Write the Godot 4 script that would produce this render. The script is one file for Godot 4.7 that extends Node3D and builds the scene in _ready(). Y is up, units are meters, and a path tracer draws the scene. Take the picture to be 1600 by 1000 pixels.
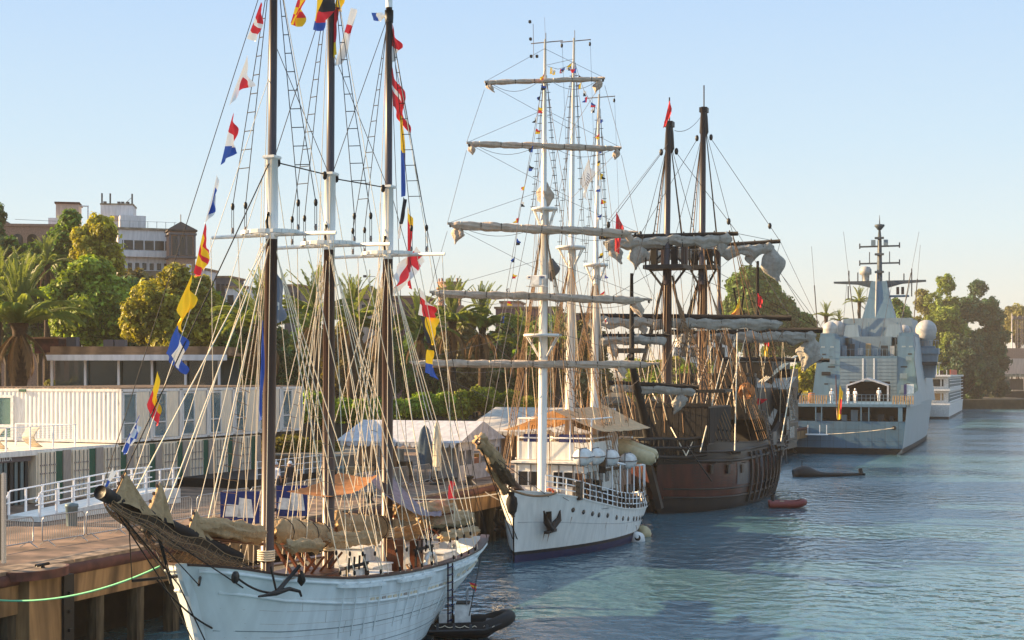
extends Node3D

const FOC := 2250.0      # focal length, in pixels of the 1600 px wide photograph
const HORIZON := 585.0
const EYE := 9.5         # camera height above the water
const QUAY := 3.3        # quay level above the water
const TURN := -0.3805    # the quay and all ships lie along this heading
const CT := 0.9285
const SN := 0.3714

const ORD := ["first", "second", "third", "fourth", "fifth", "sixth", "seventh", "eighth", "ninth", "tenth", "eleventh", "twelfth", "thirteenth", "fourteenth", "fifteenth", "sixteenth", "last"]

var M := {}
var used := {}
var rope_mesh := {}
var rng := RandomNumberGenerator.new()

func _ready():
	rng.seed = 77
	# camera
	var cam := Camera3D.new()
	cam.name = "camera"
	cam.projection = Camera3D.PROJECTION_FRUSTUM
	cam.near = 0.5
	cam.far = 4000.0
	cam.size = 0.5 * 1000.0 / FOC
	cam.frustum_offset = Vector2(0, 0.5 * (HORIZON - 500.0) / FOC)
	cam.position = Vector3(0, EYE, 0)
	add_child(cam)
	cam.current = true
	# sky, exposure, air
	var env := Environment.new()
	env.background_mode = Environment.BG_SKY
	env.tonemap_mode = Environment.TONE_MAPPER_LINEAR
	env.tonemap_exposure = 3.05
	env.sdfgi_enabled = true
	env.ssao_enabled = true
	env.ssil_enabled = true
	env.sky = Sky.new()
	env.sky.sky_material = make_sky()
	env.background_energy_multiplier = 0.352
	env.fog_enabled = true
	env.fog_density = 0.0002
	env.fog_light_color = Color(0.97, 0.93, 0.88)
	var we := WorldEnvironment.new()
	we.name = "world_environment"
	we.environment = env
	add_child(we)
	# low morning sun from the left and a little behind the scene
	var sun := DirectionalLight3D.new()
	sun.name = "sun"
	sun.light_energy = 1.6
	sun.light_color = Color(1.0, 0.85, 0.64)
	sun.light_angular_distance = 0.5
	sun.shadow_enabled = true
	add_child(sun)
	sun.look_at_from_position(Vector3(-0.96, 0.34, -0.20) * 10.0, Vector3.ZERO)
	make_materials()
	build_setting()
	build_quay_things()
	build_buildings()
	build_plants()
	build_schooner()
	build_brigantine()
	build_galleon()
	build_frigate()
	build_far_right()
	build_flags()
	build_people()

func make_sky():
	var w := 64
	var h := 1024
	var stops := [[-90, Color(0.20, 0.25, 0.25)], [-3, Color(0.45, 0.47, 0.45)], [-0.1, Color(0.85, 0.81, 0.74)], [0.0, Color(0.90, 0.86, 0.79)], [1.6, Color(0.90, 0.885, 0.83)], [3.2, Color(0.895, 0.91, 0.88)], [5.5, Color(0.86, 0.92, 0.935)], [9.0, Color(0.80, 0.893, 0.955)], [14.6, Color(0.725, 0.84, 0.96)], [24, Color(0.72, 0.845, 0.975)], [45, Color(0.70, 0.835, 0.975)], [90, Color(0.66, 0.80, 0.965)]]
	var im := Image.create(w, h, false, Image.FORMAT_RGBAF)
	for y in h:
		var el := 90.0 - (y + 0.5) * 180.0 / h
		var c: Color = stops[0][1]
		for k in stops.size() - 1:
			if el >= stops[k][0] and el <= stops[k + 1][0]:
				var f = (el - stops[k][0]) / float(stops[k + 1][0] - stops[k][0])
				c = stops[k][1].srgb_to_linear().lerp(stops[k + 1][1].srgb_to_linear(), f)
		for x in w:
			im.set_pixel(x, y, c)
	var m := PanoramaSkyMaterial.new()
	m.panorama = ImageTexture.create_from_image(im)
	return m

# ---------------------------------------------------------------- materials
func noise_tex(freq, octaves, lo, hi, sd, size = 256, kind = FastNoiseLite.TYPE_SIMPLEX_SMOOTH):
	var n := FastNoiseLite.new()
	n.seed = sd
	n.frequency = freq
	n.fractal_octaves = octaves
	n.noise_type = kind
	var t := NoiseTexture2D.new()
	t.width = size
	t.height = size
	t.seamless = true
	t.noise = n
	var g := Gradient.new()
	g.set_color(0, Color(lo, lo, lo))
	g.set_color(1, Color(hi, hi, hi))
	t.color_ramp = g
	return t

func streak_tex(sd, across, along, lo):
	# vertical runs of dirt, tiling
	var im := Image.create(256, 256, false, Image.FORMAT_RGB8)
	var n := FastNoiseLite.new()
	n.seed = sd
	n.frequency = 1.0
	n.fractal_octaves = 4
	for y in 256:
		for x in 256:
			var a := TAU * x / 256.0
			var b := TAU * y / 256.0
			var v := 0.5 + 0.6 * n.get_noise_3d(cos(a) * across + cos(b) * along, sin(a) * across + 7.0, sin(b) * along)
			v = lo + (1.0 - lo) * clampf(v, 0, 1)
			im.set_pixel(x, y, Color(v, v, v))
	return ImageTexture.create_from_image(im)

func mat(called, color, rough = 0.8, tex = "", scale = 1.0, metal = 0.0):
	var m := StandardMaterial3D.new()
	m.resource_name = called
	m.albedo_color = color
	m.roughness = rough
	m.metallic = metal
	if tex != "":
		m.albedo_texture = M["_" + tex]
		m.uv1_triplanar = true
		m.uv1_scale = Vector3.ONE * scale
	M[called] = m
	return m

func make_materials():
	M["_soft"] = noise_tex(0.02, 5, 0.78, 1.0, 3)
	M["_blotch"] = noise_tex(0.015, 5, 0.45, 1.0, 9)
	M["_fine"] = noise_tex(0.09, 4, 0.72, 1.0, 5)
	M["_streak"] = streak_tex(4, 5.0, 0.5, 0.55)
	M["_faint"] = streak_tex(8, 4.0, 0.6, 0.84)
	M["_grain"] = streak_tex(12, 9.0, 0.35, 0.5)
	M["_stain"] = streak_tex(17, 2.2, 0.35, 0.28)
	M["_hullstain"] = streak_tex(23, 3.2, 0.5, 0.82)
	mat("white_paint", Color(0.93, 0.93, 0.91), 0.38, "faint", 0.22)
	mat("ship_white", Color(0.94, 0.93, 0.90), 0.4, "faint", 0.16)
	mat("hull_blue_white", Color(0.92, 0.955, 0.955), 0.38, "hullstain", 0.12)
	mat("clean_white", Color(0.94, 0.94, 0.93), 0.45, "soft", 0.5)
	mat("cream_white", Color(0.88, 0.83, 0.72), 0.6, "soft", 0.8)
	mat("boot_blue", Color(0.10, 0.14, 0.32), 0.6, "soft", 0.3)
	mat("boot_black", Color(0.07, 0.08, 0.09), 0.6, "soft", 0.3)
	mat("waterline_green", Color(0.20, 0.26, 0.26), 0.7, "blotch", 0.4)
	mat("mast_brown", Color(0.33, 0.215, 0.175), 0.4, "grain", 0.5)
	mat("topmast_grey", Color(0.28, 0.25, 0.28), 0.42, "grain", 0.5)
	mat("varnish", Color(0.52, 0.27, 0.13), 0.35, "grain", 0.7)
	mat("rail_brown", Color(0.30, 0.17, 0.13), 0.45, "grain", 0.7)
	mat("deck_wood", Color(0.50, 0.40, 0.30), 0.8, "grain", 0.5)
	mat("dark_wood", Color(0.09, 0.07, 0.07), 0.8, "grain", 0.6)
	mat("tar_black", Color(0.05, 0.05, 0.055), 0.5, "soft", 0.5)
	mat("galleon_red", Color(0.44, 0.165, 0.10), 0.42, "stain", 0.12)
	mat("galleon_dark", Color(0.055, 0.048, 0.052), 0.5, "stain", 0.2)
	mat("galleon_grey", Color(0.30, 0.33, 0.38), 0.4, "stain", 0.2)
	mat("canvas", Color(0.74, 0.62, 0.46), 0.9, "soft", 0.5)
	mat("sail_grey", Color(0.82, 0.74, 0.66), 0.95, "soft", 0.5)
	mat("sail_weathered", Color(0.72, 0.70, 0.66), 0.95, "soft", 0.5)
	mat("rope_cream", Color(0.93, 0.87, 0.76), 0.9)
	mat("rope_dark", Color(0.13, 0.115, 0.11), 0.8)
	mat("rope_grey", Color(0.42, 0.40, 0.40), 0.8)
	mat("rope_brown", Color(0.56, 0.44, 0.32), 0.9)
	mat("net_brown", Color(0.40, 0.32, 0.22), 0.9, "blotch", 0.8)
	mat("rope_green", Color(0.45, 0.78, 0.58), 0.8)
	mat("iron_black", Color(0.06, 0.06, 0.065), 0.5, "soft", 1.0, 0.3)
	mat("steel_pale", Color(0.72, 0.73, 0.74), 0.4, "fine", 1.0, 0.4)
	mat("rail_white", Color(0.94, 0.94, 0.94), 0.45)
	mat("navy_grey", Color(0.37, 0.50, 0.58), 0.5, "faint", 0.07)
	mat("navy_panel", Color(0.48, 0.56, 0.61), 0.5, "faint", 0.07)
	mat("navy_pale", Color(0.62, 0.68, 0.70), 0.5, "faint", 0.07)  # starboard glow from sky and water is put into this paler grey
	mat("mast_grey", Color(0.27, 0.32, 0.36), 0.5, "soft", 0.3)
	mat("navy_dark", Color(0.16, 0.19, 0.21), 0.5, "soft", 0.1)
	mat("radome", Color(0.72, 0.71, 0.70), 0.5, "soft", 0.3)
	mat("antenna", Color(0.24, 0.23, 0.24), 0.5)
	mat("container_white", Color(0.93, 0.92, 0.90), 0.5, "faint", 0.3)
	mat("container_cream", Color(0.97, 0.91, 0.81), 0.55, "faint", 0.3)
	mat("container_roof", Color(0.74, 0.62, 0.50), 0.8, "blotch", 0.25)
	mat("green_panel", Color(0.12, 0.36, 0.28), 0.6, "faint", 0.4)
	mat("grey_panel", Color(0.66, 0.62, 0.58), 0.6, "faint", 0.4)
	mat("slat_steel", Color(0.40, 0.48, 0.50), 0.5, "faint", 0.4)
	mat("blue_dark", Color(0.12, 0.15, 0.36), 0.8)
	mat("curtain", Color(0.34, 0.37, 0.39), 0.9, "faint", 1.2)
	mat("curtain_green", Color(0.40, 0.60, 0.34), 0.9, "faint", 1.2)
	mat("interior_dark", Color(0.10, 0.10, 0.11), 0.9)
	mat("paving", Color(0.62, 0.50, 0.41), 0.9, "blotch", 0.12)
	mat("coping", Color(0.66, 0.57, 0.48), 0.85, "blotch", 0.3)
	mat("coping_red", Color(0.42, 0.24, 0.20), 0.8, "blotch", 0.3)
	mat("quay_concrete", Color(0.78, 0.62, 0.43), 0.9, "stain", 0.16)  # warm sun glow on the quay face is put into this tan
	mat("pile_concrete", Color(0.46, 0.42, 0.34), 0.95, "stain", 0.2)
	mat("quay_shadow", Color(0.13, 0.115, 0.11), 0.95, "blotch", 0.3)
	mat("rubber", Color(0.045, 0.045, 0.05), 0.7, "soft", 0.6)
	mat("rubber_grey", Color(0.20, 0.23, 0.26), 0.55, "soft", 0.5)
	mat("inflatable_red", Color(0.50, 0.13, 0.11), 0.5, "soft", 0.5)
	mat("inflatable_cream", Color(0.80, 0.74, 0.58), 0.55, "soft", 0.5)
	mat("stone_pale", Color(0.72, 0.66, 0.57), 0.9, "blotch", 0.1)
	mat("wall_white", Color(0.90, 0.89, 0.89), 0.85, "faint", 0.1)
	mat("wall_pink", Color(0.80, 0.70, 0.64), 0.85, "faint", 0.1)
	mat("wall_brick", Color(0.70, 0.55, 0.47), 0.9, "fine", 0.15)
	mat("wall_mauve", Color(0.50, 0.36, 0.37), 0.9, "faint", 0.08)
	mat("wall_grey", Color(0.42, 0.40, 0.41), 0.9, "faint", 0.1)
	mat("roof_dark", Color(0.27, 0.23, 0.22), 0.9, "fine", 0.3)
	mat("roof_tan", Color(0.72, 0.57, 0.43), 0.9, "blotch", 0.1)
	mat("window_dark", Color(0.11, 0.12, 0.14), 0.15)
	mat("bark", Color(0.30, 0.24, 0.19), 0.95, "grain", 0.5)
	mat("palm_bark", Color(0.34, 0.26, 0.19), 0.95, "blotch", 1.0)
	mat("soil", Color(0.33, 0.29, 0.20), 1.0, "blotch", 0.08)
	mat("retaining", Color(0.42, 0.38, 0.32), 0.95, "stain", 0.1)
	mat("tent_white", Color(0.78, 0.78, 0.80), 0.8, "soft", 0.3)
	mat("tent_grey", Color(0.76, 0.73, 0.69), 0.85, "soft", 0.3)
	mat("rust", Color(0.55, 0.36, 0.22), 0.9, "soft", 0.6)
	mat("orange_buoy", Color(0.80, 0.34, 0.20), 0.6)
	mat("yellow_cabin", Color(0.72, 0.48, 0.13), 0.6, "soft", 0.5)
	mat("sail_cover_blue", Color(0.28, 0.36, 0.43), 0.9, "soft", 0.6)
	mat("gold", Color(0.85, 0.62, 0.10), 0.6)
	mat("signal_red", Color(0.80, 0.10, 0.09), 0.8)
	mat("banner_blue", Color(0.10, 0.20, 0.47), 0.85, "soft", 0.6)
	mat("terracotta", Color(0.70, 0.44, 0.30), 0.8, "soft", 0.5)
	var f = mat("flag_cloth", Color(1, 1, 1), 0.9)
	f.vertex_color_use_as_albedo = true
	f.backlight_enabled = true
	f.backlight = Color(0.5, 0.5, 0.5)
	f = mat("body", Color(1, 1, 1), 0.85)
	f.vertex_color_use_as_albedo = true
	f = mat("leaf", Color(1, 1, 1), 0.6)
	f.vertex_color_use_as_albedo = true
	f.backlight_enabled = true
	f.backlight = Color(0.9, 0.9, 0.45)
	f = mat("frond", Color(0.33, 0.38, 0.17), 0.5)
	f.backlight_enabled = true
	f.backlight = Color(0.6, 0.65, 0.25)
	f = mat("frond_dead", Color(0.40, 0.31, 0.20), 0.9)
	f.backlight_enabled = true
	f.backlight = Color(0.25, 0.2, 0.13)
	for a in [["awning_tan", Color(0.80, 0.53, 0.29)], ["awning_grey", Color(0.60, 0.56, 0.60)], ["awning_pink", Color(0.83, 0.70, 0.58)], ["awning_peach", Color(0.95, 0.80, 0.62)]]:
		f = mat(a[0], a[1], 0.9, "soft", 0.4)
		f.backlight_enabled = true
		f.backlight = Color(0.7, 0.6, 0.5)
	f = mat("net", Color(0.36, 0.28, 0.22, 0.5), 0.9)
	f.transparency = BaseMaterial3D.TRANSPARENCY_ALPHA
	f = mat("glass", Color(0.55, 0.66, 0.68, 0.18), 0.06)
	f.transparency = BaseMaterial3D.TRANSPARENCY_ALPHA
	f.metallic_specular = 0.25
	f = mat("smoked_glass", Color(0.14, 0.21, 0.23, 0.4), 0.1)
	f.transparency = BaseMaterial3D.TRANSPARENCY_ALPHA
	# river water: dark green below, the surface itself reflects
	f = mat("water", Color(0.27, 0.42, 0.47), 0.08)
	f.metallic_specular = 0.7
	var n := FastNoiseLite.new()
	n.seed = 21
	n.frequency = 0.045
	n.fractal_octaves = 4
	n.fractal_gain = 0.55
	var t := NoiseTexture2D.new()
	t.width = 2048
	t.height = 2048
	t.seamless = true
	t.as_normal_map = true
	t.bump_strength = 6.0
	t.noise = n
	f.normal_enabled = true
	f.normal_texture = t
	f.normal_scale = 0.28
	f.uv1_triplanar = true
	f.uv1_world_triplanar = true
	f.uv1_scale = Vector3.ONE / 150.0
	# ruffled and calm patches
	f.roughness = 1.0
	f.roughness_texture = noise_tex(0.016, 4, 0.03, 0.30, 31, 512)
	# wrinkles of loose cloth
	n = FastNoiseLite.new()
	n.seed = 5
	n.frequency = 0.03
	n.fractal_octaves = 4
	n.domain_warp_enabled = true
	n.domain_warp_amplitude = 40.0
	t = NoiseTexture2D.new()
	t.width = 256
	t.height = 256
	t.seamless = true
	t.as_normal_map = true
	t.bump_strength = 9.0
	t.noise = n
	for k in ["sail_grey", "sail_weathered", "canvas", "tent_white", "awning_tan", "awning_grey", "awning_peach", "awning_pink"]:
		M[k].normal_enabled = true
		M[k].normal_texture = t
		M[k].normal_scale = 1.1 if k.begins_with("sail") or k == "canvas" else 0.25

# ---------------------------------------------------------------- nodes
func numbered(par, s):
	var k = str(par.get_instance_id()) + s
	used[k] = used.get(k, -1) + 1
	return s if used[k] == 0 else "%s_%03d" % [s, used[k]]

func thing(called, label, category, at = Vector3.ZERO, turn = 0.0, group = ""):
	var o := Node3D.new()
	o.name = numbered(self, called)
	add_child(o)
	o.position = at
	o.rotation.y = turn
	return tag(o, label, category, group)

func tag(o, label, category, group = "", kind = ""):
	o.set_meta("label", label)
	o.set_meta("category", category)
	if group != "":
		o.set_meta("group", group)
	if kind != "":
		o.set_meta("kind", kind)
	return o

func put(par, called, mesh, m, xf = Transform3D()):
	var o := MeshInstance3D.new()
	o.name = numbered(par, called)
	o.mesh = mesh
	o.material_override = M[m] if m is String else m
	o.transform = xf
	par.add_child(o)
	return o

func setting(called, mesh, m):
	var o = put(self, called, mesh, m)
	o.set_meta("kind", "structure")
	return o

func copy(o, label, at, turn = 0.0):
	var c = o.duplicate()
	c.name = numbered(self, String(o.name).rstrip("0123456789").rstrip("_"))
	add_child(c)
	c.position = at
	c.rotation.y = turn
	c.set_meta("label", label)
	return c

func qp(s, w, y = QUAY):     # a point of the quay: s along the edge, w inland from it
	return Vector3(-15.8 + SN * s - CT * w, y, -(44.6 + CT * s + SN * w))

func wp(px, py, d):          # where the photograph's pixel lies at distance d
	return Vector3((px - 800.0) * d / FOC, EYE - (py - HORIZON) * d / FOC, -d)

func ground(px, py, lev = QUAY):
	return wp(px, py, (EYE - lev) * FOC / (py - HORIZON))

func lp(o, px, py, lx = 0.0):  # the same, on a ship's own lengthwise plane x = lx
	var k = (px - 800.0) / FOC
	var x0 = o.position.x
	var d0 = -o.position.z
	var s = (k * (d0 - SN * lx) - x0 - CT * lx) / (SN - CT * k)
	var d = d0 - SN * lx + CT * s
	return Vector3(lx, EYE - (py - HORIZON) * d / FOC - o.position.y, -s)

func wl(o, px, py, d):       # world pixel point at distance d in the ship's own axes
	return o.transform.affine_inverse() * wp(px, py, d)

# ---------------------------------------------------------------- mesh building
class Shape:
	var st := SurfaceTool.new()
	var colored := false
	var col := Color.WHITE
	var empty := true
	func _init(smooth = false, with_color = false):
		st.begin(Mesh.PRIMITIVE_TRIANGLES)
		st.set_smooth_group(0 if smooth else 0xFFFFFFFF)
		colored = with_color
	func smooth(on):
		st.set_smooth_group(0 if on else 0xFFFFFFFF)
	func v(p):
		if colored:
			st.set_color(col)
		st.add_vertex(p)
	func tri(a, b, c):
		empty = false
		v(a); v(b); v(c)
	func quad(a, b, c, d):
		tri(a, b, c)
		tri(a, c, d)
	func box(c, s, b = Basis()):
		var h = s * 0.5
		var p = []
		for i in 8:
			p.append(c + b * Vector3(h.x * (1 if i & 1 else -1), h.y * (1 if i & 2 else -1), h.z * (1 if i & 4 else -1)))
		quad(p[0], p[2], p[3], p[1])
		quad(p[5], p[7], p[6], p[4])
		quad(p[4], p[6], p[2], p[0])
		quad(p[1], p[3], p[7], p[5])
		quad(p[2], p[6], p[7], p[3])
		quad(p[4], p[0], p[1], p[5])
	func bar(a, b, wide, high = -1.0):     # square bar between two points
		if high < 0: high = wide
		var d = b - a
		var L = d.length()
		if L < 1e-5: return
		var y = d / L
		var x = (Vector3.UP if absf(y.y) < 0.95 else Vector3.RIGHT).cross(y).normalized()
		box((a + b) * 0.5, Vector3(wide, L, high), Basis(x, y, x.cross(y)))
	func ring(c, x, y, r, n):
		var q = []
		for i in n:
			var a = TAU * i / n
			q.append(c + x * cos(a) * r + y * sin(a) * r)
		return q
	func skin(r0, r1, closed = true):
		var n = r0.size()
		for i in (n if closed else n - 1):
			var j = (i + 1) % n
			quad(r0[i], r0[j], r1[j], r1[i])
	func cap(r, flip = false):
		var c = Vector3.ZERO
		for p in r: c += p
		c /= r.size()
		for i in r.size():
			var j = (i + 1) % r.size()
			if flip: tri(c, r[j], r[i])
			else: tri(c, r[i], r[j])
	func tube(pts, radii, n = 6, caps = true):
		var prev = []
		for i in pts.size():
			var d = (pts[mini(i + 1, pts.size() - 1)] - pts[maxi(i - 1, 0)]).normalized()
			var x = (Vector3.UP if absf(d.y) < 0.95 else Vector3.RIGHT).cross(d).normalized()
			var r = ring(pts[i], x, d.cross(x), radii[i] if radii is Array else radii, n)
			if i > 0:
				skin(r, prev)
			elif caps: cap(r, true)
			prev = r
		if caps: cap(prev)
	func lathe(prof, n = 12, at = Vector3.ZERO, b = Basis()):   # prof: Vector2(radius, height)
		var prev = []
		for i in prof.size():
			var r = []
			for k in n:
				var a = TAU * k / n
				r.append(at + b * Vector3(cos(a) * prof[i].x, prof[i].y, -sin(a) * prof[i].x))
			if i > 0: skin(r, prev)
			prev = r
	func sheet(rows):           # rows of points
		for i in rows.size() - 1:
			skin(rows[i + 1], rows[i], false)
	func prism(poly, off):      # a flat outline pushed along off
		var q = []
		for p in poly: q.append(p + off)
		skin(poly, q)
		cap(poly)
		cap(q, true)
	func done():
		if empty:
			box(Vector3.ZERO, Vector3.ONE * 0.01)
		st.generate_normals()
		return st.commit()

func along(a, b):           # basis whose y runs from a to b
	var y = (b - a).normalized()
	var x = (Vector3.UP if absf(y.y) < 0.95 else Vector3.RIGHT).cross(y).normalized()
	return Basis(x, y, x.cross(y))

func rope(par, called, a, b, r, m = "rope_cream"):
	if not rope_mesh.has("unit"):
		var g := Shape.new(true)
		g.tube([Vector3.ZERO, Vector3(0, 1, 0)], 1.0, 5, false)
		rope_mesh["unit"] = g.done()
	var bs = along(a, b)
	return put(par, called, rope_mesh["unit"], m, Transform3D(Basis(bs.x * r, bs.y * a.distance_to(b), bs.z * r), a))

func sag(par, called, a, b, drop, r, m = "rope_cream", n = 8):
	var pts = []
	for i in n + 1:
		var t = float(i) / n
		pts.append(a.lerp(b, t) - Vector3(0, drop * 4.0 * t * (1.0 - t), 0))
	var g := Shape.new(true)
	g.tube(pts, r, 4, false)
	return put(par, called, g.done(), m)

func spar(par, called, a, b, r0, r1, m, n = 10):
	var g := Shape.new(true)
	g.tube([a, a.lerp(b, 0.5), b], [r0, (r0 + r1) * 0.52, r1], n)
	return put(par, called, g.done(), m)

func boxed(par, called, c, s, m, turn = 0.0):
	var g := Shape.new()
	var e = minf(minf(s.x, minf(s.y, s.z)) * 0.2, 0.02)
	g.box(Vector3.ZERO, s - Vector3(0, 2 * e, 0))
	if s.y > 0.1:
		g.box(Vector3.ZERO, s - Vector3(2 * e, 0, 2 * e))
	return put(par, called, g.done(), m, Transform3D(Basis(Vector3.UP, turn), c))

func rnd(a, b): return rng.randf_range(a, b)

# a sail rolled up along a spar: lumpy, gathered at the gaskets
func furled(par, a, b, r, m, called = "furled_sail", under = 0.6, lump = 0.25, sd = 1):
	var n := FastNoiseLite.new()
	n.seed = sd
	n.frequency = 0.9
	n.fractal_octaves = 3
	var L = a.distance_to(b)
	var steps = int(clampf(L * 9.0, 24, 90))
	var bs = along(a, b)
	var down = Vector3.DOWN
	var gas = L / roundf(L / (1.7 if under > 1.0 else 1.1))
	var g := Shape.new(true)
	var prev = []
	for i in steps + 1:
		var t = float(i) / steps
		var u = t * L
		var bay = absf(fposmod(u, gas) / gas - 0.5) * 2.0     # 0 at a gasket, 1 between
		var pinch = 1.0 - (0.2 if under > 1.0 else 0.22) * pow(1.0 - bay, 2.5)
		var end = smoothstep(0.0, 0.04, t) * smoothstep(1.0, 0.96, t) * 0.75 + 0.25
		var c = a.lerp(b, t) + down * r * under * (1.0 + 0.5 * n.get_noise_1d(u * 0.8 + 50.0))
		var rr = []
		for k in 28:
			var an = TAU * k / 28
			var q = r * pinch * end * (1.0 + lump * 1.3 * n.get_noise_3d(u * 0.45, cos(an) * 1.2, sin(an) * 1.2 + sd) + lump * 1.2 * n.get_noise_3d(u * 0.5, cos(an) * 4.0 + u * 0.4, sin(an) * 4.0) + lump * 0.35 * cos(an * 6.0 + u * 2.6 + sd) + lump * 0.18 * sin(an * 11.0 - u * 3.4))
			var pt = c + bs.x * cos(an) * q + bs.z * sin(an) * q
			if under > 1.0 and pt.y < c.y: pt.y -= (c.y - pt.y) * (0.25 + 0.22 * bay)
			rr.append(pt)
		if i > 0: g.skin(rr, prev)
		else: g.cap(rr, true)
		prev = rr
	g.cap(prev)
	var o = put(par, called, g.done(), m)
	if called == "furled_sail":
		var k = int(L / gas)
		for i in k:
			var c = a.lerp(b, (roundf((i + 0.5) / k * L / gas - 0.5) + 0.5) * gas / L) + down * r * under * 0.8
			var ring = []
			for q in 11: ring.append(c + bs.x * cos(TAU * q / 10) * r * 0.9 + bs.z * sin(TAU * q / 10) * r * 0.9)
			var gg := Shape.new(true)
			gg.tube(ring, 0.022, 4, false)
			put(par, "gasket", gg.done(), "rope_dark" if i % 3 else "rope_cream")
	return o

# hanging folds of loose canvas below a point
func hanging_clew(par, at, size, m, sd, lean = Vector3.ZERO):
	var n := FastNoiseLite.new()
	n.seed = sd
	n.frequency = 1.1
	var g := Shape.new(true)
	var prev = []
	for i in 13:
		var t = i / 12.0
		var r = size * (0.10 + 0.20 * smoothstep(0.0, 0.45, t)) * (1.0 - smoothstep(0.55, 1.0, t) * 0.86)
		var c = at + Vector3(size * 0.12 * n.get_noise_1d(t * 2.0), -size * t, 0) + lean * t * t
		var rr = []
		for k in 28:
			var an = TAU * k / 28
			var q = r * (1.0 + 0.26 * cos(an * 5.0 + sd + t * 1.5) * smoothstep(0.0, 0.4, t) + 0.35 * n.get_noise_3d(cos(an) * 2, t * 1.6, sin(an) * 2))
			rr.append(c + Vector3(cos(an) * q, 0.06 * size * sin(an * 2.0 + sd) * t, sin(an) * q * 0.5))
		if i > 0: g.skin(prev, rr)
		prev = rr
	g.cap(prev)
	return put(par, "hanging_sail_corner", g.done(), m)

# a cloth hung between corners: four points, sagging
func awning(par, called, p, drop, m, cols = 12, rows = 8):
	var rr = []
	for j in rows + 1:
		var v = float(j) / rows
		var row = []
		for i in cols + 1:
			var u = float(i) / cols
			var q = p[0].lerp(p[1], u).lerp(p[3].lerp(p[2], u), v)
			q.y -= drop * (1.0 - pow(2 * u - 1, 2)) * 0.6 + drop * (1.0 - pow(2 * v - 1, 2)) * 0.6 - 0.02 * sin(u * 31.0 + v * 7.0)
			row.append(q)
		rr.append(row)
	var g := Shape.new(true)
	g.sheet(rr)
	return put(par, called, g.done(), m)

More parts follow.
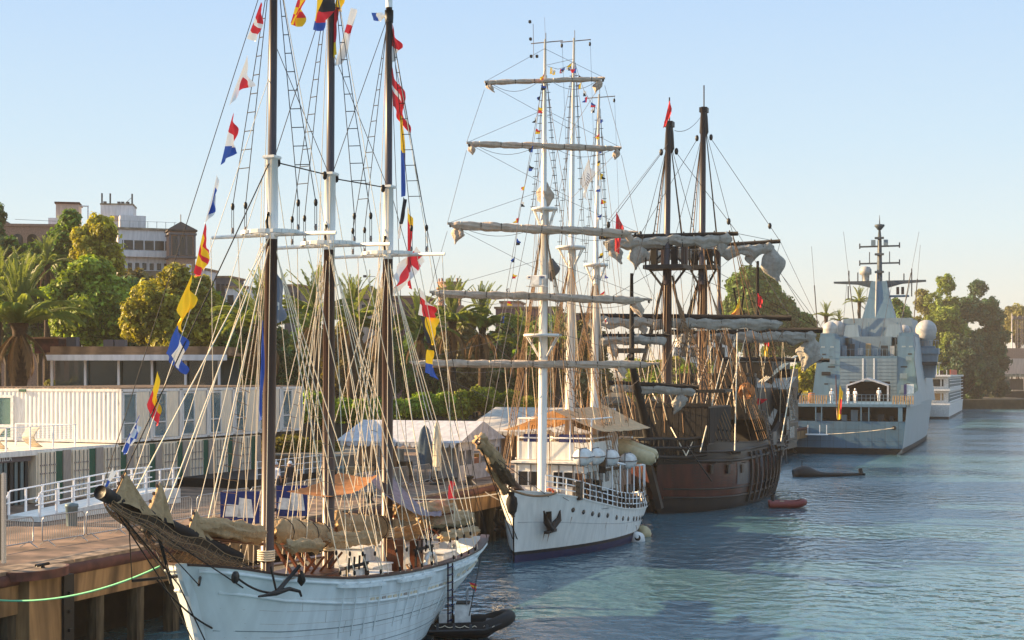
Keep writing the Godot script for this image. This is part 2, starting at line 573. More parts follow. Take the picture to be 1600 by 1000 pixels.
# ---------------------------------------------------------------- setting
func build_setting():
	var g := Shape.new()
	g.quad(Vector3(-300, 0, 60), Vector3(-300, 0, -1800), Vector3(1500, 0, -1800), Vector3(1500, 0, 60))
	setting("river_water", g.done(), "water")
	g = Shape.new()
	g.quad(qp(-40, 0.9, QUAY), qp(330, 0.9, QUAY), qp(330, 31, QUAY), qp(-40, 31, QUAY))
	var floor_ = setting("quay_pavement", g.done(), "paving")
	# long coping stones, a brown edge beam and the concrete face under it
	var cs := Shape.new()
	cs.box(Vector3.ZERO, Vector3(1.0, 0.2, 2.96))
	cs.box(Vector3(0, 0, 0), Vector3(0.97, 0.225, 2.92))
	var stone = cs.done()
	for i in 40:
		put(floor_, "coping_stone", stone, "coping", Transform3D(Basis(Vector3.UP, TURN), qp(-7 + i * 3.0, 0.55, QUAY - 0.065)))
	g = Shape.new(true)
	var rows = []
	for i in 2:
		var s = -40.0 if i == 0 else 330.0
		var row = []
		for k in 7:
			var a = PI * k / 6.0
			row.append(qp(s, 0.04 - 0.13 * sin(a), QUAY - 0.06 - 0.19 * (1 - cos(a))))
		rows.append(row)
	g.sheet(rows)
	put(floor_, "edge_beam", g.done(), "coping_red")
	g = Shape.new()
	g.quad(qp(-40, 0.02, QUAY - 0.42), qp(330, 0.02, QUAY - 0.42), qp(330, 0.06, 1.95), qp(-40, 0.06, 1.95))
	g.quad(qp(-40, 0.06, 1.95), qp(330, 0.06, 1.95), qp(330, 2.6, 1.95), qp(-40, 2.6, 1.95))
	put(floor_, "fascia", g.done(), "quay_concrete")
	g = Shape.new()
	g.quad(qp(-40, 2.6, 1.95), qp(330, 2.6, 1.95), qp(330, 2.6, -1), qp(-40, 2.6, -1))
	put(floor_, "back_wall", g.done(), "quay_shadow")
	var pile := Shape.new()
	pile.box(Vector3(0, 0.4, 0), Vector3(0.42, 3.0, 0.42))
	var pm = pile.done()
	for i in 40:
		put(floor_, "pile", pm, "pile_concrete", Transform3D(Basis(Vector3.UP, TURN), qp(-6 + i * 2.2, 0.34 + 0.02 * (i % 3), 0.02)))
	# mooring bay that stands proud of the edge, with its rubber fender
	g = Shape.new()
	var poly = []
	for k in 13:
		var a = PI * k / 12.0
		poly.append(qp(1.5 + 1.25 * cos(a), -0.1 - 0.75 * sin(a), QUAY + 0.03))
	poly.append(qp(0.25, 1.0, QUAY + 0.03))
	poly.append(qp(2.75, 1.0, QUAY + 0.03))
	g.prism(poly, Vector3(0, -0.28, 0))
	put(floor_, "mooring_bay", g.done(), "coping_red")
	g = Shape.new()
	var top = []
	for p in poly: top.append(p + Vector3(0, 0.004, 0) + (qp(1.5, 0.2, QUAY + 0.03) - p) * 0.08)
	g.cap(top)
	put(floor_, "bay_top", g.done(), "coping")
	g = Shape.new()
	g.box(qp(1.55, 0.25, 1.0), Vector3(1.3, 4.0, 1.55), Basis(Vector3.UP, TURN))
	put(floor_, "bay_pier", g.done(), "quay_concrete")
	g = Shape.new()
	g.box(qp(2.55, -0.28, 1.0), Vector3(0.45, 4.0, 0.5), Basis(Vector3.UP, TURN))
	for k in 6:
		g.box(qp(2.55, -0.53, -0.6 + k * 0.6), Vector3(0.12, 0.1, 0.14), Basis(Vector3.UP, TURN))
	put(floor_, "rubber_fender", g.done(), "rubber")
	# mooring cleat
	g = Shape.new(true)
	g.tube([qp(1.2, -0.3, QUAY + 0.14), qp(1.8, -0.3, QUAY + 0.14)], [0.05, 0.05], 8)
	g.lathe([Vector2(0.09, 0), Vector2(0.06, 0.12)], 8, qp(1.5, -0.3, QUAY + 0.035))
	var cl = put(self, "mooring_cleat", g.done(), "iron_black")
	tag(cl, "small black mooring cleat on the rounded bay of the quay edge", "cleat")
	# park terrace behind the quay
	g = Shape.new()
	g.quad(qp(-60, 30.4, 5.2), qp(900, 30.4, 5.2), qp(900, 600, 9), qp(-60, 600, 9))
	setting("park_ground", g.done(), "soil")
	g = Shape.new()
	g.box(qp(150, 30.6, 4.3), Vector3(0.5, 2.0, 400), Basis(Vector3.UP, TURN))
	g.box(qp(150, 30.55, 5.35), Vector3(0.62, 0.16, 400), Basis(Vector3.UP, TURN))
	setting("retaining_wall", g.done(), "retaining")
	# the quay goes on beyond as a plain bank
	g = Shape.new()
	g.quad(qp(330, 0, 3.1), qp(900, 20, 3.1), qp(900, 60, 3.1), qp(330, 60, 3.1))
	g.quad(qp(330, 0, 3.1), qp(900, 20, 3.1), qp(900, 20, -1), qp(330, 0, -1))
	setting("far_bank", g.done(), "retaining")
	# land across the bend of the river
	g = Shape.new()
	g.quad(Vector3(120, 3.2, -475), Vector3(700, 3.2, -455), Vector3(900, 5, -1500), Vector3(60, 5, -1500))
	g.quad(Vector3(120, 3.2, -475), Vector3(700, 3.2, -455), Vector3(700, -1, -455), Vector3(120, -1, -475))
	g.quad(Vector3(120, 3.2, -475), Vector3(120, -1, -475), Vector3(60, -1, -900), Vector3(60, 3.2, -900))
	setting("opposite_bank", g.done(), "soil")

# ---------------------------------------------------------------- quay things
func corrugated(g, a, b, bottom, top, depth, pitch):
	# sheet from a to b (points on the ground plan), folds run upright
	var L = a.distance_to(b)
	var n = maxi(2, int(L / pitch))
	var out = (b - a).cross(Vector3.UP).normalized() * depth
	var prev = null
	for i in n:
		for f in [[0.0, 0.0], [0.3, 0.0], [0.5, 1.0], [0.8, 1.0]]:
			var p = a.lerp(b, (i + f[0]) / n) + out * f[1]
			if prev != null:
				g.quad(Vector3(prev.x, bottom, prev.z), Vector3(prev.x, top, prev.z), Vector3(p.x, top, p.z), Vector3(p.x, bottom, p.z))
			prev = p

func build_quay_things():
	# local axes of everything here: x to the river, z towards the camera (minus s)
	# ---- upper containers: 12 m boxes side by side, glazed ends to the river
	var W = 2.67
	var H = 2.82
	var y0 = 5.92
	for i in 7:
		var ord = ["first", "second", "third", "fourth", "fifth", "sixth", "last"][i]
		var t = thing("office_container", "white upper storey container with glazed end, %s of the row from the balcony" % ord, "container", qp(26.5 + W * i, 15.5, y0), TURN, "containers of the upper storey")
		var g := Shape.new()
		g.box(Vector3(-6.1, H * 0.5, -W * 0.5), Vector3(11.9, H - 0.1, W - 0.16))
		put(t, "shell", g.done(), "container_white")
		g = Shape.new()
		corrugated(g, Vector3(-12, 0, -0.06), Vector3(-0.15, 0, -0.06), 0.16, H - 0.12, 0.026, 0.28)
		put(t, "corrugated_side", g.done(), "container_white")
		g = Shape.new()
		for z in [-0.07, -W + 0.07]:
			for x in [-0.07, -12.1]:
				g.box(Vector3(x, H * 0.5, z), Vector3(0.15, H - 0.02, 0.12))
		for z in [-0.06, -W + 0.06]:
			g.box(Vector3(-6.1, 0.08, z), Vector3(12.0, 0.155, 0.1))
			g.box(Vector3(-6.1, H - 0.07, z), Vector3(12.0, 0.135, 0.1))
		g.box(Vector3(-0.06, 0.09, -W * 0.5), Vector3(0.1, 0.15, W - 0.26))
		g.box(Vector3(-0.06, H - 0.08, -W * 0.5), Vector3(0.1, 0.14, W - 0.26))
		put(t, "corner_frame", g.done(), "container_white")
		for z in [-0.07, -W + 0.07]:
			for y in [0.06, H - 0.07]:
				boxed(t, "corner_casting", Vector3(0.012, y, z), Vector3(0.05, 0.09, 0.09), "grey_panel")
		# roof, slightly ribbed
		g = Shape.new()
		g.box(Vector3(-6.1, H + 0.0, -W * 0.5), Vector3(12.16, 0.06, W - 0.03))
		for k in 40:
			g.box(Vector3(-0.3 - k * 0.3, H + 0.045, -W * 0.5), Vector3(0.13, 0.03, W - 0.2))
		put(t, "roof", g.done(), "container_roof")
		# glazing on the near half of the end, blank panel on the other
		var win = put(t, "window", null, "clean_white")
		g = Shape.new()
		var zw = -0.16
		var ze = -1.22
		for z in [zw, ze]:
			g.box(Vector3(0.02, 1.4, z), Vector3(0.08, 2.4, 0.07))
		for y in [0.23, 1.02, 2.57]:
			g.box(Vector3(0.02, y, (zw + ze) * 0.5), Vector3(0.07, 0.07, absf(ze - zw) - 0.08))
		win.mesh = g.done()
		for yy in [[0.27, 0.98], [1.06, 2.53]]:
			boxed(win, "pane", Vector3(0.015, (yy[0] + yy[1]) * 0.5, (zw + ze) * 0.5), Vector3(0.012, yy[1] - yy[0], 0.98), "glass")
		g = Shape.new(true)
		var rr = []
		for k in 2:
			var row = []
			for j in 40:
				row.append(Vector3(-0.085 + 0.03 * sin(j * 1.25), 0.3 + k * 2.2, zw + (ze - zw) * j / 39.0))
			rr.append(row)
		g.sheet(rr)
		put(win, "curtain", g.done(), "curtain")
		g = Shape.new()
		corrugated(g, Vector3(0.02, 0, ze - 0.05), Vector3(0.02, 0, -W + 0.16), 0.18, H - 0.17, -0.03, 0.32)
		put(t, "end_panel", g.done(), "container_cream")
		if i == 0:
			# glazed door on the long side facing the camera
			var dr = put(t, "door", null, "clean_white")
			g = Shape.new()
			for x in [-8.05, -7.05]:
				g.box(Vector3(x, 1.25, 0.03), Vector3(0.18, 2.4, 0.1))
			for y in [0.12, 0.8, 2.4]:
				g.box(Vector3(-7.55, y, 0.03), Vector3(0.85, 0.16, 0.09))
			dr.mesh = g.done()
			boxed(dr, "door_post", Vector3(-9.7, 1.25, 0.03), Vector3(0.14, 2.4, 0.1), "clean_white")
			boxed(dr, "pane", Vector3(-7.55, 1.25, 0.03), Vector3(0.85, 2.2, 0.02), "glass")
			boxed(dr, "pane", Vector3(-8.9, 1.25, 0.03), Vector3(1.5, 2.2, 0.02), "glass")
			boxed(dr, "curtain", Vector3(-8.3, 1.3, 0.005), Vector3(2.4, 2.2, 0.01), "curtain_green")
			boxed(t, "exit_light", Vector3(-6.35, 2.72, 0.06), Vector3(0.45, 0.14, 0.08), "green_panel")
			g = Shape.new(true)
			g.tube([Vector3(-0.9, 2.5, 0.1), Vector3(-0.9, 2.3, 0.12), Vector3(-0.95, 2.25, 0.1)], 0.02, 5)
			put(t, "cable_hook", g.done(), "grey_panel")
	# ---- lower containers with cargo doors to the river
	var lw = 2.52
	var cg := Shape.new()
	cg.box(Vector3.ZERO, Vector3(0.05, 0.06, 0.2))
	var clamp_ = cg.done()
	for i in 8:
		var ord = ["nearest", "second", "third", "fourth", "fifth", "sixth", "seventh", "farthest"][i]
		var t = thing("cargo_container", "cream lower storey container with locked cargo doors beside a green panel, %s in the row" % ord, "container", qp(20.1 + lw * i, 15.56, QUAY + 0.01), TURN, "containers of the lower storey")
		var g := Shape.new()
		g.box(Vector3(-6, 1.26, -lw * 0.5), Vector3(11.9, 2.5, lw - 0.01))
		put(t, "shell", g.done(), "container_cream")
		for k in 2:
			var z = -0.08 - k * 0.64
			var d = boxed(t, "cargo_door", Vector3(-0.02, 1.26, z - 0.31), Vector3(0.12, 2.36, 0.61), "container_cream")
			for j in 2:
				var zz = 0.16 - j * 0.3
				g = Shape.new(true)
				g.tube([Vector3(0.1, -1.15, zz), Vector3(0.1, 1.15, zz)], 0.022, 6)
				put(d, "locking_bar", g.done(), "steel_pale")
				for y in [-0.85, -0.35, 0.15, 0.55]:
					put(d, "bar_clamp", clamp_, "grey_panel", Transform3D(Basis(), Vector3(0.1, y, zz - 0.03)))
		boxed(t, "green_panel", Vector3(-0.16, 1.26, -1.62), Vector3(0.3, 2.4, 0.5), "green_panel")
		boxed(t, "grey_panel", Vector3(-0.06, 1.26, -2.18), Vector3(0.2, 2.42, 0.58), "grey_panel")
	# ---- slatted wall under the balcony, with its lettering
	var sw = thing("slatted_wall", "dark steel slat wall with lettered sign under the balcony", "wall", qp(20.0, 15.9, QUAY), TURN)
	for i in 30:
		boxed(sw, "slat", Vector3(0.0 + 0.04 * (i % 2), 1.1, 0.25 + i * 0.36), Vector3(0.06, 2.2, 0.2), "slat_steel" if i % 3 else "navy_dark")
	boxed(sw, "backing", Vector3(-0.5, 1.2, 5.4), Vector3(0.2, 2.4, 11), "interior_dark")
	var sg = boxed(sw, "sign_board", Vector3(0.12, 2.27, 3.4), Vector3(0.08, 0.42, 6.6), "wall_grey")
	var tm := TextMesh.new()
	var sf := SystemFont.new()
	sf.font_names = PackedStringArray(["Droid Sans"])
	tm.font = sf
	tm.text = "GOS DEL PUERTO DE SEVILLA"
	tm.font_size = 40
	tm.pixel_size = 0.0088
	tm.depth = 0.02
	put(sg, "lettering", tm, "clean_white", Transform3D(Basis(Vector3.UP, PI / 2) * Basis(), Vector3(0.055, 0, 0.35)))
	# ---- balcony
	var b = thing("balcony", "white railed balcony deck in front of the upper containers", "balcony", qp(26.4, 15.7, 5.78), TURN)
	boxed(b, "deck", Vector3(-5.5, 0, 8.0), Vector3(11, 0.2, 16), "container_cream")
	boxed(b, "edge_beam", Vector3(0.06, -0.03, 8.0), Vector3(0.1, 0.27, 16), "white_paint")
	for i in 8:
		boxed(b, "railing_post", Vector3(-0.1, 0.65, 3.2 + i * 1.65), Vector3(0.07, 1.1, 0.07), "rail_white")
	boxed(b, "handrail", Vector3(-0.1, 1.21, 9.0), Vector3(0.09, 0.06, 11.8), "rail_white")
	boxed(b, "handrail", Vector3(-2.0, 1.21, 3.15), Vector3(3.7, 0.06, 0.09), "rail_white")
	boxed(b, "railing_post", Vector3(-3.8, 0.65, 3.2), Vector3(0.07, 1.1, 0.07), "rail_white")
	for j in 9:
		rope(b, "railing_wire", Vector3(-0.1, 0.2 + j * 0.11, 3.2), Vector3(-0.1, 0.2 + j * 0.11, 15), 0.008, "rail_white")
	for k in 3:   # curved white seats on the deck
		var at = [Vector3(-1.1, 0.1, 5.2), Vector3(-1.3, 0.1, 7.4), Vector3(-1.2, 0.1, 9.9)][k]
		var c = thing("lounge_chair", "curved white lounge seat on the balcony, %s from the railing corner" % ["first", "second", "third"][k], "seat", b.transform * at, TURN, "white seats on the balcony")
		var g := Shape.new(true)
		var rows = []
		for i in 15:
			var u = i / 14.0
			var p = Vector3(0, 1.05 - u * 1.0 , 0.45 * sin(u * 3.6 - 0.4) - u * 0.35)
			rows.append([p + Vector3(-0.35, 0, 0), p + Vector3(0, 0, 0.05), p + Vector3(0.35, 0, 0)])
		g.sheet(rows)
		var back = []
		for r in rows:
			back.append([r[0] + Vector3(0, 0, -0.06), r[1] + Vector3(0, 0, -0.06), r[2] + Vector3(0, 0, -0.06)])
		g.sheet(back)
		put(c, "seat_shell", g.done(), "cream_white")
	# ---- access ramp
	var rp = thing("access_ramp", "white access ramp with steel railings below the containers", "ramp", qp(13.0, 9.4, QUAY), TURN)
	var g := Shape.new()
	g.prism([Vector3(0, 0.02, 0), Vector3(0, 0.25, 0), Vector3(0, 0.7, -8), Vector3(0, 0.7, -10), Vector3(0, 0.02, -10)], Vector3(-1.7, 0, 0))
	put(rp, "ramp_body", g.done(), "white_paint")
	for side in [0.0, -1.62]:
		for i in 10:
			var z = -i * 1.05
			var y = 0.25 + 0.45 * minf(1.0, i * 1.05 / 8.0)
			boxed(rp, "railing_post", Vector3(side - 0.04, y + 0.5, z), Vector3(0.06, 1.0, 0.1), "rail_white")
		for h in [0.5, 1.0]:
			g = Shape.new(true)
			g.tube([Vector3(side - 0.04, 0.25 + h - 0.35 * float(h > 0.6), 0.25), Vector3(side - 0.04, 0.27 + h, -0.1), Vector3(side - 0.04, 0.7 + h, -8), Vector3(side - 0.04, 0.7 + h, -10)], 0.035, 6)
			put(rp, "handrail", g.done(), "rail_white")
	# wooden landing and steps before the container doors
	var st = thing("door_landing", "low timber landing with white railing before the last container doors", "landing", qp(33, 13.0, QUAY), TURN)
	boxed(st, "platform", Vector3(0, 0.25, -3), Vector3(5, 0.5, 9), "dark_wood")
	for i in 9:
		boxed(st, "railing_post", Vector3(2.4, 1.0, 1.2 - i * 1.0), Vector3(0.06, 1.0, 0.06), "rail_white")
	for h in [0.75, 1.1, 1.45]:
		boxed(st, "handrail", Vector3(2.4, h, -2.8), Vector3(0.05, 0.05, 8.3), "rail_white")
	# ---- crowd barriers
	var proto = null
	for i in 17:
		var s = 2.6 + i * 2.36
		var at = qp(s, 3.7 + 0.18 * sin(i * 1.9), QUAY)
		var la = "steel crowd barrier on the quay, %s of the line from the mooring bay" % ORD[i]
		if proto == null:
			proto = thing("crowd_barrier", la, "barrier", at, TURN, "crowd barriers along the quay")
			var f := Shape.new(true)
			var h = 1.1
			var o = [Vector3(0, 0.25, -1.1), Vector3(0, h - 0.12, -1.1), Vector3(0, h, -0.98), Vector3(0, h, 0.98), Vector3(0, h - 0.12, 1.1), Vector3(0, 0.25, 1.1), Vector3(0, 0.2, 1.05), Vector3(0, 0.2, -1.05), Vector3(0, 0.25, -1.1)]
			f.tube(o, 0.024, 6)
			put(proto, "frame", f.done(), "steel_pale")
			for k in 17:
				put(proto, "upright_bar", rope_bar(), "steel_pale", Transform3D(Basis().scaled(Vector3(0.010, h - 0.2, 0.010)), Vector3(0, 0.2, -0.96 + k * 0.12)))
			for z in [-0.85, 0.85]:
				f = Shape.new()
				f.bar(Vector3(-0.38, 0.02, z), Vector3(0, 0.24, z), 0.03)
				f.bar(Vector3(0.38, 0.02, z), Vector3(0, 0.24, z), 0.03)
				put(proto, "foot", f.done(), "steel_pale")
		else:
			copy(proto, la, at, TURN + 0.05 * sin(i * 2.3))
	# ---- sign board edge at the very left
	var nb = thing("notice_board", "dark framed notice board standing at the quay edge on the far left", "board", wp(-2, 880, 45.2), TURN)
	boxed(nb, "panel", Vector3(-0.35, 1.45, 0), Vector3(1.0, 2.7, 0.08), "navy_dark")
	boxed(nb, "frame", Vector3(0.2, 1.42, 0), Vector3(0.09, 2.85, 0.12), "steel_pale")
	# ---- marquees
	marquee("white marquee with clear windows on the quay behind the schooner", qp(40.6, 2.6), 7.6, 6.5, 2.25, 1.15, "tent_white", 3)
	marquee("large pale marquee with peaked roof on the quay behind the white brigantine", qp(60.5, 1.2), 9.5, 12.0, 2.1, 1.6, "tent_grey", 4)
	# ---- closed parasols
	parasol("closed blue-grey parasol on a black round foot on the quay", ground(664, 752), 3.25, 0.36, "sail_cover_blue")
	parasol("closed cream parasol on the quay beside the blue-grey one", ground(683, 757), 3.6, 0.22, "cream_white")
	# ---- lamp post and bollard lights
	for a in [[488, 722, 6.0, "dark lamp post by the planted bed at the end of the containers"], [255, 745, 0.0, ""]]:
		if a[2] > 0:
			var lpst = thing("lamp_post", a[3], "lamp post", ground(a[0], a[1]))
			spar(lpst, "pole", Vector3.ZERO, Vector3(0, 2.6, 0), 0.12, 0.1, "iron_black")
			g = Shape.new(true)
			g.lathe([Vector2(0.1, 2.55), Vector2(0.5, 2.62), Vector2(0.42, 2.7), Vector2(0.1, 2.8), Vector2(0.02, 3.1)], 12)
			put(lpst, "lantern_cap", g.done(), "iron_black")
	# ---- quay bollards and bins
	var bp = null
	for i in 6:
		var at = qp([8.5, 17.0, 26.0, 38.0, 52.0, 66.0][i], 0.75, QUAY + 0.05)
		var la = "squat iron mooring bollard on the quay edge, %s from the camera" % ORD[i]
		if bp == null:
			bp = thing("mooring_bollard", la, "bollard", at, 0.0, "bollards along the quay edge")
			g = Shape.new(true)
			g.lathe([Vector2(0.28, 0), Vector2(0.26, 0.05), Vector2(0.16, 0.12), Vector2(0.15, 0.32), Vector2(0.26, 0.4), Vector2(0.26, 0.5), Vector2(0.1, 0.54), Vector2(0.01, 0.54)], 14)
			put(bp, "post", g.done(), "iron_black")
		else: copy(bp, la, at)
	for i in 2:
		var wb = thing("waste_bin", ["grey waste bin beside the access ramp's foot", "grey waste bin near the white marquee's left end"][i], "bin", [qp(12.5, 7.4), qp(37.5, 8.6)][i], TURN, "waste bins")
		g = Shape.new(true)
		g.lathe([Vector2(0.2, 0), Vector2(0.25, 0.75), Vector2(0.28, 0.78), Vector2(0.26, 0.9), Vector2(0.02, 0.95)], 12)
		put(wb, "drum", g.done(), "slat_steel")
	# ---- planted bed wall
	var bw = thing("bed_wall", "low pale curved wall of a planted bed behind the man in black", "wall", ground(470, 735), TURN)
	boxed(bw, "wall", Vector3(0, 0.5, -4), Vector3(6.0, 1.0, 10), "stone_pale")
	# blue banners with a white sailing ship
	for k in 2:
		var bn = thing("banner_board", ["dark blue banner with white sails painted on it, on the quay beside the foremast", "second dark blue banner low behind the furled foresail"][k], "banner", [ground(375, 826), ground(456, 814)][k], TURN + 0.5)
		boxed(bn, "board", Vector3(0, 0.85, 0), Vector3([1.55, 1.3][k], 1.3, 0.06), "banner_blue")
		g = Shape.new()
		for q in [[-0.3, 0.5, 0.5], [0.2, 0.45, 0.8]]:
			g.prism([Vector3(q[0] - 0.3, q[1], 0.034), Vector3(q[0] - 0.22, q[1] + q[2], 0.034), Vector3(q[0] + 0.25, q[1] + q[2] * 0.9, 0.034), Vector3(q[0] + 0.35, q[1] - 0.02, 0.034)], Vector3(0, 0, 0.01))
		put(bn, "painted_sails", g.done(), "clean_white")
		for x in [-0.6, 0.6]:
			boxed(bn, "foot", Vector3(x, 0.1, 0), Vector3(0.08, 0.2, 0.5), "iron_black")
	# crates and stall bits on the far quay seen between the rigging
	for k in 6:
		var at = ground([610, 585, 720, 735, 700, 560][k], [742, 747, 735, 728, 745, 752][k])
		var c = boxed(self, "stall_table", at + Vector3(0, 0.42, 0), Vector3([2.6, 1.4, 2.2, 1.2, 1.8, 1.6][k], 0.84, 0.9), ["stone_pale", "deck_wood", "terracotta", "yellow_cabin", "cream_white", "canvas"][k], TURN)
		tag(c, ["pale long stall table before the marquee", "wooden stall table at the marquee's left end", "terracotta draped table right of the blue parasol", "small ochre table right of the marquee", "cream table between the two parasols", "canvas covered table left of the marquee"][k], "table", "stall tables on the quay")

func rope_bar():
	if not rope_mesh.has("bar"):
		var g := Shape.new(true)
		g.tube([Vector3.ZERO, Vector3(0, 1, 0)], 1.0, 5, false)
		rope_mesh["bar"] = g.done()
	return rope_mesh["bar"]

func marquee(label, at, wide, deep, eave, rise, m, bays):
	# at: river-side near corner; runs inland (minus x) and away (minus z)
	var t = thing("marquee", label, "marquee", at, TURN, "marquees on the quay")
	var g := Shape.new()
	for k in 2:   # roof: ridge runs inland
		var z0 = 0.25 if k == 0 else -deep - 0.25
		g.quad(Vector3(0.25, eave, z0), Vector3(-wide - 0.25, eave, z0), Vector3(-wide - 0.25, eave + rise, -deep * 0.5), Vector3(0.25, eave + rise, -deep * 0.5))
	g.tri(Vector3(0.25, eave, 0.25), Vector3(0.25, eave + rise, -deep * 0.5), Vector3(0.25, eave, -deep - 0.25))
	g.tri(Vector3(-wide - 0.25, eave, 0.25), Vector3(-wide - 0.25, eave + rise, -deep * 0.5), Vector3(-wide - 0.25, eave, -deep - 0.25))
	put(t, "roof", g.done(), m)
	g = Shape.new()
	var n = int(wide / 0.4)
	for i in n:      # scalloped valance on the near side and the river side
		var x = -float(i) / n * wide
		var x2 = -float(i + 1) / n * wide
		g.quad(Vector3(x, eave, 0.24), Vector3(x2, eave, 0.24), Vector3(x2 + 0.06, eave - 0.24, 0.25), Vector3(x - 0.06, eave - 0.24, 0.25))
		g.tri(Vector3(x - 0.06, eave - 0.24, 0.25), Vector3(x2 + 0.06, eave - 0.24, 0.25), Vector3((x + x2) * 0.5, eave - 0.32, 0.25))
	put(t, "valance", g.done(), m)
	for i in bays + 1:
		for z in [0.0, -deep]:
			boxed(t, "leg", Vector3(-wide * i / bays, eave * 0.5, z), Vector3(0.08, eave, 0.08), "steel_pale")
	for i in bays + 1:
		boxed(t, "leg", Vector3(0, eave * 0.5, -deep * i / bays), Vector3(0.08, eave, 0.08), "steel_pale")
	for i in bays:
		var z = -deep * (i + 0.5) / bays
		var wd = deep / bays
		g = Shape.new()
		g.box(Vector3(0.0, 0.45, z), Vector3(0.03, 0.9, wd - 0.1))
		g.box(Vector3(0.0, eave - 0.25, z), Vector3(0.03, 0.5, wd - 0.1))
		for k in 3:
			g.box(Vector3(0, eave * 0.55, z - wd * 0.5 + 0.1 + k * (wd - 0.2) * 0.5), Vector3(0.03, eave - 0.9, 0.16))
		put(t, "side_wall", g.done(), m)
	for i in bays:
		if i == 1: continue
		var x = -wide * (i + 0.5) / bays
		var wd = wide / bays
		g = Shape.new(true)
		var rr = []
		for k in 2:
			var row = []
			for j in 24:
				row.append(Vector3(x - wd * 0.5 + wd * j / 23.0, 0.05 + k * (eave - 0.3), -deep * 0.35 + 0.08 * sin(j * 1.7 + i)))
			rr.append(row)
		g.sheet(rr)
		put(t, "hanging_curtain", g.done(), "awning_pink" if i == bays - 1 else m)

func parasol(label, at, h, r, m):
	var t = thing("closed_parasol", label, "parasol", at)
	var g := Shape.new(true)
	g.lathe([Vector2(0.45, 0), Vector2(0.45, 0.07), Vector2(0.06, 0.1), Vector2(0.035, 0.12), Vector2(0.035, h)], 12)
	put(t, "pole_and_foot", g.done(), "iron_black")
	g = Shape.new(true)
	var prev = []
	for i in 12:
		var u = i / 11.0
		var q = []
		for k in 16:
			var a = TAU * k / 16
			var rr = r * (0.25 + 0.75 * sin(minf(1.0, (1.0 - u) * 1.3 + 0.15) * PI * 0.62)) * (1.0 + 0.18 * cos(a * 4.0 + u * 3.0))
			if u > 0.94: rr *= 0.3
			q.append(Vector3(cos(a) * rr, h * (0.22 + 0.78 * u), sin(a) * rr))
		if i > 0: g.skin(q, prev)
		prev = q
	g.cap(prev)
	put(t, "furled_cloth", g.done(), m)

# ---------------------------------------------------------------- hulls
func ip(a, u):      # smooth interpolation through [[u, value], ...]
	if u <= a[0][0]: return a[0][1]
	for i in a.size() - 1:
		if u <= a[i + 1][0]:
			var f = (u - a[i][0]) / (a[i + 1][0] - a[i][0])
			var p0 = a[maxi(i - 1, 0)][1]
			var p3 = a[mini(i + 2, a.size() - 1)][1]
			return cubic_interpolate(a[i][1], a[i + 1][1], p0, p3, f)
	return a[-1][1]

func hp(H, u, t, side):   # point of a hull: u from stem to stern, t from waterline (0) to rail (1)
	var s = lerpf(ip(H.stem, t), ip(H.stern, t), u)
	var b
	var y
	var bw = ip(H.bw, u)
	if t >= 0.0:
		y = ip(H.rail, u) * t
		b = lerpf(bw, ip(H.br, u), pow(t, H.flare)) * (1.0 + H.get("bulge", 0.0) * sin(PI * t))
	else:
		y = t * 1.6
		b = bw * sqrt(maxf(0.0, 1.0 + t))
	return Vector3(side * b, y, -s)

func hy(H, u, y, side):   # the same at a given height
	return hp(H, u, y / ip(H.rail, u) if y > 0 else y / 1.6, side)

func us(n):
	var r = []
	for i in n + 1: r.append(0.5 - 0.5 * cos(PI * i / n))
	return r

func hull_band(par, called, H, lo, hi, m, levels = 8, n = 44, off = 0.0):
	# lo, hi: heights, or "rail"
	var g := Shape.new(true)
	for side in [1, -1]:
		var rows = []
		for k in levels + 1:
			var row = []
			for u in us(n):
				var yr = ip(H.rail, u)
				var a = yr if lo is String else lo
				var b = yr if hi is String else hi
				var p = hy(H, u, lerpf(a, b, float(k) / levels), side)
				p.x += side * off
				row.append(p)
			rows.append(row)
		if side > 0: rows.reverse()
		g.sheet(rows)
	for k in levels:     # transom
		var yr = ip(H.rail, 1.0)
		var a = yr if lo is String else lo
		var b = yr if hi is String else hi
		var y0 = lerpf(a, b, float(k) / levels)
		var y1 = lerpf(a, b, float(k + 1) / levels)
		g.quad(hy(H, 1, y0, -1), hy(H, 1, y1, -1), hy(H, 1, y1, 1), hy(H, 1, y0, 1))
	return put(par, called, g.done(), m)

func hull_line(par, called, H, f, r, m, u0 = 0.01, u1 = 1.0, sides = [1, -1], n = 40):
	# moulding along the hull; f(u) gives its height
	for side in sides:
		var pts = []
		for i in n + 1:
			var u = u0 + (u1 - u0) * i / n
			pts.append(hy(H, u, f.call(u), side) + Vector3(side * r * 0.3, 0, 0))
		var g := Shape.new(true)
		g.tube(pts, r, 6)
		put(par, called, g.done(), m)

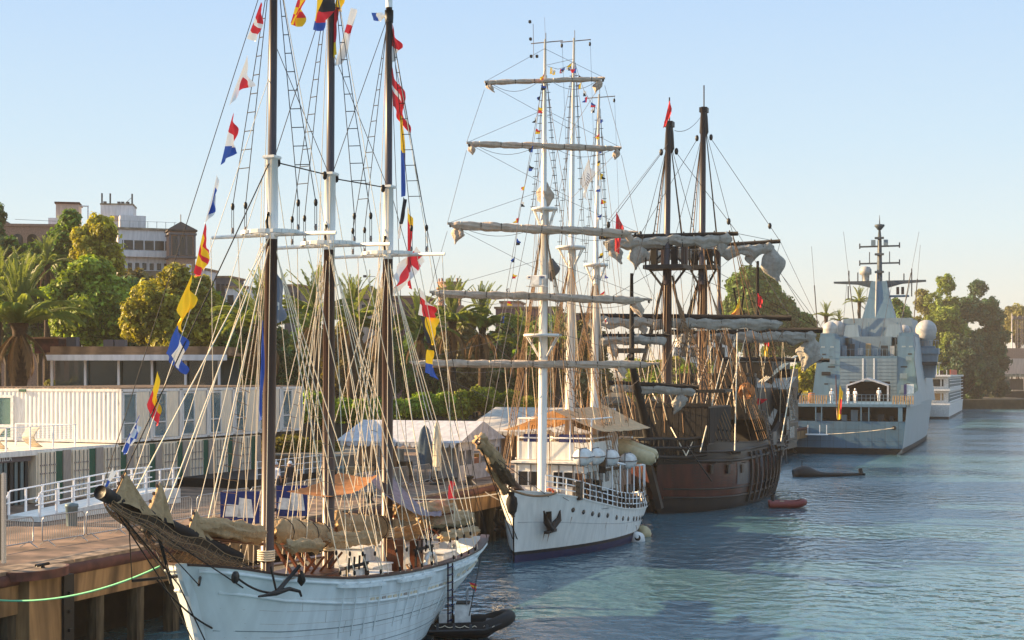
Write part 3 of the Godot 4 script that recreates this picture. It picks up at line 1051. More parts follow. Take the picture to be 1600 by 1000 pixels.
func hull_top(par, H, bul, wide, rail_m, deck_m, inner_m):
	# deck, inner bulwark and rail cap
	var n = 44
	var U = us(n)
	var g := Shape.new()
	for i in n:
		var q = []
		for u in [U[i], U[i + 1]]:
			var y = ip(H.rail, u) - bul
			var a = hy(H, u, y, 1)
			a.x = maxf(a.x - 0.08, 0.01)
			q.append(a)
		g.quad(Vector3(-q[0].x, q[0].y, q[0].z), Vector3(q[0].x, q[0].y, q[0].z), Vector3(q[1].x, q[1].y, q[1].z), Vector3(-q[1].x, q[1].y, q[1].z))
	put(par, "deck", g.done(), deck_m)
	for side in [1, -1]:
		g = Shape.new(true)
		var r0 = []
		var r1 = []
		for u in U:
			var a = hy(H, u, ip(H.rail, u) - bul, side)
			var b = hp(H, u, 0.995, side)
			a.x = side * maxf(absf(a.x) - 0.09, 0.005)
			b.x = side * maxf(absf(b.x) - 0.09, 0.005)
			r0.append(a)
			r1.append(b)
		g.sheet([r0, r1])
		put(par, "bulwark", g.done(), inner_m)
		g = Shape.new()
		var prev = null
		for u in U:
			var b = hp(H, u, 1.0, side)
			var o = side * (absf(b.x) + 0.05)
			var i2 = side * maxf(absf(b.x) - wide, 0.0)
			var q = [Vector3(o, b.y, b.z), Vector3(o, b.y + 0.07, b.z), Vector3(i2, b.y + 0.07, b.z), Vector3(i2, b.y, b.z)]
			if prev != null: g.skin(q, prev)
			prev = q
		put(par, "rail_cap", g.done(), rail_m)

# ---------------------------------------------------------------- rigging
func ladder(par, called, a0, a1, b0, b1, from, to, step, r, m):
	# ratlines between two ropes, joined into one part
	var g := Shape.new()
	var L = a0.distance_to(a1)
	var n = int(L / step)
	for i in range(1, n):
		var t = float(i) / n
		if t < from or t > to: continue
		g.bar(a0.lerp(a1, t), b0.lerp(b1, t), r * 2.0)
	var o = put(par, called, g.done(), m)
	o.set_meta("kind", "stuff")
	return o

func block(par, at, size, m, called = "pulley_block"):
	if not rope_mesh.has("block"):
		var g := Shape.new(true)
		g.lathe([Vector2(0.02, -0.5), Vector2(0.28, -0.36), Vector2(0.36, 0), Vector2(0.28, 0.36), Vector2(0.02, 0.5)], 8)
		rope_mesh["block"] = g.done()
	return put(par, called, rope_mesh["block"], m, Transform3D(Basis().scaled(Vector3(size * 0.8, size, size * 0.6)), at))

func shrouds(par, top, H, s0, spread, n, side, rail_off, r, m, rat_m, lanyard, rat_to = 0.9, step = 0.4, rails = 2):
	# a fan of shrouds from the masthead to the ship's side, with deadeyes and ratlines
	var L = ip(H.stern, 1.0) - ip(H.stem, 1.0)
	var prev = null
	for i in n:
		var s = s0 + spread * i / maxf(1, n - 1)
		var u = clampf((s - ip(H.stem, 1.0)) / L, 0, 1)
		var foot = hp(H, u, 1.0, side) + Vector3(side * 0.14, rail_off, 0)
		var a = top + Vector3(side * 0.12, -0.07 * i, 0)
		rope(par, "shroud", foot, a, r, m)
		var dir = (a - foot).normalized()
		block(par, foot + dir * 0.1, lanyard * 0.4, "iron_black", "deadeye")
		block(par, foot + dir * lanyard * 1.7, lanyard * 0.4, "iron_black", "deadeye")
		if prev != null and i <= rails:
			ladder(par, "ratlines", prev[0], prev[1], foot, a, 0.08, rat_to, step, r * 0.55, rat_m)
		prev = [foot, a]

# ---------------------------------------------------------------- schooner in front
var H1 := {}
func build_schooner():
	var o = thing("schooner", "white three-masted schooner with brown masts and tan furled sails, nearest the camera", "sailing ship", Vector3(-7.5, 0, -45), TURN)
	H1 = {"stem": [[-1, -2.9], [0, -3.5], [0.45, -3.78], [0.8, -4.3], [1, -4.75]], "stern": [[-1, 9.6], [0, 10.8], [0.5, 12.1], [0.62, 13.0], [1, 13.9]],
		"rail": [[0, 4.1], [0.12, 3.62], [0.3, 3.12], [0.5, 2.86], [0.75, 2.78], [0.9, 2.9], [1, 3.05]],
		"br": [[0, 0.12], [0.03, 0.95], [0.06, 1.4], [0.11, 1.85], [0.25, 2.35], [0.45, 2.58], [0.65, 2.6], [0.85, 2.3], [0.95, 1.85], [1, 1.5]],
		"bw": [[0, 0.06], [0.03, 0.5], [0.06, 0.82], [0.15, 1.4], [0.3, 1.95], [0.5, 2.3], [0.65, 2.15], [0.8, 1.5], [0.92, 0.75], [1, 0.2]], "flare": 0.8}
	var H = H1
	var hull = hull_band(o, "hull", H, 0.28, "rail", "hull_blue_white", 12)
	hull_band(hull, "bottom_paint", H, -1.3, 0.28, "waterline_green", 6)
	hull_top(hull, H, 0.75, 0.3, "rail_brown", "deck_wood", "white_paint")
	hull_line(hull, "rubbing_strake", H, func(u): return ip(H.rail, u) - 0.13, 0.06, "hull_blue_white")
	hull_line(hull, "rubbing_strake", H, func(u): return ip(H.rail, u) - 0.78, 0.055, "hull_blue_white", 0.02)
	hull_line(hull, "plank_seam", H, func(u): return ip(H.rail, u) * 0.52, 0.012, "slat_steel")
	hull_line(hull, "plank_seam", H, func(u): return ip(H.rail, u) * 0.3, 0.010, "slat_steel")
	for k in 7:
		var fr = 0.14 + 0.11 * k
		hull_line(hull, "plank_seam", H, func(u): return ip(H.rail, u) * fr, 0.004, "grey_panel", 0.02, 0.97, [1], 36)
	for k in 14:    # butts between planks
		var u = 0.1 + 0.06 * k
		var fr = 0.14 + 0.11 * ((k * 5) % 6)
		rope(hull, "plank_butt", hp(H, u, fr, 1) + Vector3(0.004, 0, 0), hp(H, u, fr + 0.11, 1) + Vector3(0.004, 0, 0), 0.004, "grey_panel")
	# stem post
	var g := Shape.new()
	var prev = null
	for i in 15:
		var t = -0.6 + i * 1.62 / 14
		var c = hp(H, 0, t, 1)
		c.x = 0
		var q = [c + Vector3(-0.13, 0, 0.02), c + Vector3(-0.07, 0, 0.3), c + Vector3(0.07, 0, 0.3), c + Vector3(0.13, 0, 0.02)]
		if prev != null: g.skin(q, prev)
		prev = q
	put(hull, "stem_post", g.done(), "hull_blue_white")
	# wash ports along the moulding, mostly cream, some grey
	for i in 28:
		var u = 0.36 + i * 0.0205
		if i in [9, 10, 18]: continue
		var p = hy(H, u, ip(H.rail, u) - 0.70 - (0.0 if i < 18 else -0.12), 1) + Vector3(0.012, 0, 0)
		boxed(hull, "wash_port", p, Vector3(0.03, 0.1, 0.24), "cream_white" if i % 4 != 2 else "grey_panel")
	# channels and chainplates under the shrouds
	var ms = [0.0, 3.66, 7.97]
	for k in 3:
		for side in [1, -1]:
			var s = ms[k] + 1.2
			var u = (s + 4.75) / 18.65
			var p = hp(H, u, 0.9, side)
			var ch := Shape.new()
			ch.bar(hp(H, u - 0.07, 0.93, side) + Vector3(side * 0.08, 0, 0), p + Vector3(side * 0.08, 0.08, 0), 0.26, 0.1)
			ch.bar(p + Vector3(side * 0.08, 0.08, 0), hp(H, minf(u + 0.07, 0.93), 0.93, side) + Vector3(side * 0.08, 0, 0), 0.255, 0.098)
			put(hull, "channel", ch.done(), "hull_blue_white")
			for j in 4:
				var uu = (ms[k] + 0.2 + j * 0.75 + 4.75) / 18.65
				rope(hull, "chainplate", hp(H, uu, 1.0, side) + Vector3(side * 0.12, 0, 0), hp(H, uu, 0.42, side) + Vector3(side * 0.015, 0, 0), 0.02, "hull_blue_white")
	# --- masts
	var base = [lp(o, 416, 900), lp(o, 512.5, 900), lp(o, 604.5, 900)]
	var hound = [lp(o, 424.5, 368), lp(o, 514.5, 385), lp(o, 606, 400)]
	var head = [lp(o, 425, 246), lp(o, 516, 272), lp(o, 607, 292)]
	var truck = [lp(o, 428, -60), lp(o, 518, -40), lp(o, 608, 12)]
	for k in 3:
		base[k].y = 2.0
		var m = spar(o, "mast", base[k], hound[k], 0.215, 0.185, "mast_brown", 14)
		spar(m, "masthead", hound[k] + Vector3(0, -0.12, 0), head[k], 0.195, 0.185, "white_paint", 14)
		spar(m, "topmast", head[k] + Vector3(0, -0.05, 0), truck[k], 0.135, 0.115, "topmast_grey", 12)
		boxed(m, "cap_band", head[k], Vector3(0.42, 0.1, 0.46), "white_paint")
		if k == 2:
			spar(m, "topmast_pole", truck[2], lp(o, 608, -10), 0.125, 0.11, "white_paint", 10)
			spar(m, "topmast_collar", truck[2] + Vector3(0, -0.55, 0), truck[2] + Vector3(0, -0.1, 0), 0.15, 0.16, "iron_black", 10)
		# crosstrees: long spreader athwart and a round-fronted trestle
		var ct = Shape.new(true)
		ct.tube([hound[k] + Vector3(-2.15, 0.0, 0.05), hound[k] + Vector3(0, 0.03, 0.05), hound[k] + Vector3(2.3, 0.0, 0.05)], [0.055, 0.075, 0.055], 8)
		put(m, "spreader", ct.done(), "white_paint")
		ct = Shape.new()
		var arc = []
		for j in 13:
			var a = -PI * 0.5 + PI * j / 12
			arc.append(hound[k] + Vector3(sin(a) * 0.95, 0.08, cos(a) * 0.75))
		for j in 12:
			ct.bar(arc[j], arc[j + 1], 0.1, 0.12)
		for x in [-0.45, 0.0, 0.45]:
			ct.box(hound[k] + Vector3(x, 0.08, 0.2), Vector3(0.1, 0.1, 1.1))
		put(m, "crosstree", ct.done(), "white_paint")
		g = Shape.new(true)
		g.tube([hound[k] + Vector3(0, 0.7, 0.2), hound[k] + Vector3(0, 0.4, 0.3), hound[k] + Vector3(0, 0.12, 0.25)], 0.05, 6)
		put(m, "halyard_block", g.done(), "iron_black")
		# rope wound round the mast foot
		g = Shape.new(true)
		for j in 5:
			var pts = []
			for a in 17: pts.append(base[k] + Vector3(cos(TAU * a / 16) * 0.25, 1.75 + j * 0.07 - (0.12 if k else 0.0), sin(TAU * a / 16) * 0.25))
			g.tube(pts, 0.03, 5, false)
		put(m, "rope_coil", g.done(), "rope_cream")
		for side in [1, -1]:
			shrouds(o, hound[k] + Vector3(0, -0.25, 0), H, ms[k] - 0.1, 2.4, 4, side, 0.1, 0.0145, "rope_cream", "rope_brown", 0.42, 0.88, 0.42, 2 if k == 0 else 1)
			# topmast shrouds, set up to the spreader with tackles, and a rope ladder between them
			var tops = truck[k] + Vector3(side * 0.1, -0.7 if k == 2 else 0.0, 0)
			var feet = []
			for j in 2:
				var x = side * [0.95, 1.5][j]
				var ft = hound[k] + Vector3(x, 0.1, -0.12 * j)
				var up = ft.lerp(tops, 0.125)
				rope(o, "topmast_shroud", ft + Vector3(0, 0.9, 0), tops, 0.014, "rope_dark")
				rope(o, "tackle_rope", ft + Vector3(-0.035, 0, 0), ft + Vector3(-0.035, 0.85, 0), 0.011, "rope_dark")
				rope(o, "tackle_rope", ft + Vector3(0.035, 0, 0), ft + Vector3(0.035, 0.85, 0), 0.011, "rope_dark")
				block(o, ft + Vector3(0, 0.12, 0), 0.2, "rope_grey")
				block(o, ft + Vector3(0, 0.88, 0), 0.24, "iron_black")
				feet.append(ft + Vector3(0, 0.9, 0))
			ladder(o, "ratlines", feet[0], tops, feet[1], tops, 0.1, 0.97, 0.55, 0.012, "rope_dark")
			# outer backstays down to the rail
			rope(o, "backstay", tops, hp(H, clampf((ms[k] + 3.0 + 4.75) / 18.65, 0, 1), 1.0, side), 0.012, "rope_cream")
			rope(o, "running_line", hound[k] + Vector3(side * 2.2, 0, 0.05), hp(H, (ms[k] + 0.5 + 4.75) / 18.65, 1.0, side), 0.012, "rope_cream")
			rope(o, "running_line", hound[k] + Vector3(side * 1.2, 0, 0.05), hp(H, (ms[k] + 2.7 + 4.75) / 18.65, 1.0, side), 0.013, "rope_cream")
		# halyards along the mast
		for j in 2:
			var a = base[k] + Vector3(0.12 - j * 0.42, 0.9, 0.25 + 0.05 * (j % 2))
			rope(o, "halyard", a, head[k] + Vector3(0.1 - j * 0.34, -0.1 - 0.5 * (j % 3), 0.2), 0.012, "rope_cream" if j != 2 else "clean_white")
	# crossing lines between the masts
	for a in [[2, 0], [4, 1], [0, 2], [1, 3]]:
		pass
	rope(o, "triatic_stay", head[0] + Vector3(0, -0.12, -0.2), head[1] + Vector3(0, -0.05, 0.2), 0.022, "rope_dark")
	rope(o, "triatic_stay", head[1] + Vector3(0, -0.12, -0.2), head[2] + Vector3(0, -0.05, 0.2), 0.022, "rope_dark")
	for k in 2:
		for t in [0.1, 0.9]:
			block(o, head[k].lerp(head[k + 1], t) + Vector3(0, -0.1, 0), 0.3, "iron_black", "stay_fitting")
		# topmast stays crossing down to the next masthead
		rope(o, "topmast_stay", truck[k + 1] + Vector3(0, -0.2, 0), head[k] + Vector3(0, 0.1, -0.2), 0.013, "rope_dark")
		rope(o, "topmast_stay", truck[k] + Vector3(0, -2.5, 0), head[k + 1] + Vector3(0, 0.1, 0.2), 0.012, "rope_dark")
		rope(o, "peak_halyard", head[k] + Vector3(0.05, -0.5, -0.2), base[k + 1] + Vector3(0.1, 2.4, 0.3), 0.013, "rope_cream")
		rope(o, "peak_halyard", head[k + 1] + Vector3(-0.05, -1.5, 0.2), base[k] + Vector3(0.4, 1.2, -0.5), 0.013, "rope_cream")
		rope(o, "lazy_line", hound[k] + Vector3(0, -0.5, -0.2), base[k + 1] + Vector3(-0.6, 1.1, 0.5), 0.012, "rope_cream")
		rope(o, "lazy_line", hound[k + 1] + Vector3(0, -0.5, 0.2), base[k] + Vector3(0.8, 1.0, -0.9), 0.012, "rope_cream")
		rope(o, "lazy_line", hound[k + 1] + Vector3(0.2, -0.3, 0.2), hp(H, (ms[k] + 2.6 + 4.75) / 18.65, 1.0, 1), 0.014, "rope_cream")
		rope(o, "lazy_line", hound[k + 1] + Vector3(-0.2, -0.3, 0.2), hp(H, (ms[k] + 2.2 + 4.75) / 18.65, 1.0, -1), 0.014, "rope_cream")
	for a in [[700, 400, 760, 820], [655, 160, 735, 640], [610, 60, 702, 460]]:   # lines running aft of the last mast
		rope(o, "running_backstay", lp(o, a[0], a[1]) if a[0] < 620 else lp(o, 608, a[1] - 110), hp(H, 0.97, 1.0, 1 if a[0] > 650 else -1), 0.012, "rope_dark")
	# --- bowsprit with its stays
	var tip = lp(o, 156, 769)
	var heel = lp(o, 372, 872)
	var bs = spar(o, "bowsprit", tip, heel, 0.15, 0.2, "dark_wood", 12)
	spar(bs, "end_cap", tip, tip.lerp(heel, 0.07), 0.19, 0.19, "iron_black", 12)
	for a in [[420, 256, 176, 778, "rope_dark"], [420, 372, 200, 790, "rope_cream"], [422, 366, 252, 812, "rope_cream"], [424, 366, 318, 845, "rope_cream"]]:
		rope(o, "forestay", lp(o, a[0], a[1]), lp(o, a[2], a[3]), 0.019, a[4])
	for a in [[413, 380, 262, 815], [414, 380, 300, 835], [425, 120, 195, 786], [423, 250, 245, 808]]:
		rope(o, "jib_halyard", lp(o, a[0], a[1]) + Vector3(-0.1, 0, 0), lp(o, a[2], a[3]), 0.011, "rope_cream")
	# flag line from the topmast to the bowsprit end
	rope(o, "flag_line", lp(o, 411, -25), lp(o, 160, 762), 0.012, "rope_dark")
	# dolphin striker and bobstays
	var ds = lp(o, 268, 914)
	spar(bs, "dolphin_striker", lp(o, 245, 826), ds, 0.05, 0.045, "iron_black")
	for side in [1, -1]:
		rope(bs, "bobstay", lp(o, 166, 776), ds + Vector3(side * 0.25, 0, 0), 0.022, "iron_black")
		rope(bs, "bobstay", ds + Vector3(side * 0.25, 0, 0), hy(H, 0.008, 1.3, side), 0.02, "iron_black")
		rope(bs, "whisker_stay", lp(o, 170, 780), hp(H, 0.05, 0.86, side), 0.02, "iron_black")
		rope(bs, "whisker_boom", hp(H, 0.01, 0.92, side), ds + Vector3(side * 1.1, 0.1, 0.3), 0.045, "iron_black")
		rope(bs, "bobstay", ds + Vector3(side * 1.1, 0.1, 0.3), lp(o, 200, 795), 0.016, "iron_black")
	sag(bs, "chain", lp(o, 245, 905), hy(H, 0.01, 2.2, 1), 0.15, 0.028, "iron_black")
	for j in 4:
		rope(bs, "footrope", lp(o, 228 + j * 14, 846 + j * 12, -0.5), lp(o, 240 + j * 12, 862 + j * 16, 0.5), 0.014, "rope_dark")
	# brown safety net under the bowsprit
	for side in [1, -1]:
		var rows = []
		for j in 8:
			var v = j / 7.0
			var row = []
			for i in 24:
				var u = i / 23.0
				var a = tip.lerp(heel, 0.05 + 0.95 * u)
				var b = tip.lerp(heel, 0.05 + 0.95 * u) + Vector3(side * (0.15 + 1.45 * pow(u, 0.8)), -0.25 * sin(u * PI) - 0.1, 0)
				if u > 0.55:
					var e = hp(H, clampf((u - 0.55) * 0.32, 0.0, 0.16), 1.0, side) + Vector3(side * 0.08, -0.1, 0)
					b = b.lerp(e, smoothstep(0.55, 1.0, u))
				var p = a.lerp(b, v)
				p.y -= 0.55 * sin(PI * v) * (0.4 + 0.6 * sin(PI * u)) + 0.08 * sin(u * 23.0) * v
				row.append(p)
			rows.append(row)
		g = Shape.new(true)
		g.sheet(rows)
		put(bs, "safety_net", g.done(), "net")
		g = Shape.new()
		for r in rows:
			for i in 23: g.bar(r[i], r[i + 1], 0.018)
		for i in range(0, 24):
			for j in 7: g.bar(rows[j][i], rows[j + 1][i], 0.016)
		put(bs, "net_cord", g.done(), "rope_brown").set_meta("kind", "stuff")
	# three jibs lowered on the bowsprit
	jib(o, lp(o, 196, 738), lp(o, 172, 782), lp(o, 246, 815), 0.28, 3)
	jib(o, lp(o, 250, 752), lp(o, 228, 800), lp(o, 275, 832), 0.22, 5)
	jib(o, lp(o, 306, 795), lp(o, 288, 838), lp(o, 330, 846), 0.22, 8)
	furled(o, lp(o, 305, 822), lp(o, 408, 835), 0.28, "canvas", "furled_staysail", 0.0, 0.3, 7)
	rope(o, "staysail_boom", lp(o, 300, 838), lp(o, 410, 850), 0.06, "varnish")
	# booms with rolled mainsails
	for k in 2:
		var a = lp(o, [428, 524][k], [826, 815][k])
		var b = lp(o, [508, 598][k], [834, 822][k])
		var bm = spar(o, "boom", a + Vector3(0, -0.25, 0.2), b + Vector3(0, -0.25, 0), 0.09, 0.09, "varnish")
		furled(bm, a, b, 0.42, "canvas", "rolled_sail", 0.15, 0.16, 20 + k)
		for j in 4:
			var c = a.lerp(b, 0.15 + 0.24 * j)
			g = Shape.new(true)
			var pts = []
			for q in 13: pts.append(c + Vector3(cos(TAU * q / 12) * 0.45, sin(TAU * q / 12) * 0.45 - 0.07, 0))
			g.tube(pts, 0.016, 5, false)
			put(bm, "sail_tie", g.done(), "rope_dark")
	var bm2 = spar(o, "boom", lp(o, 612, 808), lp(o, 706, 800), 0.1, 0.09, "varnish")
	furled(bm2, lp(o, 616, 800), lp(o, 700, 790), 0.3, "canvas", "rolled_sail", 0.1, 0.25, 31)
	# awnings
	awning(o, "tan_awning", [lp(o, 447, 768, -0.6), lp(o, 530, 738, -1.8), lp(o, 590, 742, -0.6), lp(o, 545, 772, 0.6)], 0.18, "awning_tan")
	awning(o, "grey_awning", [lp(o, 566, 736, -1.6), lp(o, 606, 737, -1.6), lp(o, 680, 805, 1.4), lp(o, 630, 790, 1.8)], 0.25, "awning_grey")
	awning(o, "grey_awning", [lp(o, 640, 782, -1.4), lp(o, 690, 780, -1.2), lp(o, 690, 806, 1.2), lp(o, 645, 800, 1.4)], 0.1, "awning_grey")
	# --- deck fittings
	var dy = 2.1
	var hs = boxed(o, "skylight_house", Vector3(0, dy + 0.45, -2.0), Vector3(1.7, 0.9, 1.9), "varnish")
	for j in 4:
		g = Shape.new()
		g.bar(Vector3(-0.9 + j * 0.1, 1.5, -0.9 + j * 0.6), Vector3(0.85, -0.35, -0.6 + j * 0.55), 0.09)
		g.bar(Vector3(0.9, 1.1, -0.9 + j * 0.6), Vector3(-0.2, -0.35, -0.6 + j * 0.55), 0.07)
		put(hs, "crutch_beam", g.done(), "varnish")
	boxed(hs, "roof", Vector3(0, 0.52, 0), Vector3(1.9, 0.08, 2.1), "rail_brown")
	boxed(o, "windlass", Vector3(0, dy + 0.5, 1.8), Vector3(1.5, 0.5, 0.5), "iron_black")
	for a in [[1.5, 3.6, 1.1, 0.75, 1.3, "locker"], [0.5, 5.3, 1.3, 0.8, 1.5, "locker"], [-0.4, 6.1, 1.2, 1.3, 1.0, "deck_box"], [1.3, 9.6, 0.9, 0.8, 1.1, "deck_box"], [-0.6, 10.6, 2.2, 0.9, 1.6, "cabin_trunk"]]:
		var bx = boxed(o, a[5], Vector3(a[0], dy + a[3] * 0.5, -a[1]), Vector3(a[2], a[3], a[4]), "clean_white")
		boxed(bx, "lid", Vector3(0, a[3] * 0.5 + 0.04, 0), Vector3(a[2] + 0.08, 0.07, a[4] + 0.08), "clean_white")
	boxed(o, "gear_post", Vector3(1.0, dy + 0.8, -6.6), Vector3(0.4, 1.6, 0.5), "varnish")
	boxed(o, "gear_post", Vector3(1.5, dy + 0.75, -7.3), Vector3(0.35, 1.5, 0.4), "varnish")
	boxed(o, "cloth_screen", Vector3(1.9, dy + 0.75, -2.2), Vector3(0.05, 0.8, 0.95), "clean_white")
	for j in 2:
		g = Shape.new()
		for q in [0, 1.3]:
			g.bar(Vector3(2.0, dy, -1.2 - q - j * 5), Vector3(2.0, dy + 1.35, -1.2 - q - j * 5), 0.07)
		g.bar(Vector3(2.0, dy + 1.3, -1.1 - j * 5), Vector3(2.0, dy + 1.3, -2.6 - j * 5), 0.09)
		for q in 4: g.bar(Vector3(2.0, dy + 1.15, -1.3 - q * 0.35 - j * 5), Vector3(2.0, dy + 1.6, -1.35 - q * 0.35 - j * 5), 0.05)
		put(o, "pin_rail", g.done(), "dark_wood")
	g = Shape.new(true)
	for j in 5:
		var c = Vector3(1.75, dy + 0.12, -0.4 - j * 0.55)
		g.tube([c, c + Vector3(0.1, 0.12, 0.1), c + Vector3(0, 0.05, 0.25), c + Vector3(-0.2, 0.14, 0.1), c], 0.05, 5)
	put(o, "coiled_line", g.done(), "rope_cream").set_meta("kind", "stuff")
	for a in [[2.05, 7.5, 0.42], [1.0, 11.7, 0.3]]:   # white ring stowed inside the rail
		g = Shape.new(true)
		var pts = []
		for q in 21: pts.append(Vector3(a[0] - 0.1, dy + 0.62 + sin(TAU * q / 20) * a[2], -a[1] + cos(TAU * q / 20) * a[2]))
		g.tube(pts, 0.085, 8, false)
		put(o, "life_ring", g.done(), "clean_white")
	g = Shape.new(true)
	for j in 22:
		var x = rnd(-1.9, 1.9)
		var s = rnd(0.6, 11.5)
		var c = Vector3(x, dy + 0.1, -s)
		g.tube([c, c + Vector3(rnd(-0.2, 0.2), rnd(0.15, 0.5), rnd(-0.2, 0.2)), c + Vector3(rnd(-0.3, 0.3), rnd(0.1, 0.7), rnd(-0.3, 0.3)), c + Vector3(rnd(-0.2, 0.2), 0, rnd(-0.3, 0.3))], 0.05, 5)
	put(o, "heaped_rope", g.done(), "rope_brown").set_meta("kind", "stuff")
	# loose canvas and covers about the deck
	for a in [[515, 842, 590, 838, 0.24, 0.9], [600, 838, 655, 826, 0.26, -0.9], [655, 812, 735, 806, 0.3, -1.2], [690, 838, 745, 828, 0.2, 1.3], [452, 852, 500, 850, 0.2, 1.5]]:
		furled(o, lp(o, a[0], a[1], a[5]), lp(o, a[2], a[3], a[5]), a[4], "canvas", "bundled_canvas", 0.2, 0.35, int(a[0]))
	awning(o, "draped_cover", [lp(o, 655, 792, -0.8), lp(o, 712, 784, -0.8), lp(o, 722, 812, 0.6), lp(o, 662, 820, 0.6)], 0.12, "canvas")
	# figures' place: helmsman's grating and wheel
	g = Shape.new(true)
	var pts = []
	for q in 25: pts.append(Vector3(cos(TAU * q / 24) * 0.42, dy + 1.0 + sin(TAU * q / 24) * 0.42, -11.6))
	g.tube(pts, 0.03, 6, false)
	for q in 4: g.bar(Vector3(cos(PI * q / 4) * 0.55, dy + 1.0 + sin(PI * q / 4) * 0.55, -11.6), Vector3(-cos(PI * q / 4) * 0.55, dy + 1.0 - sin(PI * q / 4) * 0.55, -11.6), 0.035)
	put(o, "steering_wheel", g.done(), "varnish")
	# --- bow anchor hung on the port side
	var an = put(o, "anchor", null, "iron_black")
	g = Shape.new(true)
	var cr = lp(o, 432, 926, 2.35)
	var hd = lp(o, 468, 884, 2.4)
	g.tube([cr, hd], [0.07, 0.055], 8)
	g.tube([lp(o, 404, 932, 2.3), lp(o, 416, 930, 2.36), cr, lp(o, 452, 920, 2.42), lp(o, 468, 924, 2.5), lp(o, 471, 932, 2.52)], [0.03, 0.045, 0.09, 0.06, 0.045, 0.03], 8)
	g.lathe([Vector2(0.02, -0.2), Vector2(0.13, -0.06), Vector2(0.09, 0.16), Vector2(0.03, 0.24)], 8, lp(o, 471, 905, 2.45))
	an.mesh = g.done()
	g = Shape.new(true)
	g.lathe([Vector2(0.01, 0), Vector2(0.17, 0.01), Vector2(0.17, 0.06), Vector2(0.01, 0.07)], 14, lp(o, 366, 902, 2.0), Basis(Vector3.FORWARD, PI * 0.5) * Basis(Vector3.UP, 0.0))
	put(an, "anchor_fluke", g.done(), "iron_black")
	sag(an, "chain", lp(o, 372, 904, 2.0), cr, 0.12, 0.032, "iron_black")
	rope(an, "hanging_chain", cr, lp(o, 423, 886, 2.3), 0.035, "iron_black")
	# boarding ladder on the port quarter
	var bl = put(o, "rope_ladder", null, "rope_dark")
	g = Shape.new()
	var la = [lp(o, 700, 880, 2.75), lp(o, 707, 880, 2.75)]
	var lb = [lp(o, 700, 975, 2.45), lp(o, 707, 975, 2.45)]
	for j in 2: g.bar(la[j], lb[j], 0.045)
	bl.mesh = g.done()
	for j in 8:
		var t = (j + 0.5) / 8.0
		boxed(bl, "rung", la[0].lerp(lb[0], t).lerp(la[1].lerp(lb[1], t), 0.5), Vector3(0.07, 0.06, 0.42), "boot_blue")
	sag(o, "mooring_line", lp(o, 250, 885, -0.4), o.transform.affine_inverse() * wp(-30, 935, 44.0), 0.4, 0.03, "rope_green", 16)
	sag(o, "mooring_line", hp(H, 0.9, 0.98, 1), o.transform.affine_inverse() * wp(733, 962, 51.0), 0.0, 0.02, "rope_dark", 4)
	# --- inflatable tender alongside
	rib_boat()

func jib(o, apex, fa, fb, thick, sd):
	var g := Shape.new(true)
	var rows = []
	for i in 11:
		var v = i / 10.0
		var row = []
		for j in 25:
			var a = TAU * j / 24
			var c = fa.lerp(fb, 0.5 - 0.5 * cos(a))
			var p = apex.lerp(c, pow(v, 0.8))
			p.x += thick * sin(a) * sqrt(v) * (1.0 + 0.35 * sin(a * 7.0 + sd + v * 2.0))
			p.y += 0.05 * sin(a * 5.0 + sd) * v - 0.12 * sin(PI * v)
			row.append(p)
		rows.append(row)
	g.sheet(rows)
	var j = put(o, "lowered_jib", g.done(), "canvas")
	for k in 3:
		boxed(j, "sail_hank", apex.lerp(fa, 0.15 + 0.25 * k) + Vector3(0, 0, 0.03), Vector3(0.06, 0.1, 0.06), "rail_brown")

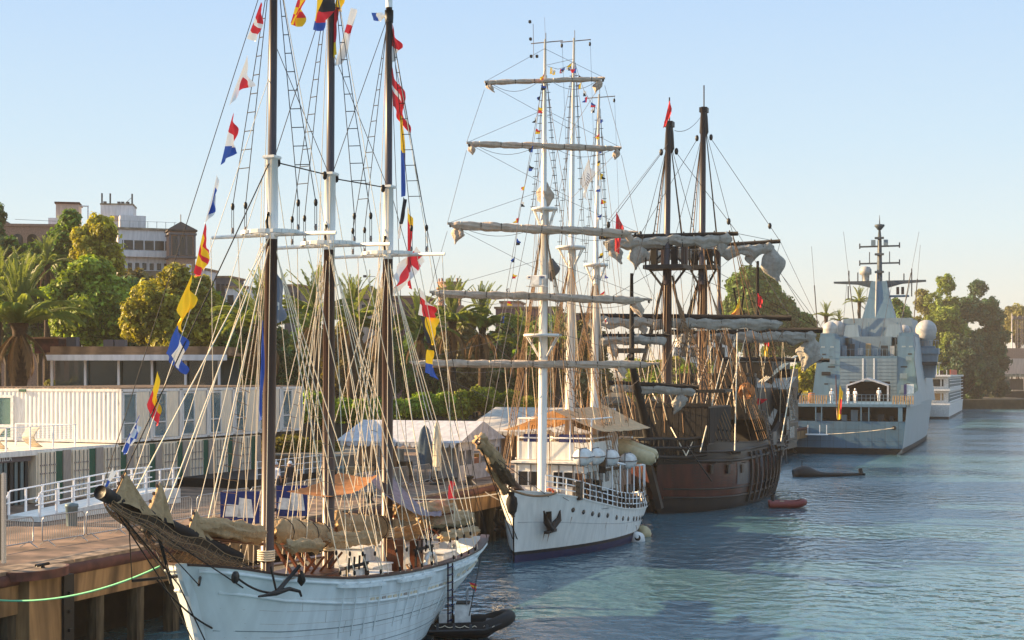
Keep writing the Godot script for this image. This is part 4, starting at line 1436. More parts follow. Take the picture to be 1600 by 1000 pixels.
func rib_boat():
	var t = thing("rigid_inflatable_boat", "black rigid inflatable boat with white console lying under the schooner's stern", "boat", wp(738, 985, 52.0), TURN + 0.35)
	t.position.y = 0.05
	t.scale = Vector3.ONE * 0.98
	var g := Shape.new(true)
	var pts = []
	var rr = []
	for i in 33:   # U-shaped tube, bow to +x ... raised
		var a = -PI * 0.5 + PI * i / 32.0
		var x = 0.45 + 0.9 * cos(a) if true else 0.0
		var z = 0.82 * sin(a)
		pts.append(Vector3(x, 0.42 + 0.3 * cos(a), z))
		rr.append(0.25)
	pts.push_front(Vector3(-1.5, 0.36, -0.8))
	rr.push_front(0.23)
	pts.push_front(Vector3(-1.85, 0.36, -0.78))
	rr.push_front(0.1)
	pts.append(Vector3(-1.5, 0.36, 0.8))
	rr.append(0.23)
	pts.append(Vector3(-1.85, 0.36, 0.78))
	rr.append(0.1)
	g.tube(pts, rr, 12)
	put(t, "tube", g.done(), "rubber")
	g = Shape.new(true)
	var p2 = []
	for p in pts.slice(1, pts.size() - 1): p2.append(p + Vector3(p.x * 0.03 + 0.02, 0.0, signf(p.z) * 0.225 if absf(p.z) > 0.2 else p.z))
	g.tube(p2, 0.035, 6)
	put(t, "rubbing_strip", g.done(), "rubber_grey")
	g = Shape.new(true)
	g.sheet([[Vector3(-1.4, 0.3, -0.7), Vector3(0.4, 0.3, -0.6), Vector3(1.2, 0.45, 0)], [Vector3(-1.4, -0.15, 0), Vector3(0.4, -0.15, 0), Vector3(1.2, 0.4, 0)], [Vector3(-1.4, 0.3, 0.7), Vector3(0.4, 0.3, 0.6), Vector3(1.2, 0.45, 0)]])
	put(t, "hull", g.done(), "navy_dark")
	boxed(t, "floor", Vector3(-0.4, 0.22, 0), Vector3(2.0, 0.04, 1.2), "rubber_grey")
	var c = boxed(t, "console", Vector3(-0.35, 0.75, 0.05), Vector3(0.55, 0.95, 0.7), "clean_white")
	boxed(c, "windscreen", Vector3(0.15, 0.72, 0), Vector3(0.03, 0.5, 0.74), "smoked_glass")
	boxed(c, "dashboard", Vector3(0.02, 0.5, 0), Vector3(0.5, 0.06, 0.74), "iron_black")
	g = Shape.new(true)
	g.tube([Vector3(0.17, 0.45, -0.39), Vector3(0.17, 0.98, -0.38), Vector3(0.17, 1.02, 0), Vector3(0.17, 0.98, 0.38), Vector3(0.17, 0.45, 0.39)], 0.022, 6)
	put(c, "screen_frame", g.done(), "steel_pale")
	for side in [1, -1]:
		for j in 6: sag(t, "grab_line", Vector3(-1.3 + j * 0.36, 0.56, side * 1.03), Vector3(-0.94 + j * 0.36, 0.56, side * 1.03), 0.07, 0.012, "rope_cream", 5)
		for j in 4: boxed(t, "seam_patch", Vector3(-1.2 + j * 0.6, 0.5, side * 0.985), Vector3(0.1, 0.22, 0.14), "rubber_grey")
	boxed(t, "bow_locker", Vector3(0.75, 0.5, 0), Vector3(0.5, 0.22, 0.7), "rubber_grey")
	boxed(t, "seat", Vector3(-1.0, 0.6, 0.05), Vector3(0.4, 0.55, 0.7), "clean_white")
	g = Shape.new(true)
	g.lathe([Vector2(0.02, 1.15), Vector2(0.17, 1.1), Vector2(0.2, 0.8), Vector2(0.12, 0.6), Vector2(0.08, 0.0)], 10, Vector3(-1.75, 0, 0))
	put(t, "outboard_motor", g.done(), "navy_dark")
	for j in 5:
		g = Shape.new()
		g.box(Vector3(-0.9 + j * 0.3, 0.58, 0.92), Vector3(0.1, 0.06, 0.1))
		put(t, "rope_loop", g.done(), "iron_black")

# ---------------------------------------------------------------- white brigantine
func top_platform(par, o, px, py, half, drop, m):
	# crow's nest: flat top on raking brackets
	var c = lp(o, px, py)
	var t = put(par, "top_platform", null, m)
	var g := Shape.new(true)
	var pr = []
	for a in [[0.1, 0.0], [half, 0.0], [half + 0.03, 0.07], [half, 0.14], [0.1, 0.12]]: pr.append(Vector2(a[0], a[1]))
	g.lathe(pr, 18, c)
	t.mesh = g.done()
	for k in 6:
		var a = TAU * k / 6 + 0.3
		g = Shape.new()
		g.bar(c + Vector3(cos(a) * half * 0.93, 0, sin(a) * half * 0.93), c + Vector3(cos(a) * 0.22, -drop, sin(a) * 0.22), 0.08, 0.04)
		put(t, "bracket", g.done(), m)
	return t

var H2 := {}
func build_brigantine():
	var o = thing("brigantine", "white hulled brigantine with five furled square sails on a white foremast", "sailing ship", Vector3(0.1, 0, -72.5), TURN)
	H2 = {"stem": [[-1, 0.3], [0, 0.0], [1, -0.12]], "stern": [[-1, 17.5], [0, 18.5], [1, 20]],
		"rail": [[0, 3.6], [0.1, 3.35], [0.25, 2.75], [0.45, 2.05], [0.65, 1.75], [0.85, 1.8], [1, 2.1]],
		"br": [[0, 0.06], [0.04, 0.85], [0.1, 1.6], [0.2, 2.35], [0.35, 2.85], [0.5, 3.02], [0.66, 2.95], [0.78, 2.35], [0.9, 1.4], [1, 0.6]],
		"bw": [[0, 0.03], [0.06, 0.5], [0.15, 1.25], [0.3, 2.2], [0.45, 2.75], [0.62, 2.75], [0.78, 1.9], [0.9, 0.9], [1, 0.15]], "flare": 0.9}
	var H = H2
	var hull = hull_band(o, "hull", H, 0.55, "rail", "ship_white", 10)
	hull_band(hull, "boot_top", H, 0.38, 0.55, "boot_black", 2)
	hull_band(hull, "bottom_paint", H, -1.2, 0.38, "boot_blue", 6)
	hull_top(hull, H, 0.1, 0.16, "ship_white", "deck_wood", "ship_white")
	hull_line(hull, "moulding", H, func(u): return ip(H.rail, u) * 0.5 + 0.25, 0.012, "steel_pale")
	for i in 13:
		var u = [0.17, 0.215, 0.26, 0.295, 0.345, 0.405, 0.455, 0.5, 0.55, 0.58, 0.615, 0.645, 0.67][i]
		var p = hy(H, u, ip(H.rail, u) - [0.62, 0.6, 0.58, 0.58, 0.5, 0.5, 0.5, 0.5, 0.5, 0.5, 0.5, 0.5, 0.5][i], 1)
		var q = hy(H, u + 0.01, p.y, 1)
		var g := Shape.new(true)
		var dirn = (q - p).normalized()
		var nx = dirn.cross(Vector3.UP).normalized()
		g.lathe([Vector2(0.01, 0.02), Vector2(0.13, 0.02), Vector2(0.15, 0.0), Vector2(0.15, -0.05)], 14, p, Basis(dirn, -nx if nx.x < 0 else nx, Vector3.UP))
		put(hull, "porthole", g.done(), "window_dark")
	# anchors in their hawse at the bow
	for side in [1, -1]:
		var c = hy(H, 0.085, 2.1, side) + Vector3(side * 0.12, 0, 0)
		var g := Shape.new(true)
		g.tube([c + Vector3(0, 0.4, 0), c + Vector3(side * 0.05, -0.45, 0.0)], [0.16, 0.14], 8)
		g.tube([c + Vector3(side * 0.02, 0.5, 0.75), c + Vector3(side * 0.1, -0.05, 0.62), c + Vector3(side * 0.1, -0.5, 0.0), c + Vector3(side * 0.3, -0.05, -0.7), c + Vector3(side * 0.3, 0.55, -0.82)], [0.05, 0.16, 0.2, 0.16, 0.05], 8)
		g.box(c + Vector3(side * 0.1, -0.6, 0), Vector3(0.2, 0.14, 1.4))
		put(o, "anchor", g.done(), "iron_black")
	for a in [[0.1, 1.55, 0.75, 0.1], [0.085, 1.5, 0.55, 0.07], [0.17, 2.1, 0.5, 0.05], [0.345, 1.5, 0.45, 0.05], [0.5, 1.1, 0.4, 0.05]]:    # rust runs
		var gs := Shape.new(true)
		var p0 = hy(H, a[0], a[1], 1)
		var p1 = hy(H, a[0] + a[3] / 20.0, a[1], 1)
		var p2 = hy(H, a[0] + a[3] / 40.0, a[1] - a[2], 1)
		var up = Vector3(0.006, 0, 0)
		gs.tri(p0 + up, p2 + up, p1 + up)
		put(hull, "rust_run", gs.done(), "rust")
	# dark carved figure at the stemhead
	var fg := Shape.new(true)
	fg.tube([Vector3(0.0, 2.35, 0.12), Vector3(0, 2.6, 0.24), Vector3(0, 3.0, 0.3), Vector3(0, 3.3, 0.3), Vector3(0, 3.42, 0.36), Vector3(0, 3.6, 0.36)], [0.1, 0.22, 0.3, 0.26, 0.15, 0.17], 10)
	put(o, "figurehead", fg.done(), "dark_wood")
	# --- railings
	for side in [1, -1]:
		var g := Shape.new(true)
		for h in [0.32, 0.62, 0.92]:
			var pts = []
			for i in 31:
				var u = 0.075 + 0.705 * i / 30.0
				pts.append(hp(H, u, 1.0, side) + Vector3(-side * 0.1, h, 0))
			var tb := Shape.new(true)
			tb.tube(pts, 0.032, 6)
			put(o, "guard_rail", tb.done(), "rail_white")
		for i in 22:
			var u = 0.075 + 0.705 * i / 21.0
			var p = hp(H, u, 1.0, side) + Vector3(-side * 0.1, 0, 0)
			rope(o, "stanchion", p, p + Vector3(0, 0.93, 0), 0.034, "rail_white")
		# upper deck rail
		var pts2 = []
		for i in 16:
			var u = 0.36 + 0.4 * i / 15.0
			pts2.append(hp(H, u, 1.0, side) + Vector3(-side * 0.15, 2.5, 0))
		g = Shape.new(true)
		g.tube(pts2, 0.06, 6)
		put(o, "boat_deck_edge", g.done(), "rail_white")
		for i in 7:
			var u = 0.38 + 0.06 * i
			var p = hp(H, u, 1.0, side) + Vector3(-side * 0.15, 0, 0)
			rope(o, "stanchion", p + Vector3(0, 0.9, 0), p + Vector3(0, 2.5, 0), 0.05, "rail_white")
	# --- deckhouse and bridge
	var dh = boxed(o, "deckhouse", Vector3(0, 3.45, -7.8), Vector3(3.9, 2.6, 5.6), "ship_white")
	for x in [-1.45, -0.85, 0.55, 1.15]:
		boxed(dh, "window", Vector3(x, 0.45, 2.82), Vector3(0.5, 0.75, 0.05), "window_dark")
		boxed(dh, "window_frame", Vector3(x, 0.45, 2.805), Vector3(0.6, 0.85, 0.05), "clean_white")
	for z in [1.9, 0.9, -0.2, -1.3]:
		boxed(dh, "window", Vector3(1.96, 0.45, z), Vector3(0.05, 0.7, 0.6), "window_dark")
	boxed(dh, "door", Vector3(1.72, -0.15, 2.815), Vector3(0.4, 1.9, 0.05), "rail_brown")
	boxed(dh, "roof_edge", Vector3(0, 1.33, 0), Vector3(4.2, 0.12, 6.0), "ship_white")
	boxed(dh, "roof_line", Vector3(0, 1.24, 0), Vector3(4.0, 0.06, 5.8), "iron_black")
	for x in [-1.7, 0.1]:
		var g3 := Shape.new(true)
		var pts3 = []
		for q in 17: pts3.append(Vector3(x + cos(TAU * q / 16) * 0.26, 3.1 + sin(TAU * q / 16) * 0.26, -4.9))
		g3.tube(pts3, 0.07, 8, false)
		put(dh, "life_ring", g3.done(), "orange_buoy", Transform3D(Basis(), -dh.position))
	for i in 5:
		boxed(dh, "pipe", Vector3(-1.8 + i * 0.8, 0.0, 2.85), Vector3(0.05, 2.4, 0.05), "rope_grey")
	for a in [[1.2, -3.2, 0.9, 0.5, 1.0], [-1.1, -3.0, 0.8, 0.4, 0.8], [0.1, -2.2, 0.7, 0.55, 0.7], [1.9, -4.4, 0.4, 0.9, 0.4]]:
		boxed(o, "deck_hatch", Vector3(a[0], 2.7 + a[3] * 0.5, a[1]), Vector3(a[2], a[3], a[4]), "varnish" if a[0] > 1 else "ship_white")
	for x in [-1.9, 1.9]:
		var cw := Shape.new(true)
		cw.tube([Vector3(x, 2.3, -10.8), Vector3(x, 5.6, -10.8), Vector3(x, 5.95, -10.6), Vector3(x, 6.0, -10.2)], [0.16, 0.16, 0.22, 0.32], 10)
		put(o, "vent_cowl", cw.done(), "ship_white")
	var br = boxed(o, "bridge_front", Vector3(0, 5.35, -6.0), Vector3(4.3, 1.0, 0.12), "ship_white")
	for x in [1.0, -1.05]: boxed(br, "spray_cloth", Vector3(x, 0.68, 0.02), Vector3(1.5, 0.45, 0.08), "blue_dark")
	for side in [1, -1]:
		boxed(o, "bridge_side", Vector3(side * 2.15, 5.35, -7.6), Vector3(0.1, 1.0, 3.2), "ship_white")
	for x in [-2.1, -1.5, 0.9, 2.1]:
		rope(o, "bridge_stanchion", Vector3(x, 4.9, -5.95), Vector3(x, 7.1, -5.95), 0.05, "rail_white")
	for y in [6.05, 7.1]:
		rope(o, "bridge_rail", Vector3(-2.1, y, -5.95), Vector3(2.1, y, -5.95), 0.05, "rail_white")
		for x in [-2.1, 2.1]: rope(o, "bridge_rail", Vector3(x, y, -5.95), Vector3(x, y, -9.5), 0.05, "rail_white")
	boxed(o, "aft_house", Vector3(0, 3.0, -13.4), Vector3(2.8, 2.2, 4.2), "varnish")
	boxed(o, "boat_deck", Vector3(0, 4.22, -11.2), Vector3(4.6, 0.1, 6.5), "deck_wood")
	boxed(o, "wheelhouse_mast_box", Vector3(0.4, 5.5, -9.6), Vector3(1.4, 1.2, 1.2), "cream_white")
	boxed(o, "black_board", lp(o, 941, 727, 2.75), Vector3(0.4, 0.85, 0.05), "iron_black")
	for i in 8:   # bundled gear on deck
		var at = Vector3(rnd(-1.8, 1.9), rnd(4.5, 5.3), -rnd(9.5, 15))
		boxed(o, "deck_locker", at, Vector3(rnd(0.4, 1.0), rnd(0.4, 0.9), rnd(0.4, 0.9)), ["cream_white", "canvas", "ship_white", "terracotta"][i % 4])
	for i in 12:   # dark boxes added to stand for the shade in the side passage
		var sg = 3.6 + i * 0.85
		var hh = rnd(0.5, 1.5)
		boxed(o, "passage_shade_box", Vector3(rnd(2.0, 2.45), ip(H.rail, sg / 20.0) - 0.1 + hh * 0.5, -sg), Vector3(0.35, hh, rnd(0.3, 0.7)), ["tar_black", "dark_wood", "rail_brown", "navy_dark"][i % 4])
	for i in 4:  # life raft canisters
		var c = lp(o, [911, 930, 953, 981][i], [714, 713, 715, 720][i], 2.85)
		var g := Shape.new(true)
		g.lathe([Vector2(0.02, -0.55), Vector2(0.3, -0.52), Vector2(0.42, -0.4), Vector2(0.42, -0.04), Vector2(0.45, -0.03), Vector2(0.45, 0.03), Vector2(0.42, 0.04), Vector2(0.42, 0.4), Vector2(0.3, 0.52), Vector2(0.02, 0.55)], 16, c, Basis(Vector3.RIGHT, PI * 0.5))
		var cn = put(o, "life_raft_canister", g.done(), "clean_white")
		for q in [0.0, PI * 0.5]:
			g = Shape.new()
			g.box(c, Vector3(0.93, 0.05, 1.12), Basis(Vector3(0, 0, 1), q))
			put(cn, "strap", g.done(), "rope_grey")
	# cream inflatable hung on the port quarter
	var g2 := Shape.new(true)
	var ia = wl(o, 962, 696, 83.0)
	var ib = wl(o, 1028, 712, 82.0)
	for k in 2:
		var off = Vector3(0, -0.2 * k, 0.5 * k)
		g2.tube([ia + off + Vector3(0, 0.1, 0), ia.lerp(ib, 0.25) + off + Vector3(0, 0.12, 0), ia.lerp(ib, 0.6) + off, ia.lerp(ib, 0.92) + off + Vector3(0, -0.03, 0), ib + off], [0.3, 0.42, 0.42, 0.36, 0.16], 14)
	var inf = put(o, "stowed_inflatable", g2.done(), "inflatable_cream")
	g2 = Shape.new()
	g2.bar(ia + Vector3(0, -2.2, -0.2), ia + Vector3(0.2, 0.5, -0.2), 0.12)
	g2.bar(ia + Vector3(0.2, 0.5, -0.2), ia.lerp(ib, 0.4) + Vector3(0, 0.7, 0), 0.1)
	put(inf, "davit", g2.done(), "rail_white")
	for side in [1, -1]:
		awning(o, "deck_awning", [Vector3(0, 7.55, -5.6), Vector3(0, 7.7, -14.5), Vector3(side * 2.9, 6.35, -14.5), Vector3(side * 2.9, 6.45, -5.6)], 0.08, "awning_peach")
	var run_lines = []
	for j in 26:
		var px = 792 + j * 7.6
		var d = 77.0 + (j % 9) * 1.3
		run_lines.append([wl(o, px, rnd(690, 742), d), j])
	for k in 3: sag(o, "mooring_line", hp(H, 0.06 + 0.3 * k, 0.98, -1), o.transform.affine_inverse() * qp(26.0 + 12 * k, 0.75, QUAY + 0.45), 0.3, 0.03, "rope_cream", 10)
	# --- masts
	var mm = [[846, 735, 851.5, 330, 853, 62, 0.24, 0.21], [888, 735, 894, 390, 898, 60, 0.27, 0.22], [927, 735, 932, 414, 937, 148, 0.24, 0.2]]
	var masts = []
	for k in 3:
		var a = mm[k]
		var b = lp(o, a[0], a[1])
		b.y = 2.0
		var m = spar(o, "mast", b, lp(o, a[2], a[3]), a[6], a[7], "ship_white", 14)
		masts.append(m)
		spar(m, "topmast", lp(o, a[2], a[3] + 30) + Vector3(0, 0, 0.2), lp(o, a[4], a[5]) + Vector3(0, 0, 0.1), 0.17, 0.06, "ship_white", 12)
		# signal yard at the truck
		var tr = lp(o, a[4], a[5] + 4)
		rope(m, "truck_yard", tr + Vector3(-0.85, 0, 0), tr + Vector3(0.95, 0, 0), 0.03, "rope_grey")
		rope(m, "truck_pole", tr, tr + Vector3(0, 0.6 if k else 0.5, 0), 0.02, "rope_grey")
		rope(m, "signal_halyard", tr + Vector3(0.92, 0, 0), Vector3(1.6, 4.5, tr.z - 0.5), 0.008, "rope_grey")
		block(m, tr + Vector3(0.9, -0.25, 0), 0.25, "iron_black")
	var fm = masts[0]
	top_platform(fm, o, 851, 329, 0.68, 0.95, "ship_white")
	top_platform(fm, o, 848, 526, 1.0, 1.1, "ship_white")
	top_platform(masts[1], o, 892, 389, 0.82, 0.95, "ship_white")
	top_platform(masts[2], o, 931, 416, 0.7, 0.95, "ship_white")
	# wind instruments at the fore truck
	for a in [[828, 34, 0.0], [829, 61, 0.0], [830, 88, 0.0], [839, 88, 0.0]]:
		boxed(fm, "wind_sensor", lp(o, a[0], a[1]), Vector3(0.12, 0.16, 0.12), "iron_black")
	rope(fm, "sensor_pole", lp(o, 834, 92), lp(o, 833, 37), 0.014, "rope_grey")
	rope(fm, "whip_aerial", lp(o, 852, 62), lp(o, 851, 27), 0.008, "rope_grey")
	# radar on the foremast
	boxed(fm, "radar_bracket", lp(o, 843, 448) + Vector3(0, 0, 0.4), Vector3(1.0, 0.06, 0.6), "ship_white")
	boxed(fm, "radar_housing", lp(o, 843, 440) + Vector3(0, 0, 0.5), Vector3(0.5, 0.45, 0.4), "clean_white")
	var rb = boxed(fm, "radar_bar", lp(o, 844, 434) + Vector3(0, 0, 0.5), Vector3(1.1, 0.2, 0.15), "clean_white")
	boxed(rb, "blue_band", Vector3(0, 0.0, 0.08), Vector3(0.9, 0.08, 0.01), "blue_dark")
	# --- square yards with furled sails
	var Y = [[757, 128, 945, 122, 0.125, 0], [729, 223, 971, 231, 0.16, 1], [699, 349, 997, 363, 0.22, 2], [671, 456, 1019, 468, 0.20, 3], [640, 566, 1030, 568, 0.19, 4]]
	var ends = []
	for y in Y:
		var a = wl(o, y[0], y[1], 75.6)
		var b = wl(o, y[2], y[3], 76.6)
		ends.append([a, b])
		var sp = spar(o, "yard", a, b, 0.07, 0.07, "sail_grey")
		furled(sp, a.lerp(b, 0.015), a.lerp(b, 0.965), y[4], "sail_grey", "furled_sail", 0.35, 0.25, 40 + y[5])
	for a in [[0, 0.03, 0.55, 0.35], [0, 0.95, 0.75, -0.2], [1, 0.03, 0.6, 0.1], [1, 0.97, 0.6, -0.1], [2, 0.06, 1.0, -0.25], [2, 0.955, 0.6, 0.0], [3, 0.07, 0.5, -0.4], [3, 0.93, 0.95, 0.3], [4, 0.84, 0.75, 0.3]]:
		var e = ends[a[0]]
		hanging_clew(o, e[0].lerp(e[1], a[1]) + Vector3(0, -0.02, 0), a[2], "sail_grey", a[0] * 3 + 2, Vector3(a[3], 0, 0))
	for i in 5:
		var e = ends[i]
		var mastp = lp(o, 851, Y[i][1] - 52)
		for k in 2:
			rope(o, "yard_lift", e[k], mastp, 0.011, "rope_grey")
			sag(o, "footrope", e[k].lerp(e[1 - k], 0.04), e[k].lerp(e[1 - k], 0.46), 0.55, 0.012, "rope_grey", 10)
			if i < 4: rope(o, "sheet", e[k] + Vector3(0, -0.4, 0), ends[i + 1][k], 0.012, "rope_grey")
			rope(o, "brace", e[k], lp(o, 893, Y[i][1] + 75 + 12 * i) if i < 3 else lp(o, 893, 520 + 40 * i), 0.011, "rope_grey")
			block(o, e[k].lerp(e[1 - k], 0.015) + Vector3(0, -0.1, 0), 0.22, "iron_black")
	for r in run_lines:
		var e = ends[3 + r[1] % 2]
		var top = e[0].lerp(e[1], 0.36 + 0.018 * r[1]) if r[1] % 3 else lp(o, [851, 893, 932][(r[1] / 3) % 3], 440 + r[1] * 3)
		rope(o, "running_line", r[0], top, rnd(0.014, 0.022), ["rope_brown", "rope_cream", "rope_brown"][r[1] % 3])
	# --- standing rigging
	var tops = [[851, 333, 852, 118, 3.9], [892, 392, 897, 98, 8.2], [931, 420, 936, 170, 12.6]]
	for k in 3:
		var t = tops[k]
		for side in [1, -1]:
			shrouds(o, lp(o, t[0] - 1, t[1] + 26), H, t[4] - 0.4, 2.4, 5, side, 0.1, 0.018, "rope_brown", "rope_dark", 0.35, 0.92, 0.42, 2)
			# topmast shrouds from the platform
			var a = lp(o, t[0], t[1]) + Vector3(side * 0.72, 0, 0)
			var b = lp(o, t[2], t[3]) + Vector3(side * 0.08, 0, 0)
			rope(o, "topmast_shroud", a, b, 0.013, "rope_dark")
			rope(o, "topmast_shroud", a + Vector3(0, 0, -0.4), b, 0.013, "rope_dark")
			var gl := Shape.new()
			for j in 17:
				var q = a.lerp(b, 0.05 + 0.055 * j)
				gl.bar(q + Vector3(-0.13, 0, 0), q + Vector3(0.13, 0, 0), 0.03)
			put(o, "ratlines", gl.done(), "rope_dark").set_meta("kind", "stuff")
			for j in 2:
				rope(o, "backstay", lp(o, t[2], t[3] + 90 * j), hp(H, clampf((t[4] + 4 + j * 0.6) / 20.0, 0, 0.85), 1.0, side), 0.012, "rope_brown")
		for j in 6:
			rope(o, "halyard", lp(o, t[0] + 2 - j * 1.2, t[1] + 10) + Vector3(0.25 - 0.1 * j, 0, 0.25), Vector3(0.6 - 0.22 * j, 2.8, lp(o, t[0], t[1]).z + 0.5 - 0.3 * (j % 3)), 0.012, "rope_brown" if j % 2 else "rope_cream")
	for a in [[852, 105, 750, 690], [852, 215, 757, 700], [851, 335, 770, 720], [850, 455, 785, 742]]:
		rope(o, "forestay", lp(o, a[0], a[1]), lp(o, a[2], a[3]), 0.014, "rope_grey")
	for a in [[897, 98, 853, 330], [896, 200, 851, 400], [893, 390, 850, 560], [936, 175, 896, 390], [932, 415, 892, 600]]:
		rope(o, "stay", lp(o, a[0], a[1]), lp(o, a[2], a[3]), 0.013, "rope_grey")
	rope(o, "triatic_stay", lp(o, 853, 102), lp(o, 897, 92), 0.012, "rope_grey")
	# furled staysails bunched on the stays and a topsail bundle on the fore topmast
	hanging_clew(o, lp(o, 851, 285), 1.4, "sail_grey", 4)
	hanging_clew(o, lp(o, 861, 404), 1.2, "rope_grey", 6)
	for k in 2:
		furled(o, lp(o, [893, 932][k], 655) + Vector3(0, 0, -0.3), lp(o, [922, 957][k], 664), 0.3, "canvas", "gaff_sail", 0.2, 0.3, 51 + k)
	# --- bowsprit with stowed jibs
	var bs = spar(o, "bowsprit", lp(o, 746, 690), lp(o, 832, 790), 0.13, 0.22, "mast_brown", 12)
	furled(bs, lp(o, 748, 684), lp(o, 780, 726), 0.35, "canvas", "stowed_jib", 0.1, 0.3, 61)
	furled(bs, lp(o, 768, 716), lp(o, 800, 752), 0.28, "net_brown", "stowed_jib", 0.3, 0.3, 62)
	furled(bs, lp(o, 764, 724, -0.5), lp(o, 792, 768, -0.3), 0.2, "canvas", "stowed_jib", 0.6, 0.3, 63)
	for side in [1, -1]:
		rope(bs, "bobstay", lp(o, 752, 700), hy(H, 0.01, 1.2, side), 0.025, "iron_black")
		rope(bs, "whisker_stay", lp(o, 752, 698), hp(H, 0.08, 0.95, side), 0.018, "iron_black")
	sag(bs, "net_edge", lp(o, 796, 764, 0.6), hp(H, 0.1, 1.0, 1) + Vector3(0, 0.1, 0), 0.25, 0.06, "rope_brown")
	sag(o, "hanging_line", hp(H, 0.12, 0.97, 1) + Vector3(0.05, 0, 0), hp(H, 0.34, 0.95, 1) + Vector3(0.05, 0, 0), 0.25, 0.014, "rope_grey")
	# fenders alongside
	for k in 2:
		var c = [wl(o, 996, 842, 82.0), wl(o, 1006, 833, 84.5)][k]
		var f = thing("mooring_fender", ["white ball fender with dark eye at the brigantine's waterline", "yellowed ball fender just behind the white one at the brigantine's quarter"][k], "fender", o.transform * c)
		var g := Shape.new(true)
		g.lathe([Vector2(0.01, -0.45), Vector2(0.25, -0.4), Vector2(0.41, -0.2), Vector2(0.43, 0.05), Vector2(0.3, 0.33), Vector2(0.1, 0.46), Vector2(0.01, 0.47)], 14, Vector3.ZERO, Basis(Vector3(0, 0, 1), 0.4) * Basis(Vector3.RIGHT, 0.9 if k == 0 else 0.0))
		put(f, "body", g.done(), "clean_white" if k == 0 else "inflatable_cream")
		if k == 0:
			g = Shape.new(true)
			g.lathe([Vector2(0.01, 0.44), Vector2(0.17, 0.43), Vector2(0.18, 0.38)], 12, Vector3.ZERO, Basis(Vector3(0, 0, 1), 0.2) * Basis(Vector3.RIGHT, 1.3))
			put(f, "eye", g.done(), "iron_black")
		rope(f, "lanyard", Vector3(0, 0.4, 0), Vector3(-0.35, 2.0, -0.2), 0.015, "rope_grey")

